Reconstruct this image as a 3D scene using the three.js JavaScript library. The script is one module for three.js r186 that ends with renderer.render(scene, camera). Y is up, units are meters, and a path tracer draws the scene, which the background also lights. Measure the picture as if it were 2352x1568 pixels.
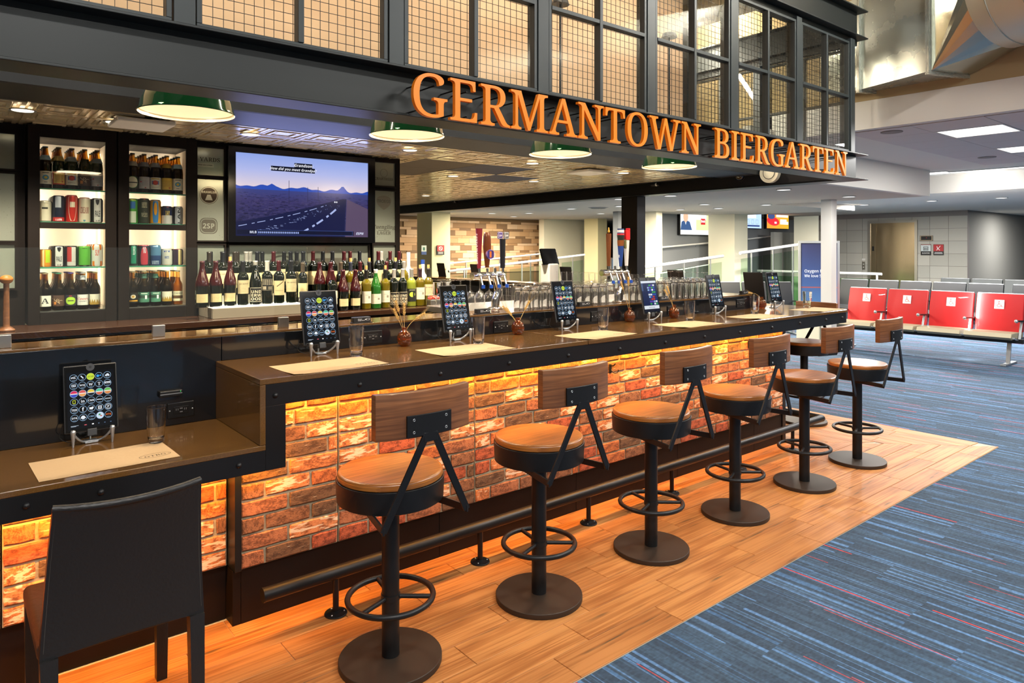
import * as THREE from 'three';
import { RoundedBoxGeometry } from 'three/addons/geometries/RoundedBoxGeometry.js';
import { TextGeometry } from 'three/addons/geometries/TextGeometry.js';
import { FontLoader } from 'three/addons/loaders/FontLoader.js';
import { mergeGeometries, toCreasedNormals } from 'three/addons/utils/BufferGeometryUtils.js';
import { RectAreaLightUniformsLib } from 'three/addons/lights/RectAreaLightUniformsLib.js';

// ---------- camera, exposure, large lights ----------
const W = 2352, H = 1568, FOCAL = 1590.2, YAW = 39.35 * Math.PI / 180, HORIZON = 570.7, EYE = 1.62;
const scene = new THREE.Scene();
scene.background = new THREE.Color(0x050505);
const camera = new THREE.PerspectiveCamera(2 * Math.atan(H / 2 / FOCAL) * 180 / Math.PI, W / H, 0.05, 80);
camera.position.set(0, EYE, 0);
camera.rotation.y = -YAW;
camera.setViewOffset(W, H, 0, H / 2 - HORIZON, W, H);
camera.updateMatrixWorld(); camera.updateProjectionMatrix();
const renderer = new THREE.WebGLRenderer({ antialias: true });
renderer.toneMapping = THREE.LinearToneMapping;
renderer.toneMappingExposure = 1.8;
renderer.shadowMap.enabled = true;
RectAreaLightUniformsLib.init();
const DOWN = [0, -1, 0], UP = [0, 1, 0];
function areaLight(pos, dir, w, h, color, intensity) {          // a soft lamp face of w x h metres shining along dir
  const l = new THREE.RectAreaLight(color, intensity, w, h);
  l.position.set(...pos); l.lookAt(pos[0] + dir[0], pos[1] + dir[1], pos[2] + dir[2] + (Math.abs(dir[1]) > 0.99 ? 1e-4 : 0));
  scene.add(l); return l;
}
function spot(pos, target, angle, color, intensity, radius = 1, penumbra = 0.6) {
  const l = new THREE.SpotLight(color, intensity, 0, angle, penumbra, 2);
  l.position.set(...pos); l.target.position.set(...target); l.castShadow = true; l.shadow.radius = radius;
  scene.add(l, l.target); return l;
}

// ---------- from a pixel of the photograph to a point on a known plane ----------
const SN = Math.sin(YAW), CS = Math.cos(YAW);
const ray = (u, v) => { const a = (u - W / 2) / FOCAL; return [SN + CS * a, -(v - HORIZON) / FOCAL, -CS + SN * a]; };
const hit = (d, t) => [d[0] * t, EYE + d[1] * t, d[2] * t];
const onY = (u, v, y) => { const d = ray(u, v); return hit(d, (y - EYE) / d[1]); };
const onZ = (u, v, z) => { const d = ray(u, v); return hit(d, z / d[2]); };
const onX = (u, v, x) => { const d = ray(u, v); return hit(d, x / d[0]); };

// ---------- helpers ----------
let seed = 12345;
const rnd = () => { seed = (seed * 1664525 + 1013904223) >>> 0; return seed / 4294967296; };
const rr = (a, b) => a + (b - a) * rnd();
const pick = (a) => a[Math.floor(rnd() * a.length)];
const used = {};
function numbered(n) { const k = used[n] = (used[n] ?? -1) + 1; return k ? n + '_' + String(k).padStart(3, '0') : n; }
function tag(o, label, category, group, kind) {
  if (label) o.userData.label = label; if (category) o.userData.category = category;
  if (group) o.userData.group = group; if (kind) o.userData.kind = kind; return o;
}
function thing(name, label, category, pos = [0, 0, 0], turn = 0, group, kind) {
  const o = new THREE.Group(); o.name = numbered(name); scene.add(o); o.position.set(...pos); o.rotation.y = turn;
  return tag(o, label, category, group, kind);
}
function flat(g) { const q = g.index ? g.toNonIndexed() : g; for (const k of Object.keys(q.attributes)) if (!['position', 'normal', 'uv'].includes(k)) q.deleteAttribute(k); return q; }
const merge = (list) => (list.length === 1 ? list[0] : mergeGeometries(list.map(flat)));
function mesh(name, g, m, parent, label) {
  const o = new THREE.Mesh(Array.isArray(g) ? merge(g) : g, m); o.castShadow = o.receiveShadow = true;
  if (parent) { o.name = name; parent.add(o); } else { o.name = numbered(name); scene.add(o); }
  if (label) o.userData.label = label; return o;
}
const solo = (name, g, m, label, category, group, kind) => tag(mesh(name, g, m), label, category, group, kind);
const struct = (name, g, m, label) => tag(mesh(name, g, m), label, null, null, 'structure');
function copyOf(o, pos, turn, label, group) {
  const c = o.clone(); c.name = numbered(o.name.replace(/_\d{3}$/, '')); c.userData = { ...o.userData }; scene.add(c);
  c.position.set(...pos); if (turn !== undefined) c.rotation.y = turn;
  if (label) c.userData.label = label; if (group) c.userData.group = group; return c;
}
function uvm(g, s = 1, ox = 0, oy = 0) {                       // texture coordinates in metres, by the way each face points
  const q = flat(g), p = q.attributes.position, n = q.attributes.normal, uv = new Float32Array(p.count * 2);
  for (let i = 0; i < p.count; i++) {
    const ax = Math.abs(n.getX(i)), ay = Math.abs(n.getY(i)), az = Math.abs(n.getZ(i));
    const [a, b] = ay >= ax && ay >= az ? [p.getX(i), p.getZ(i)] : ax >= az ? [p.getZ(i), p.getY(i)] : [p.getX(i), p.getY(i)];
    uv[2 * i] = a * s + ox; uv[2 * i + 1] = b * s + oy;
  }
  q.setAttribute('uv', new THREE.BufferAttribute(uv, 2)); return q;
}
const box = (w, h, d, x = 0, y = 0, z = 0) => new THREE.BoxGeometry(w, h, d).translate(x, y, z);
const rbox = (w, h, d, x = 0, y = 0, z = 0, r = 0.004, s = 1) => flat(new RoundedBoxGeometry(w, h, d, s, Math.min(r, w / 2.01, h / 2.01, d / 2.01))).translate(x, y, z);
const span = (x0, x1, y0, y1, z0, z1, r = 0) => { const a = [Math.abs(x1 - x0), Math.abs(y1 - y0), Math.abs(z1 - z0), (x0 + x1) / 2, (y0 + y1) / 2, (z0 + z1) / 2]; return r ? rbox(...a, r) : box(...a); };
const cyl = (r0, r1, h, x = 0, y = 0, z = 0, n = 24, open = false) => new THREE.CylinderGeometry(r1, r0, h, n, 1, open).translate(x, y + h / 2, z);
const lathe = (pts, n = 24) => new THREE.LatheGeometry(pts.map(([r, y]) => new THREE.Vector2(r, y)), n);
const sph = (r, x, y, z, n = 12) => new THREE.SphereGeometry(r, n, Math.max(6, n * 0.6 | 0)).translate(x, y, z);
function tube(pts, r, n = 8, seg = 0, closed = false, curve = true) {
  const v = pts.map((p) => new THREE.Vector3(...p));
  let c;
  if (curve) c = new THREE.CatmullRomCurve3(v, closed, 'centripetal');
  else { c = new THREE.CurvePath(); for (let i = 1; i < v.length; i++) c.add(new THREE.LineCurve3(v[i - 1], v[i])); }
  return new THREE.TubeGeometry(c, seg || Math.max(2, pts.length * 6), r, n, closed);
}
function rod(a, b, r0, r1 = r0, n = 10) {                      // a straight round bar from a to b
  const A = new THREE.Vector3(...a), B = new THREE.Vector3(...b), d = B.clone().sub(A), g = new THREE.CylinderGeometry(r1, r0, d.length(), n);
  g.applyQuaternion(new THREE.Quaternion().setFromUnitVectors(new THREE.Vector3(0, 1, 0), d.clone().normalize()));
  return g.translate(...A.add(B).multiplyScalar(0.5).toArray());
}
function bar(a, b, w, t, side = [1, 0, 0]) {                   // a flat bar from a to b, w wide along side, t thick
  const A = new THREE.Vector3(...a), B = new THREE.Vector3(...b), y = B.clone().sub(A), L = y.length(); y.normalize();
  const s = new THREE.Vector3(...side), z = new THREE.Vector3().crossVectors(s, y).normalize(), x = new THREE.Vector3().crossVectors(y, z).normalize();
  const g = rbox(w, L, t, 0, 0, 0, 0.0015);
  g.applyMatrix4(new THREE.Matrix4().makeBasis(x, y, z).setPosition(A.add(B).multiplyScalar(0.5))); return g;
}
function shapeOf(pts) { const s = new THREE.Shape(); pts.forEach(([x, y], i) => (i ? s.lineTo(x, y) : s.moveTo(x, y))); return s; }
const extrude = (pts, d, bevel = 0) => new THREE.ExtrudeGeometry(Array.isArray(pts) ? shapeOf(pts) : pts, { depth: d, bevelEnabled: bevel > 0, bevelSize: bevel, bevelThickness: bevel, bevelSegments: 1, curveSegments: 12 });

// ---------- textures ----------
function lattice(n, s) { const a = new Float32Array(n * n); let q = s * 7919 + 17; for (let i = 0; i < n * n; i++) { q = (q * 1664525 + 1013904223) >>> 0; a[i] = q / 4294967296; } return a; }
const lat = {};
function vnoise(x, y, px, py, s = 0) {                         // value noise that repeats after px, py cells
  const k = 'l' + s; const L = lat[k] ??= lattice(256, s + 1);
  const xi = Math.floor(x), yi = Math.floor(y), fx = x - xi, fy = y - yi, m = (a, p) => ((a % p) + p) % p;
  const at = (i, j) => L[(m(j, py) & 255) * 256 + (m(i, px) & 255)];
  const sx = fx * fx * (3 - 2 * fx), sy = fy * fy * (3 - 2 * fy);
  return (at(xi, yi) * (1 - sx) + at(xi + 1, yi) * sx) * (1 - sy) + (at(xi, yi + 1) * (1 - sx) + at(xi + 1, yi + 1) * sx) * sy;
}
function fbm(u, v, fx, fy, oct = 4, s = 0) { let a = 0.5, r = 0, t = 0; for (let o = 0; o < oct; o++) { r += a * vnoise(u * fx, v * fy, fx, fy, s + o); t += a; a *= 0.5; fx *= 2; fy *= 2; } return r / t; }
function dataTex(w, h, fn, srgb = true) {
  const d = new Uint8Array(w * h * 4);
  for (let j = 0; j < h; j++) for (let i = 0; i < w; i++) {
    const c = fn(i / w, j / h), k = (j * w + i) * 4;
    d[k] = Math.max(0, Math.min(255, c[0])); d[k + 1] = Math.max(0, Math.min(255, c[1])); d[k + 2] = Math.max(0, Math.min(255, c[2])); d[k + 3] = 255;
  }
  const t = new THREE.DataTexture(d, w, h); t.wrapS = t.wrapT = THREE.RepeatWrapping; t.magFilter = THREE.LinearFilter; t.minFilter = THREE.LinearMipmapLinearFilter; t.generateMipmaps = true;
  if (srgb) t.colorSpace = THREE.SRGBColorSpace; t.needsUpdate = true; return t;
}
const mixc = (a, b, t) => [a[0] + (b[0] - a[0]) * t, a[1] + (b[1] - a[1]) * t, a[2] + (b[2] - a[2]) * t];
const sstep = (a, b, x) => { const t = Math.max(0, Math.min(1, (x - a) / (b - a))); return t * t * (3 - 2 * t); };
function canvasTex(w, h, draw) {
  const c = document.createElement('canvas'); c.width = w; c.height = h; const g = c.getContext('2d'); draw(g, w, h);
  const t = new THREE.CanvasTexture(c); t.colorSpace = THREE.SRGBColorSpace; t.anisotropy = 4; return t;
}
const txt = (g, s, x, y, font, col, align = 'center') => { g.font = font; g.fillStyle = col; g.textAlign = align; g.textBaseline = 'middle'; g.fillText(s, x, y); };
const MAT = (o) => new THREE.MeshStandardMaterial(o);
const PHY = (o) => new THREE.MeshPhysicalMaterial(o);

const woodTex = (light, dark, s, rings = 1) => dataTex(512, 512, (u, v) => {
  const w = fbm(u, v, 2, 6, 3, s) * 0.9, g = fbm(u, v + w * 0.05, 3, 70, 3, s + 3), k = fbm(u, v, 4, 160, 2, s + 7), b = fbm(u, v, 3, 5, 3, s + 11);
  let t = 0.45 * g + 0.25 * k + 0.3 * b * rings; t = sstep(0.25, 0.75, t);
  return mixc(light, dark, t);
});
const T = {};
T.seat = woodTex([182, 114, 46], [122, 68, 22], 2);
T.plank = [0, 1, 2].map((i) => dataTex(512, 256, (u, v) => {
  const g = fbm(u, v, 3, 60, 3, 20 + i * 9), b = fbm(u, v, 4, 6, 3, 23 + i * 9), streak = sstep(0.62, 0.86, fbm(u, v, 5, 22, 3, 26 + i * 9)) * sstep(0.45, 0.7, b);
  let c = mixc([190, 130, 72], [146, 88, 42], sstep(0.3, 0.75, 0.55 * g + 0.45 * b));
  if (i === 2) c = mixc(c, [150, 96, 52], 0.3);
  return mixc(c, [74, 58, 40], streak * 0.8);
}));
T.darkPlank = dataTex(512, 128, (u, v) => mixc([96, 76, 48], [58, 46, 30], fbm(u, v, 4, 50, 3, 50)));
T.carpet = dataTex(1024, 2048, (() => {
  // planks of 0.25 x 1 m laid in quarter-staggered columns over 4 m x 4 m; the stripes of each run along its length and stop at its ends
  const cells = [];
  const N = 512;
  let q = 99; const R = () => { q = (q * 1664525 + 1013904223) >>> 0; return q / 4294967296; };
  for (let c = 0; c < 16; c++) for (let r = 0; r < 4; r++) {
    const line = [];
    let x = 0;
    while (x < 64) {
      const w = 1 + Math.floor(R() * R() * 7), k = R();
      const kind = k < 0.45 ? 0 : k < 0.72 ? 1 : k < 0.9 ? 2 : 3;
      const s0 = R() < 0.45 ? R() * 0.7 : 0, e0 = R() < 0.45 ? s0 + 0.2 + R() * 0.6 : 1;
      for (let i = 0; i < w; i++) line[x++] = [kind, s0, e0, R()];
    }
    if (R() < 0.62) { const p = 4 + Math.floor(R() * 54), w = 1 + Math.floor(R() * 2.2), s = R() * 0.5, e = s + 0.25 + R() * 0.6; for (let i = 0; i < w; i++) line[p + i] = [4, s, e, R()]; }
    if (R() < 0.35) { const p = 4 + Math.floor(R() * 54), s = R() * 0.6; line[p] = [4, s, s + 0.4, 0.3]; }
    cells.push(line);
  }
  const col = [[53, 74, 93], [44, 61, 78], [78, 112, 150], [60, 91, 124], [200, 56, 54]];
  return (u, v) => {
    const cx = Math.floor(u * 16), off = (cx * 0.25) % 1, vv = (v * 4 + off) % 4, rr_ = Math.floor(vv), t = vv - rr_;
    const i = Math.floor((u * 16 - cx) * 64), L = cells[cx * 4 + rr_][i];
    const on = t >= L[1] && t <= L[2];
    let c = on ? col[L[0]] : col[1];
    const n = fbm(u, v, 256, 512, 2, 60), m = fbm(u, v, 12, 12, 3, 64);
    const s = 0.74 + 0.36 * n + 0.16 * m + 0.1 * (L[3] - 0.5);
    return [c[0] * s, c[1] * s, c[2] * s];
  };
})());
T.grain = dataTex(256, 256, (u, v) => { const n = 255 * fbm(u, v, 64, 64, 3, 80); return [n, n, n]; }, false);
T.speck = dataTex(256, 256, (u, v) => mixc([94, 65, 31], [110, 79, 42], sstep(0.35, 0.85, fbm(u, v, 128, 128, 2, 84))));
T.leather = dataTex(256, 256, (u, v) => { const n = 255 * fbm(u, v, 40, 40, 4, 88); return [n, n, n]; }, false);
T.mottle = dataTex(256, 256, (u, v) => { const n = 120 + 110 * fbm(u, v, 5, 5, 5, 90); return [n, n, n]; }, false);
const brickTones = [[200, 122, 72], [194, 110, 60], [204, 130, 82], [142, 94, 64], [112, 80, 56], [176, 88, 56], [196, 118, 68], [166, 104, 70]];
T.brick = brickTones.map((b, i) => dataTex(128, 64, (u, v) => {
  const n = fbm(u, v, 6, 4, 4, 100 + i * 5), p = fbm(u, v, 30, 16, 2, 103 + i * 5), w = fbm(u, v, 4, 7, 4, 160 + i * 7);
  let c = mixc(b, [b[0] * 0.62, b[1] * 0.56, b[2] * 0.52], sstep(0.35, 0.75, 0.6 * n + 0.4 * p));
  const wash = i === 2 || i === 6 ? sstep(0.46, 0.6, w) : i === 0 || i === 4 ? sstep(0.64, 0.8, w) * 0.7 : 0;
  return mixc(c, [224, 205, 180], wash * 0.85);
}));

// ---------- materials ----------
const M = {};
M.steel = PHY({ color: 0x1b1b1c, roughness: 0.42, metalness: 0.35 });
M.baseMetal = PHY({ color: 0x3a2f26, roughness: 0.5, metalness: 0.45 });
M.fascia = PHY({ color: 0x121213, roughness: 0.38, metalness: 0.1 });
M.toe = PHY({ color: 0x120b08, roughness: 0.5, specularIntensity: 0.5 });
M.counter = PHY({ map: T.speck, roughness: 0.16, clearcoat: 0.5, clearcoatRoughness: 0.06 });
M.splash = PHY({ color: 0x15171a, roughness: 0.12, clearcoat: 0.6, clearcoatRoughness: 0.05 });
M.seat = PHY({ map: T.seat, roughness: 0.34, clearcoat: 0.35, clearcoatRoughness: 0.2 });
M.backWood = PHY({ map: woodTex([142, 90, 52], [98, 58, 30], 5), roughness: 0.4, clearcoat: 0.3, clearcoatRoughness: 0.25 });
M.mortar = MAT({ color: 0xa39478, roughness: 0.95, bumpMap: T.grain, bumpScale: 0.002 });
M.brick = T.brick.map((t) => MAT({ map: t, roughness: 0.92, bumpMap: T.grain, bumpScale: 0.0011 }));
M.plank = T.plank.map((t) => PHY({ map: t, roughness: 0.5, specularIntensity: 0.6 }));
M.darkPlank = MAT({ map: T.darkPlank, roughness: 0.45 });
M.grout = MAT({ color: 0xb3a791, roughness: 0.9 });
M.carpet = MAT({ map: T.carpet, roughness: 0.97, bumpMap: T.grain, bumpScale: 0.003 });
M.beam = PHY({ color: 0x252928, roughness: 0.42, metalness: 0.25 });
M.frame = PHY({ color: 0x343a3a, roughness: 0.45, metalness: 0.2 });
M.orange = PHY({ color: 0xff8a12, roughness: 0.38, clearcoat: 0.2 });
M.dark = MAT({ color: 0x14110f, roughness: 0.5 });
M.black = MAT({ color: 0x0a0a0b, roughness: 0.4 });
M.chrome = PHY({ color: 0xd8d6d2, roughness: 0.12, metalness: 1 });
M.brushed = PHY({ color: 0xb4b0a8, roughness: 0.34, metalness: 1 });
M.alu = PHY({ color: 0xb9bcbe, roughness: 0.35, metalness: 0.85 });
M.paneGlass = PHY({ color: 0xf2f6f4, transmission: 1, thickness: 0, roughness: 0.02, ior: 1.5, side: THREE.DoubleSide });
M.clearGlass = PHY({ color: 0xfafcfb, transmission: 1, thickness: 0, roughness: 0.01, ior: 1.5 });
M.greenEdge = PHY({ color: 0x3f9f7c, roughness: 0.1, transmission: 0.4, thickness: 0, emissive: 0x000000 });
M.white = MAT({ color: 0xd9d6cf, roughness: 0.7 });
M.cream = MAT({ color: 0xe2dcc4, roughness: 0.8 });
M.drywall = MAT({ color: 0xe2deD6, roughness: 0.9 });
M.paper = MAT({ color: 0xcfae7c, roughness: 0.95 });
// ---------- lights of the place ----------
const LED = new THREE.Color(1.0, 0.425, 0.07), WARM = new THREE.Color(1.0, 0.78, 0.5), NEUT = new THREE.Color(1.0, 0.97, 0.93), SOFTW = new THREE.Color(1.0, 0.88, 0.7);

// ---------- floor ----------
const FX1 = 6.645, FZ1 = -1.848, PW = 0.158, PL = 0.622;
{
  const carpet = struct('floor', uvm(span(-9, 26, -0.06, 0, -24, 9), 0.25), M.carpet, 'blue striped carpet with red threads');
  const bed = tag(thing('floor', 'wood-look plank tile floor around the bar foot', null, [0, 0, 0]), null, null, null, 'structure');
  mesh('grout_bed', span(-1.4, FX1, 0.0005, 0.0035, -12, FZ1), M.grout, bed);
  // one plank: a bevelled slab given by its outline on the floor
  const prism = (pts, ox, oy, turned) => {
    const g = extrude(pts.map(([x, z]) => [x, -z]), 0.004, 0.0012); g.rotateX(-Math.PI / 2); g.translate(0, 0.0025, 0);
    const q = flat(g), p = q.attributes.position, uv = new Float32Array(p.count * 2);
    for (let i = 0; i < p.count; i++) { const a = turned ? p.getZ(i) : p.getX(i), b = turned ? p.getX(i) : p.getZ(i); uv[2 * i] = a * 0.8 + ox; uv[2 * i + 1] = b * 2.4 + oy; }
    q.setAttribute('uv', new THREE.BufferAttribute(uv, 2)); return q;
  };
  const starts = [2.476, 2.678, 2.843, 2.513, 2.675, 2.93, 2.61, 2.8];
  const g = 0.0026;
  let z = FZ1;
  for (let r = 0; r < 8; r++) {
    const dark = false, w = PW, z0 = z - w + g, z1 = z - g, d0 = FZ1 - z1, d1 = FZ1 - z0;
    const xEnd = r < 7 ? FX1 : 99;
    for (let k = -7; k < 9; k++) {
      let x0 = starts[r] + k * PL + g, x1 = x0 + PL - 2 * g;
      const e0 = FX1 - d1, e1 = FX1 - d0;                                   // the mitre at the corner
      if (x0 > e0 - 0.02) continue;
      const pts = x1 > e0 ? [[x0, z1], [e1 - g, z1], [e0 - g, z0], [x0, z0]] : [[x0, z1], [x1, z1], [x1, z0], [x0, z0]];
      mesh(dark ? 'dark_plank' : 'plank', prism(pts, rnd(), rnd() * 3), dark ? M.darkPlank : pick(M.plank), bed);
    }
    for (let k = -1; k < 9; k++) {                                            // the same row turned along the bar's end
      const X1 = FX1 - (FZ1 - z1), X0 = FX1 - (FZ1 - z0);
      let a1 = -2.05 - starts[7 - r] * 0.2 - k * PL - g, a0 = a1 - PL + 2 * g;
      const e1 = z1, e0 = z0;
      if (a0 > e0 - 0.02) continue;
      const pts = a1 > e0 ? [[X1, Math.min(a1, e1) - g], [X1, a0], [X0, a0], [X0, e0 - g]] : [[X1, a1], [X1, a0], [X0, a0], [X0, a1]];
      mesh(dark ? 'dark_plank' : 'plank', prism(pts, rnd(), rnd() * 3, true), dark ? M.darkPlank : pick(M.plank), bed);
    }
    z -= w;
  }
}

// ---------- brick fronts ----------
const brickGeo = {};
function brickShape(len, h, v) {
  const key = len.toFixed(3) + '_' + v; if (brickGeo[key]) return brickGeo[key];
  const nx = Math.max(2, Math.round(len / 0.045)), ny = 2, pos = [], uv = [], idx = [], id = (i, j) => j * (nx + 1) + i, b = 0.004;
  for (let j = 0; j <= ny; j++) for (let i = 0; i <= nx; i++) {                       // the struck face, nearly flat
    const edge = i === 0 || i === nx || j === 0 || j === ny, corner = (i === 0 || i === nx) && (j === 0 || j === ny);
    const x = (i / nx - 0.5) * (len - 2 * b) * (corner ? 0.985 : 1) + rr(-1, 1) * 0.0016, y = (j / ny - 0.5) * (h - 2 * b) * (corner ? 0.95 : 1) + rr(-1, 1) * 0.0016;
    pos.push(x, y, 0.0085 + rr(-1, 1) * 0.0006); uv.push(0.03 + 0.94 * i / nx, 0.05 + 0.9 * j / ny);
  }
  for (let j = 0; j < ny; j++) for (let i = 0; i < nx; i++) { const a = id(i, j), c = id(i + 1, j), d = id(i + 1, j + 1), e = id(i, j + 1); idx.push(a, c, d, a, d, e); }
  let ring = []; for (let i = 0; i <= nx; i++) ring.push(id(i, 0)); for (let j = 1; j <= ny; j++) ring.push(id(nx, j)); for (let i = nx - 1; i >= 0; i--) ring.push(id(i, ny)); for (let j = ny - 1; j > 0; j--) ring.push(id(0, j));
  for (const [out, z] of [[b, 0.0055], [b, -0.004]]) {                                // worn arris, then the side
    const b0 = pos.length / 3, next = [];
    ring.forEach((k, q) => { const x = pos[3 * k], y = pos[3 * k + 1], first = z > 0; pos.push(first ? x + Math.sign(x) * (Math.abs(x) > len / 2 - 2 * b - 0.004 ? out : 0) : x, first ? y + Math.sign(y) * (Math.abs(y) > h / 2 - 2 * b - 0.004 ? out : 0) : y, first ? z + rr(-1, 1) * 0.0008 : z); uv.push(uv[2 * k], uv[2 * k + 1]); next.push(b0 + q); });
    for (let k = 0; k < ring.length; k++) { const n = (k + 1) % ring.length; idx.push(ring[k], next[k], next[n], ring[k], next[n], ring[n]); }
    ring = next;
  }
  const g = new THREE.BufferGeometry(); g.setAttribute('position', new THREE.Float32BufferAttribute(pos, 3)); g.setAttribute('uv', new THREE.Float32BufferAttribute(uv, 2)); g.setIndex(idx);
  return brickGeo[key] = toCreasedNormals(g, 0.45);
}
const COURSE = 0.0728;
function brickPanel(x0, x1, y0, y1, z, label, group, step) {                            // step: [x, y], the panel is cut back to x above y
  const t = thing('brick_panel', label, 'brick panel', [x0, y0, z], 0, group), w = x1 - x0;
  mesh('mortar_backing', step ? [span(0.0015, w - 0.0015, 0, step[1] - y0, -0.03, 0), span(step[0] - x0, w - 0.0015, step[1] - y0, y1 - y0, -0.03, 0)] : span(0.0015, w - 0.0015, 0, y1 - y0, -0.03, 0), M.mortar, t);
  let y = 0.004, row = Math.floor(rnd() * 2), lean = Math.floor(rnd() * 4);
  while (y + COURSE * 0.5 < y1 - y0) {
    const h = Math.min(COURSE - 0.0105, y1 - y0 - y);
    let x = step && y0 + y + COURSE > step[1] ? step[0] - x0 + 0.003 : 0.004;
    let len = row % 2 ? (rnd() < 0.5 ? 0.095 : 0.145) : 0.2;
    while (x < w - 0.02) {
      let L = Math.min(len, w - 0.004 - x); if (w - 0.004 - x - L < 0.035) L = w - 0.004 - x;
      L = Math.round(L * 200) / 200; if (x + L > w - 0.002) L -= 0.005; if (L < 0.02) break;
      const b = mesh('brick', brickShape(L, COURSE - 0.0105, Math.floor(rnd() * 3)), M.brick[Math.min(7, Math.floor(rnd() * 8))], t);
      b.position.set(x + L / 2, y + (COURSE - 0.0105) / 2, rr(-0.0015, 0.002)); if (h < COURSE - 0.012) { b.scale.y = h / (COURSE - 0.0105); b.position.y = y + h / 2; }
      if (rnd() < 0.5) b.rotation.z = Math.PI;
      x += L + 0.0105; len = 0.2;
    }
    y += COURSE; row++;
  }
  return t;
}
const BZ = -3.03, seams = [0.978, 1.428, 2.219, 3.014, 3.808, 4.6, 5.395];
for (let i = 0; i < 6; i++) brickPanel(seams[i] + 0.0015, seams[i + 1] - 0.0015, 0.245, 0.985, BZ, ['narrow reclaimed brick front panel at the step of the bar', 'reclaimed brick panel of the raised bar behind the first stool', 'reclaimed brick panel of the raised bar behind the second stool', 'reclaimed brick panel of the raised bar with the clear coat hook', 'reclaimed brick panel of the raised bar behind the fourth stool', 'reclaimed brick panel at the far end of the raised bar'][i], 'brick panels of the raised bar', i ? undefined : [1.062, 0.72]);
brickPanel(-0.62, 0.157, 0.25, 0.73, -3.1, 'reclaimed brick front panel under the lowered counter, behind the leather chair', undefined);
brickPanel(0.16, 0.945, 0.25, 0.73, -3.1, 'reclaimed brick front panel under the lowered counter, beside the black corner post', undefined);

// ---------- bar body ----------
{
  const c = thing('bar_carcass', 'black carcass and kick plate of the bar below the brick', 'bar', [0, 0, 0]);
  mesh('carcass', [span(0.985, 5.36, 0.244, 0.766, -3.5, BZ - 0.031), span(1.062, 5.36, 0.767, 1.03, -3.5, BZ - 0.031), span(-0.62, 0.945, 0.249, 0.766, -3.5, -3.132)], M.toe, c);
  for (const [a, b] of [[0.985, 2.0], [2.0, 3.0], [3.0, 4.0], [4.0, 4.98], [4.98, 5.395]]) mesh('kick_plate', span(a + 0.001, b - 0.001, 0.005, 0.243, BZ - 0.04, BZ - 0.008, 0.002), M.toe, c);
  mesh('kick_plate', span(-0.62, 0.95, 0.005, 0.248, -3.16, -3.128, 0.002), M.toe, c);
  mesh('kick_plate', span(0.9505, 0.9855, 0.005, 0.243, -3.16, BZ - 0.009, 0.002), M.toe, c);
  mesh('corner_post', span(0.948, 0.976, 0.25, 0.69, -3.15, -3.0, 0.002), M.fascia, c);
  const e = thing('bar_end_panel', 'dark end panel of the bar under the far overhang', 'bar', [0, 0, 0]);
  mesh('end_post', span(5.4, 5.45, 0.005, 1.04, -3.09, -3.03, 0.003), M.fascia, e);
  mesh('kick_plate', span(5.365, 5.395, 0.005, 0.243, -12, BZ - 0.042, 0.002), M.toe, e);
  mesh('end_wall', span(5.37, 5.4, 0.245, 1.04, -12, BZ - 0.032), M.toe, e);
}
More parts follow.
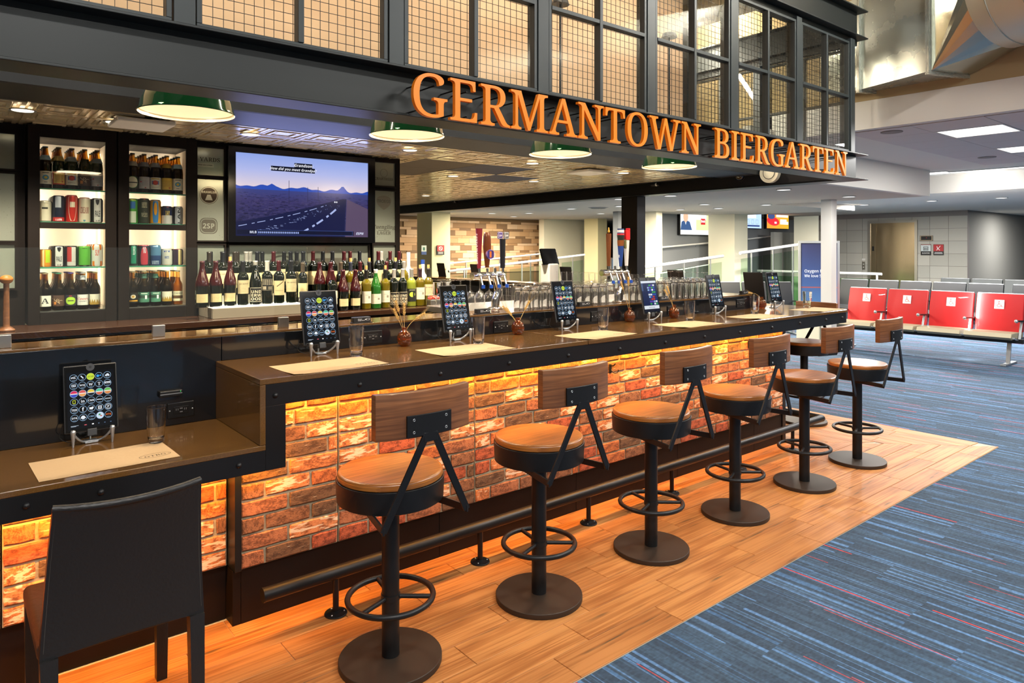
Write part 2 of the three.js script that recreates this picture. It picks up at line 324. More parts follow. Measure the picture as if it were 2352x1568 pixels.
// countertops
const CT = 1.07, CL = 0.79, CF = -2.92, CB = -3.53, XE = 6.37, XI = 5.76;
{
  const raised = thing('countertop', 'brown quartz raised countertop with waterfall end and rounded far corner', 'countertop', [0, 0, 0]);
  const slab = (x0, x1) => uvm(span(x0, x1, CT - 0.025, CT, CB, CF, 0.003), 4);
  mesh('slab', slab(1.025, 2.985), M.counter, raised);
  // the far slab turns the corner along the end of the bar
  const r = 0.07, s = new THREE.Shape(); s.moveTo(2.988, -CF); s.lineTo(XE - r, -CF); s.absarc(XE - r, -CF + r, r, -Math.PI / 2, 0); s.lineTo(XE, 11.5); s.lineTo(XI, 11.5); s.lineTo(XI, -CB); s.lineTo(2.988, -CB); s.closePath();
  const g2 = extrude(s, 0.019, 0.003).rotateX(-Math.PI / 2).translate(0, CT - 0.022, 0); mesh('slab', uvm(g2, 4), M.counter, raised);
  mesh('waterfall_end', uvm(span(1.025, 1.05, CL + 0.001, CT - 0.0255, CB, CF, 0.003), 4), M.counter, raised);
  const low = thing('countertop', 'brown quartz lowered countertop left of the waterfall step', 'countertop', [0, 0, 0]);
  mesh('slab', uvm(span(-0.62, 1.05, CL - 0.022, CL, CB, CF, 0.003), 4), M.counter, low);
  const f = thing('steel_fascia', 'black steel fascia band with round bolts under the countertop edge', 'fascia', [0, 0, 0]);
  mesh('band', span(1.0505, XE - 0.08, 0.952, CT - 0.026, CF - 0.012, CF + 0.001 - 0.004, 0.001), M.fascia, f);
  mesh('band', span(1.0505, 1.137, 0.68, 0.9515, CF - 0.012, CF - 0.003, 0.001), M.fascia, f);
  mesh('band', span(-0.62, 1.05, 0.68, CL - 0.023, CF - 0.012, CF - 0.003, 0.001), M.fascia, f);
  const corner = []; for (let i = 0; i <= 6; i++) { const a = -Math.PI / 2 + i / 6 * Math.PI / 2; corner.push([XE - 0.08 + 0.077 * Math.cos(a), CF - 0.08 - 0.077 * Math.sin(a)]); }
  const cs = new THREE.Shape(corner.map(([x, z]) => new THREE.Vector2(x, -z)).concat(corner.slice().reverse().map(([x, z]) => new THREE.Vector2(x - 0.012 * 0.7, -(z - 0.012 * 0.7)))));
  mesh('corner_band', extrude(cs, 0.092).rotateX(-Math.PI / 2).translate(0, 0.952, 0), M.fascia, f);
  mesh('band', span(XE - 0.012, XE - 0.003, 0.952, CT - 0.026, -11.5, CF - 0.0805, 0.001), M.fascia, f);
  const bolt = lathe([[0.0001, 0.011], [0.006, 0.0095], [0.0105, 0.005], [0.012, 0]], 12).rotateX(Math.PI / 2);
  const boltAt = (x, y, z, ry = 0) => { const b = mesh('bolt', bolt, M.alu, f); b.position.set(x, y, z); b.rotation.y = ry; };
  const bm = M.steel;
  for (const [u, v] of [[633, 908], [827, 883], [1012, 858], [1170, 834], [1306, 816], [1424, 801], [1529, 786], [1619, 773], [1700, 763], [1774, 752], [1838, 742], [1898, 734], [1935, 729]]) { const p = onZ(u, v, CF); boltAt(Math.min(p[0], XE - 0.09), p[1], CF - 0.003); }
  for (const [u, v] of [[232, 1130], [549, 1069], [60, 1162]]) { const p = onZ(u, v, CF); boltAt(p[0], p[1], CF - 0.003); }
  f.traverse((o) => { if (o.name === 'bolt') o.material = bm; });
}
// dark glossy upstand and its brown cap
const ST = 1.188;
{
  const s = thing('upstand', 'dark glossy upstand panel behind the counters with brown cap', 'backsplash', [0, 0, 0]);
  mesh('panel', span(1.0535, XI - 0.001, CT + 0.0005, ST, CB - 0.02, CB - 0.0005, 0.0015), M.splash, s);
  mesh('panel', span(-0.62, 1.0505, CL + 0.0005, ST, CB - 0.02, CB - 0.0005, 0.0015), M.splash, s);
  mesh('cap', uvm(span(-0.62, XI - 0.0005, ST + 0.0005, ST + 0.012, CB - 0.26, CB - 0.002, 0.002), 4), M.counter, s);
  mesh('inner_wall', span(-0.62, 5.36, 0.3, ST, CB - 0.24, CB - 0.22), M.dark, s);
  const e = thing('upstand', 'dark glossy upstand along the end counter of the bar', 'backsplash', [0, 0, 0]);
  mesh('panel', span(XI - 0.02, XI - 0.0005, CT + 0.0005, ST, -11.5, CB - 0.021, 0.0015), M.splash, e);
  mesh('cap', uvm(span(XI - 0.26, XI - 0.0005, ST + 0.0005, ST + 0.012, -11.5, CB - 0.262, 0.002), 4), M.counter, e);
  mesh('inner_wall', span(XI - 0.24, XI - 0.22, 0.3, ST, -11.5, CB - 0.265), M.dark, e);
}
// light strips hidden behind the fascia
{
  const strip = (x0, x1, y, z, k) => {
    const t = thing('led_light_strip', k ? 'warm light strip hidden behind the fascia over the raised brick front' : 'warm light strip hidden behind the fascia over the lowered brick front', 'light strip', [0, 0, 0]);
    mesh('channel', span(x0, x1, y + 0.003, y + 0.02, z - 0.012, z + 0.012), M.alu, t);
    mesh('led_glow', span(x0, x1, y, y + 0.002, z - 0.008, z + 0.008), MAT({ color: 0x332211, emissive: LED, emissiveIntensity: 3 }), t);
    return t;
  };
  strip(1.14, 5.36, 1.024, -2.95, 1); areaLight([3.25, 1.021, -2.95], [0, -1, -0.5], 4.22, 0.03, LED, 98);
  strip(-0.6, 1.12, 0.745, -2.95, 0); areaLight([0.26, 0.742, -2.95], [0, -1, -0.5], 1.72, 0.03, LED, 88);
}
// foot rail
{
  const t = thing('foot_rail', 'black steel foot rail on floor posts along the bar', 'foot rail', [0, 0, 0]);
  const y = 0.19, z = -2.86;
  mesh('pipe', rod([1.02, y, z], [5.72, y, z], 0.029, 0.029, 20), M.steel, t);
  mesh('end_cap', cyl(0.03, 0.03, 0.006).rotateZ(Math.PI / 2).translate(1.02, y, z), M.steel, t);
  mesh('pipe', rod([5.72, y, z], [5.72, y, -8], 0.029, 0.029, 20), M.steel, t);
  mesh('elbow', sph(0.0295, 5.72, y, z, 16), M.steel, t);
  for (const x of [1.338, 2.133, 2.927, 3.707, 4.5, 5.25]) {
    mesh('post', cyl(0.0135, 0.0135, y - 0.035, x, 0.014, z, 14), M.steel, t);
    const fl = mesh('flange', lathe([[0.0001, 0.016], [0.02, 0.016], [0.022, 0.01], [0.048, 0.008], [0.05, 0.004], [0.05, 0], [0.0001, 0]], 24).translate(x, 0.0068, z), M.steel, t);
    mesh('screw', [0, 1, 2].map((k) => sph(0.004, x + 0.036 * Math.cos(k * 2.1 + 0.4), 0.016, z + 0.036 * Math.sin(k * 2.1 + 0.4), 6)), M.alu, fl);
  }
}
// coat hooks on the brick
for (const [u, v] of [[1401, 846], [1719, 790]]) {
  const p = onZ(u, v, BZ + 0.009), t = thing('coat_hook', 'small black double coat hook on the brick front', 'hook', [p[0], p[1], BZ + 0.0095], 0, 'coat hooks under the bar');
  mesh('plate', rbox(0.022, 0.06, 0.005, 0, 0, 0.0025, 0.002), M.black, t);
  mesh('prong', tube([[0, 0.02, 0.004], [0, 0.022, 0.03], [0, 0.035, 0.045]], 0.004, 8), M.black, t);
  mesh('prong', tube([[0.004, -0.01, 0.004], [0.02, -0.028, 0.02], [0.038, -0.024, 0.03], [0.042, -0.008, 0.034]], 0.004, 8), M.black, t);
}

// ---------- bar stools ----------
function makeStool() {
  const t = thing('bar_stool', '', 'bar stool', [0, 0.0068, 0]);
  mesh('base_disc', lathe([[0.0001, 0], [0.198, 0], [0.2, 0.003], [0.2, 0.022], [0.197, 0.026], [0.0001, 0.027]], 56), M.baseMetal, t);
  mesh('column', lathe([[0.034, 0.026], [0.034, 0.65]], 28), M.steel, t);
  const y = 0.255, R = 0.165;
  const ring = mesh('foot_ring', new THREE.TorusGeometry(R, 0.0115, 10, 56).rotateX(Math.PI / 2).translate(0, y, 0), M.steel, t);
  mesh('collar', cyl(0.0375, 0.0375, 0.022, 0, y - 0.011, 0, 28), M.steel, ring);
  for (let k = 0; k < 3; k++) { const a = 0.7 + k * 2 * Math.PI / 3; mesh('spoke', rod([0.036 * Math.cos(a), y, 0.036 * Math.sin(a)], [R * Math.cos(a), y, R * Math.sin(a)], 0.009), M.steel, ring); }
  mesh('seat_pan', lathe([[0.0001, 0.642], [0.2, 0.642], [0.206, 0.646], [0.21, 0.726], [0.205, 0.728], [0.0001, 0.728]], 56), M.steel, t);
  const seat = lathe([[0.0001, 0.7285], [0.2, 0.7285], [0.203, 0.731], [0.204, 0.748], [0.199, 0.755], [0.19, 0.757], [0.0001, 0.757]], 56);
  mesh('seat', uvm(seat, 2.2), M.seat, t);
  // curved wooden backrest, hollow side towards the sitter
  const pts = [], n = 14, w = 0.39, sag = 0.035, th = 0.026;
  const zc = (x) => 0.3 - 0.02 - sag * (x / (w / 2)) ** 2;
  const s = new THREE.Shape();
  for (let i = 0; i <= n; i++) { const x = -w / 2 + w * i / n; i ? s.lineTo(x, zc(x)) : s.moveTo(x, zc(x)); }
  for (let i = n; i >= 0; i--) { const x = -w / 2 + w * i / n; s.lineTo(x, zc(x) - th); }
  s.closePath();
  const bg = toCreasedNormals(new THREE.ExtrudeGeometry(s, { depth: 0.155, bevelEnabled: true, bevelSize: 0.003, bevelThickness: 0.004, bevelSegments: 2 }), 0.6).rotateX(Math.PI / 2);
  bg.translate(0, 1.1, 0);
  mesh('backrest', uvm(bg, 1.8), M.backWood, t);
  // plate with the two splayed flat legs of the back frame
  const bar0 = (a, b, wd, side) => bar(a, b, wd, 0.009, side);
  const sp = new THREE.Shape(); for (let i = 0; i <= 8; i++) { const x = -0.092 + 0.023 * i; i ? sp.lineTo(x, zc(x) + 0.0045) : sp.moveTo(x, zc(x) + 0.0045); } for (let i = 8; i >= 0; i--) { const x = -0.092 + 0.023 * i; sp.lineTo(x, zc(x) + 0.0105); } sp.closePath();
  const plate = mesh('back_plate', toCreasedNormals(new THREE.ExtrudeGeometry(sp, { depth: 0.074, bevelEnabled: true, bevelSize: 0.001, bevelThickness: 0.001, bevelSegments: 1 }), 0.6).rotateX(Math.PI / 2).translate(0, 1.022, 0), M.steel, t);
  for (const x of [-0.068, 0.068]) for (const yy of [0.963, 1.007]) mesh('screw', new THREE.TorusGeometry(0.004, 0.0014, 6, 14).translate(x, yy, zc(x) + 0.0118), M.alu, plate);
  mesh('neck', rbox(0.058, 0.034, 0.009, 0, 0.939, 0.287, 0.002), M.steel, t);
  for (const sg of [-1, 1]) {
    mesh('back_strut', [bar0([sg * 0.018, 0.945, 0.287], [sg * 0.178, 0.628, 0.262], 0.027, [1, 0, 0])], M.steel, t);
    mesh('under_arm', [bar0([sg * 0.178, 0.633, 0.268], [sg * 0.125, 0.636, 0.02], 0.028, [0, 1, 0])], M.steel, t);
  }
  return t;
}
const stool = makeStool();
const stoolX = [1.351, 2.127, 2.93, 3.72, 4.555, 5.347];
const stoolLabels = [
  'wooden bar stool with A-shaped back frame, first stool beside the bar\'s step', 'wooden bar stool with A-shaped back frame, second stool from the bar\'s step',
  'wooden bar stool with A-shaped back frame, third stool from the bar\'s step', 'wooden bar stool with A-shaped back frame, fourth stool from the bar\'s step',
  'wooden bar stool with A-shaped back frame, fifth stool from the bar\'s step', 'wooden bar stool with A-shaped back frame, last of the front row near the carpet corner'];
stoolX.forEach((x, i) => { const o = i ? copyOf(stool, [x, 0.0068, -2.397], 0) : stool; o.position.set(x, 0.0068, -2.397); o.userData.label = stoolLabels[i]; o.userData.group = 'bar stools'; });
copyOf(stool, [6.19, 0.0068, -3.26], Math.PI / 2, 'wooden bar stool facing the bar\'s end counter, backrest rising above the countertop', 'bar stools');

// ---------- leather chair ----------
{
  M.leather = PHY({ color: 0x1d1b1a, roughness: 0.42, bumpMap: T.leather, bumpScale: 0.0008, sheen: 0.1 });
  const t = thing('leather_chair', 'black leather side chair with stitched edges drawn up to the lowered counter', 'chair', [0.43, 0.0005, -2.38]);
  // back: one curved sheet, wide below, with a rounded top edge
  const nx = 12, ny = 18, P = (i, j, back) => {
    const v = j / ny, u = i / nx * 2 - 1, hw = 0.222 - 0.026 * v, y = 0.44 + 0.45 * v + 0.016 * u * u * 0 + (v < 0.05 ? 0.03 * (1 - u * u) * 0 : 0);
    const lean = 0.01 + 0.065 * v * v, hollow = 0.022 * (1 - u * u) * (0.3 + 0.7 * v), th = 0.03 * (1 - 0.25 * v);
    const sag = j === 0 ? 0.012 * (1 - u * u) : 0;
    return [u * hw, y + sag + (j === ny ? -0.012 * (1 - u * u) : 0), lean + hollow * 0.9 - (back ? 0 : th)];
  };
  const pos = [], uv = [], idx = [], id = (i, j, b) => (b ? 0 : (nx + 1) * (ny + 1)) + j * (nx + 1) + i;
  for (const b of [1, 0]) for (let j = 0; j <= ny; j++) for (let i = 0; i <= nx; i++) { pos.push(...P(i, j, b)); uv.push(i / nx * 1.5, j / ny * 1.5); }
  for (let j = 0; j < ny; j++) for (let i = 0; i < nx; i++) {
    let a = id(i, j, 1), b = id(i + 1, j, 1), c = id(i + 1, j + 1, 1), d = id(i, j + 1, 1); idx.push(a, b, c, a, c, d);
    a = id(i, j, 0); b = id(i + 1, j, 0); c = id(i + 1, j + 1, 0); d = id(i, j + 1, 0); idx.push(a, c, b, a, d, c);
  }
  const rim = (A, B) => idx.push(id(...A, 1), id(...A, 0), id(...B, 0), id(...A, 1), id(...B, 0), id(...B, 1));
  for (let i = 0; i < nx; i++) { rim([i + 1, ny], [i, ny]); rim([i, 0], [i + 1, 0]); }
  for (let j = 0; j < ny; j++) { rim([0, j + 1], [0, j]); rim([nx, j], [nx, j + 1]); }
  const g = new THREE.BufferGeometry(); g.setAttribute('position', new THREE.Float32BufferAttribute(pos, 3)); g.setAttribute('uv', new THREE.Float32BufferAttribute(uv, 2)); g.setIndex(idx);
  const back = mesh('backrest', toCreasedNormals(g, 0.9), M.leather, t);
  const stitch = MAT({ color: 0x3b3733, roughness: 0.8 });
  for (const sg of [-1, 1]) { const pts = []; for (let j = 1; j <= ny; j++) { const p = P(sg < 0 ? 0 : nx, j, 1); pts.push([p[0] - sg * 0.008, p[1], p[2] + 0.0006]); } mesh('stitching', tube(pts, 0.0009, 5, 40), stitch, back); }
  mesh('top_piping', tube(Array.from({ length: 9 }, (_, k) => { const p = P(k * nx / 8, ny, 1), q = P(k * nx / 8, ny, 0); return [p[0], p[1] - 0.001, (p[2] + q[2]) / 2]; }), 0.0112, 14, 64), M.leather, back);
  mesh('seat', rbox(0.45, 0.055, 0.47, 0, 0.452, -0.25, 0.02, 3), PHY({ color: 0x2a211b, roughness: 0.5, bumpMap: T.leather, bumpScale: 0.0008 }), t);
  const leg = (x, z, x2, z2) => { const gg = new THREE.CylinderGeometry(0.031, 0.025, 0.445, 4, 1).rotateY(Math.PI / 4); const p = gg.attributes.position; for (let i = 0; i < p.count; i++) { const k = (p.getY(i) + 0.22) / 0.44; p.setX(i, p.getX(i) + x2 + (x - x2) * k); p.setZ(i, p.getZ(i) + z2 + (z - z2) * k); } gg.translate(0, 0.22, 0); return toCreasedNormals(gg, 0.3); };
  mesh('leg', leg(0.199, -0.003, 0.196, 0.03), M.leather, t); mesh('leg', leg(-0.199, -0.003, -0.196, 0.03), M.leather, t);
  mesh('leg', leg(0.2, -0.46, 0.2, -0.47), M.leather, t); mesh('leg', leg(-0.2, -0.46, -0.2, -0.47), M.leather, t);
}

// ---------- sign beam and clerestory ----------
const BY0 = 2.25, BY1 = 2.48, BZF = -2.857;
{
  const b = tag(thing('sign_beam', 'charcoal steel channel beam carrying the orange letters', 'beam', [0, 0, 0]), null, null, null, 'structure');
  mesh('bottom_flange', [span(-1.2, 6.6, BY0, BY0 + 0.012, -3.05, BZF, 0.003), span(6.4, 6.6, BY0, BY0 + 0.012, -12, -3.051, 0.003)], M.beam, b);
  mesh('top_flange', [span(-1.2, 6.6, BY1 - 0.004, BY1 + 0.008, -3.05, BZF, 0.003), span(6.4, 6.6, BY1 - 0.004, BY1 + 0.008, -12, -3.051, 0.003)], M.beam, b);
  mesh('web', [span(-1.2, 6.53, BY0 + 0.012, BY1 - 0.004, -3.0, -2.94), span(6.47, 6.53, BY0 + 0.012, BY1 - 0.004, -12, -3.001)], M.beam, b);
  mesh('fillet', [span(-1.2, 6.52, BY0 + 0.012, BY0 + 0.022, -2.94, -2.92, 0.004)], M.beam, b);
}
function windowBay(x0, x1, n, along, z, group, label) {                       // a steel sash with panes and a wire grille behind the glass
  const t = thing('sash_window', label, 'window', [0, 0, 0], 0, group);
  const yA = 2.492, yB = 2.99, yC = 3.47, f = 0.02, d = 0.045;
  const place = (a0, a1, y0, y1, e0, e1, r = 0.002) => along === 'x' ? span(a0, a1, y0, y1, z + e0, z + e1, r) : span(z - e1, z - e0, y0, y1, -a1, -a0, r);
  mesh('outer_frame', [place(x0, x1, yA, yA + f, -d, 0), place(x0, x1, yC, yC + f, -d, 0), place(x0, x0 + f, yA + f, yC, -d, 0), place(x1 - f, x1, yA + f, yC, -d, 0)], M.frame, t);
  const mid = (x0 + x1) / 2;
  mesh('mullion', place(mid - 0.013, mid + 0.013, yA + f, yC, -d, 0.006), M.frame, t);
  mesh('glazing_bar', [place(x0 + f, mid - 0.0135, yB - 0.012, yB + 0.012, -d, 0.004), place(mid + 0.0135, x1 - f, yB - 0.012, yB + 0.012, -d, 0.004)], M.frame, t);
  for (const [a, b] of [[x0 + f, mid - 0.013], [mid + 0.013, x1 - f]]) for (const [c, e] of [[yA + f, yB - 0.012], [yB + 0.012, yC]])
    mesh('pane', along === 'x' ? new THREE.PlaneGeometry(b - a, e - c).translate((a + b) / 2, (c + e) / 2, z - 0.02) : new THREE.PlaneGeometry(b - a, e - c).rotateY(Math.PI / 2).translate(z - 0.02, (c + e) / 2, -(a + b) / 2), M.paneGlass, t);
  const wires = [];
  for (let x = x0 + 0.035; x < x1; x += 0.042) wires.push(place(x, x + 0.0019, yA, yC + 0.02, -0.063, -0.06, 0));
  for (let y = yA + 0.03; y < yC; y += 0.042) wires.push(place(x0, x1, y, y + 0.0019, -0.066, -0.063, 0));
  tag(mesh('wire_grille', wires, M.dark, t), null, null, null, 'stuff');
  return t;
}
{
  const edges = []; for (let i = -1; i < 7; i++) edges.push(-0.275 + i * 0.94 + 0.04);
  const posts = [];
  for (let i = 0; i < 8; i++) {
    const x0 = -1.115 + i * 0.94, x1 = x0 + 0.86;
    if (x1 > 6.5) break;
    windowBay(x0 + 0.005, x1 - 0.005, 2, 'x', -2.9, 'front clerestory windows', 'charcoal steel clerestory window with wire grille above the sign beam');
    posts.push(x1 + 0.04);
  }
  const fr = tag(thing('clerestory_frame', 'charcoal steel posts and head channel around the clerestory windows', 'frame', [0, 0, 0]), null, null, null, 'structure');
  for (const x of posts) mesh('post', span(x - 0.04, x + 0.04, 2.488, 3.52, -2.99, x > 6.3 ? -2.89 : -2.895, 0.003), M.frame, fr);
  mesh('head_channel', [span(-1.2, 6.6, 3.55, 3.562, -3.05, BZF, 0.003), span(-1.2, 6.53, 3.492, 3.8, -3.0, -2.93), span(-1.2, 6.6, 3.8, 3.812, -3.05, BZF, 0.003),
    span(6.4, 6.6, 3.55, 3.562, -12, -3.051, 0.003), span(6.47, 6.53, 3.492, 3.8, -12, -3.001), span(6.4, 6.6, 3.8, 3.812, -12, -3.051, 0.003)], M.beam, fr);
  for (let i = 0; i < 6; i++) { const a = 3.02 + i * 0.94; windowBay(a + 0.005, a + 0.855, 2, 'z', 6.53, 'end clerestory windows', 'charcoal steel clerestory window with wire grille on the end side of the bar'); mesh('post', span(6.47, 6.53, 2.488, 3.49, -(a + 0.94), -(a + 0.86), 0.003), M.frame, fr); }
}
// letters
{
  const font = await new FontLoader().loadAsync('fonts/droid/droid_serif_regular.typeface.json');
  const t = thing('sign_lettering', 'orange raised letters reading GERMANTOWN BIERGARTEN on the charcoal beam', 'sign', [0, 0, 0]);
  const capH = 0.203, y0 = 2.246;
  const word = (s, xa, xb) => {
    const gl = [...s].map((c) => { const g = new TextGeometry(c, { font, size: 1, depth: 1, curveSegments: 8, bevelEnabled: false }); g.computeBoundingBox(); return g; });
    const adv = [...s].map((c) => { const d = font.data.glyphs[c]; return d.ha / font.data.resolution; });
    let x = 0; const at = adv.map((a) => { const r = x; x += a * 1.0; return r; });
    const lo = at[0] + gl[0].boundingBox.min.x, hi = at.at(-1) + gl.at(-1).boundingBox.max.x, k = (xb - xa) / (hi - lo);
    const bb = gl[1].boundingBox, ky = capH / (bb.max.y - bb.min.y);
    gl.forEach((g, i) => {
      g.translate(at[i] - lo, 0, 0).scale(k, ky, 0.022).translate(xa, y0, -2.805);
      g.computeBoundingBox(); const b = g.boundingBox;
      const m = mesh('letter', g, M.orange, t); m.userData.label = 'orange letter ' + s[i];
      const cx = (b.min.x + b.max.x) / 2, w = b.max.x - b.min.x;
      for (const [px, py] of [[cx - w * 0.3, b.min.y + 0.03], [cx + w * 0.22, b.min.y + 0.03], [cx - w * 0.2, b.max.y - 0.05], [cx + w * 0.2, b.max.y - 0.05]]) mesh('standoff', rod([px, py, -2.806], [px, py, -2.94], 0.004, 0.004, 6), M.black, m);
    });
  };
  word('GERMANTOWN', 1.689, 3.918); word('BIERGARTEN', 4.077, 6.026);
}
// ---------- things on the counter ----------
// the tablets' home screen
function drawIcons(g, w, h) {
  g.fillStyle = '#070b12'; g.fillRect(0, 0, w, h);
  g.fillStyle = 'rgba(40,60,90,0.25)'; for (let i = 0; i < 40; i++) for (let j = 0; j < 30; j++) if ((i + j) % 2) g.fillRect(j * w / 30, i * h / 40, 3, 3);
  const cx = (i) => w * (0.14 + 0.18 * i), cy = (j) => h * (0.1 + 0.142 * j), r = w * 0.08;
  const ring = (i, j, fill = '#05080d', line = '#9fc4e6') => { g.beginPath(); g.arc(cx(i), cy(j), r, 0, 7); g.fillStyle = fill; g.fill(); g.lineWidth = w * 0.008; g.strokeStyle = line; g.stroke(); };
  const cap = (i, j) => { g.fillStyle = '#8fa4bb'; g.fillRect(cx(i) - r * 0.4, cy(j) + r * 0.66, r * 0.8, r * 0.12); };
  const word = (i, j, s, k = 0.62, col = '#f4f8ff', font = 'sans-serif') => txt(g, s, cx(i), cy(j), `bold ${Math.round(r * k)}px ${font}`, col);
  for (let j = 0; j < 6; j++) for (let i = 0; i < 5; i++) { ring(i, j); cap(i, j); }
  word(0, 0, 'PHL', 0.7); g.strokeStyle = '#dfe9f5'; g.lineWidth = r * 0.1; g.beginPath(); g.moveTo(cx(0) - r * 0.8, cy(0) - r * 0.1); g.lineTo(cx(0) + r * 0.7, cy(0) - r * 0.5); g.stroke();
  g.lineWidth = r * 0.32; g.beginPath(); g.moveTo(cx(1) - r * 0.35, cy(0) - r * 0.5); g.lineTo(cx(1) + r * 0.35, cy(0) + r * 0.35); g.stroke();
  ring(2, 0, '#c6dd3e', '#d8e86a'); word(2, 0, 'AFAR', 0.6, '#6d7d22', 'serif');
  g.fillStyle = '#3f9fe6'; g.beginPath(); g.arc(cx(3) - r * 0.3, cy(0), r * 0.4, 0, 7); g.fill(); g.beginPath(); g.arc(cx(3) + r * 0.4, cy(0) - r * 0.1, r * 0.22, 0, 7); g.fill();
  g.fillStyle = '#dfe9f5'; for (const [a, b, c] of [[-0.3, 0.1, 0.3], [0.1, -0.1, 0.38], [0.4, 0.12, 0.26]]) { g.beginPath(); g.arc(cx(4) + r * a, cy(0) + r * b, r * c, 0, 7); g.fill(); }
  g.lineWidth = r * 0.14; g.strokeStyle = '#dfe9f5'; g.strokeRect(cx(0) - r * 0.5, cy(1) - r * 0.4, r, r * 0.6); g.fillRect(cx(0) - r * 0.3, cy(1) - r * 0.2, r * 0.6, r * 0.25);
  word(1, 1, 'WSJ', 0.75, '#f4f8ff', 'serif'); word(2, 1, 'W', 1.1, '#f4f8ff', 'serif'); word(3, 1, 'T', 1.2, '#f4f8ff', 'serif'); g.fillStyle = '#eef4fb'; g.fillRect(cx(4) - r * 0.8, cy(1) - r * 0.4, r * 1.6, r * 0.6); word(4, 1, 'IMDb', 0.5, '#0a0f16');
  const pies = [['#d9345a', '#3a4fc0'], ['#d9605e', '#e9a25c'], ['#e8c84a', '#20242c'], ['#4fc39a', '#d2684c'], ['#6fbf5a', '#d98a4c']];
  pies.forEach(([a, b], i) => { ring(i, 2, b); g.save(); g.beginPath(); g.arc(cx(i), cy(2), r * 0.93, 0, 7); g.clip(); g.fillStyle = a; g.fillRect(cx(i) - r, cy(2) - r, 2 * r, r * 1.0); g.fillStyle = '#f4f0ea'; g.fillRect(cx(i) - r, cy(2) - r * 0.12, 2 * r, r * 0.26); g.restore(); });
  g.strokeStyle = '#c9d63a'; g.lineWidth = r * 0.16; g.strokeRect(cx(0) - r * 0.3, cy(3) - r * 0.5, r * 0.6, r * 0.9);
  word(1, 3, 'in', 1.15); word(2, 3, 'CNN', 0.75); g.fillStyle = '#dfe9f5'; g.fillRect(cx(3) - r * 0.8, cy(3) - r * 0.15, r * 1.6, r * 0.24); word(4, 3, 'ROOM', 0.5);
  word(0, 4, 'TED', 0.85); word(1, 4, 'f', 1.5); 
  g.fillStyle = '#f4f8ff'; g.beginPath(); g.ellipse(cx(2), cy(4), r * 0.45, r * 0.35, 0.4, 0, 7); g.fill(); g.beginPath(); g.moveTo(cx(2) - r * 0.6, cy(4) - r * 0.45); g.lineTo(cx(2) + r * 0.1, cy(4)); g.lineTo(cx(2) - r * 0.5, cy(4) + r * 0.4); g.fill(); g.beginPath(); g.arc(cx(2) + r * 0.35, cy(4) - r * 0.25, r * 0.24, 0, 7); g.fill();
  g.strokeStyle = '#f4f8ff'; g.lineWidth = r * 0.14; g.strokeRect(cx(3) - r * 0.45, cy(4) - r * 0.45, r * 0.9, r * 0.9); g.beginPath(); g.arc(cx(3), cy(4), r * 0.24, 0, 7); g.stroke();
  g.beginPath(); g.arc(cx(4), cy(4), r * 0.7, 0, 7); g.stroke(); word(4, 4, 'P', 1.0, '#f4f8ff', 'serif');
  word(0, 5, 'OTG', 0.75); g.fillStyle = '#e6edf5'; g.beginPath(); g.arc(cx(1), cy(5), r * 0.55, 0, 7); g.fill(); g.fillRect(cx(1) - r * 0.7, cy(5), r * 1.4, r * 0.3); word(2, 5, 'CIBO', 0.6, '#8fb4d9');
  ring(3, 5, '#cfe0f0'); g.fillStyle = '#3f8f5a'; g.fillRect(cx(3) - r * 0.4, cy(5) - r * 0.5, r * 0.5, r * 0.5); g.fillStyle = '#c65a4a'; g.fillRect(cx(3), cy(5), r * 0.5, r * 0.3); word(4, 5, 'OTG', 0.75, '#f0702a');
  const fy = h * 0.945; g.fillStyle = '#c9d8e8'; g.fillRect(w * 0.06, fy - 5, w * 0.16, 5); g.fillRect(w * 0.06, fy + 5, w * 0.11, 5);
  g.fillStyle = '#e0606a'; g.fillRect(w * 0.34, fy - 6, w * 0.05, 12); g.fillStyle = '#fff'; g.fillRect(w * 0.5, fy - 8, w * 0.04, 16); g.fillStyle = '#56708c'; for (const k of [0.63, 0.76, 0.89]) g.fillRect(w * k, fy - 6, w * 0.03, 12);
}
function drawPromo(g, w, h) {
  g.fillStyle = '#10204a'; g.fillRect(0, 0, w, h); g.fillStyle = '#dfe6ee'; g.fillRect(0, 0, w, h * 0.07); g.fillRect(0, h * 0.8, w, h * 0.11); g.fillStyle = '#0b1226'; g.fillRect(0, h * 0.91, w, h * 0.09);
  const cols = ['#2b4fae', '#e6ebf4', '#c0342e', '#1c2f70', '#8fb2dc', '#3aa05a', '#5a3fae'];
  let q = 5; for (let j = 0; j < 9; j++) for (let i = 0; i < 4; i++) { q = (q * 137 + 11) % 97; g.fillStyle = cols[q % 7]; g.fillRect(w * (0.36 + 0.13 * i) + j * 3, h * (0.12 + 0.075 * j), w * 0.11, h * 0.055); }
  g.fillStyle = 'rgba(160,190,230,0.35)'; g.fillRect(0, h * 0.07, w * 0.1, h * 0.25); txt(g, 'Technology', w / 2, h * 0.855, `${w * 0.08 | 0}px sans-serif`, '#56606c');
}
T.icons = canvasTex(600, 820, drawIcons); T.promo = canvasTex(300, 410, drawPromo);
const screenMat = (t) => PHY({ color: 0x050505, emissive: 0xffffff, emissiveMap: t, emissiveIntensity: 0.55, roughness: 0.12 });
M.icons = screenMat(T.icons); M.promo = screenMat(T.promo);
M.caseGrey = PHY({ color: 0x3b3c3e, roughness: 0.4, metalness: 0.3 }); M.tabletBlack = PHY({ color: 0x060607, roughness: 0.14 });
M.tabletBack = MAT({ color: 0x120d0b, roughness: 0.5 });
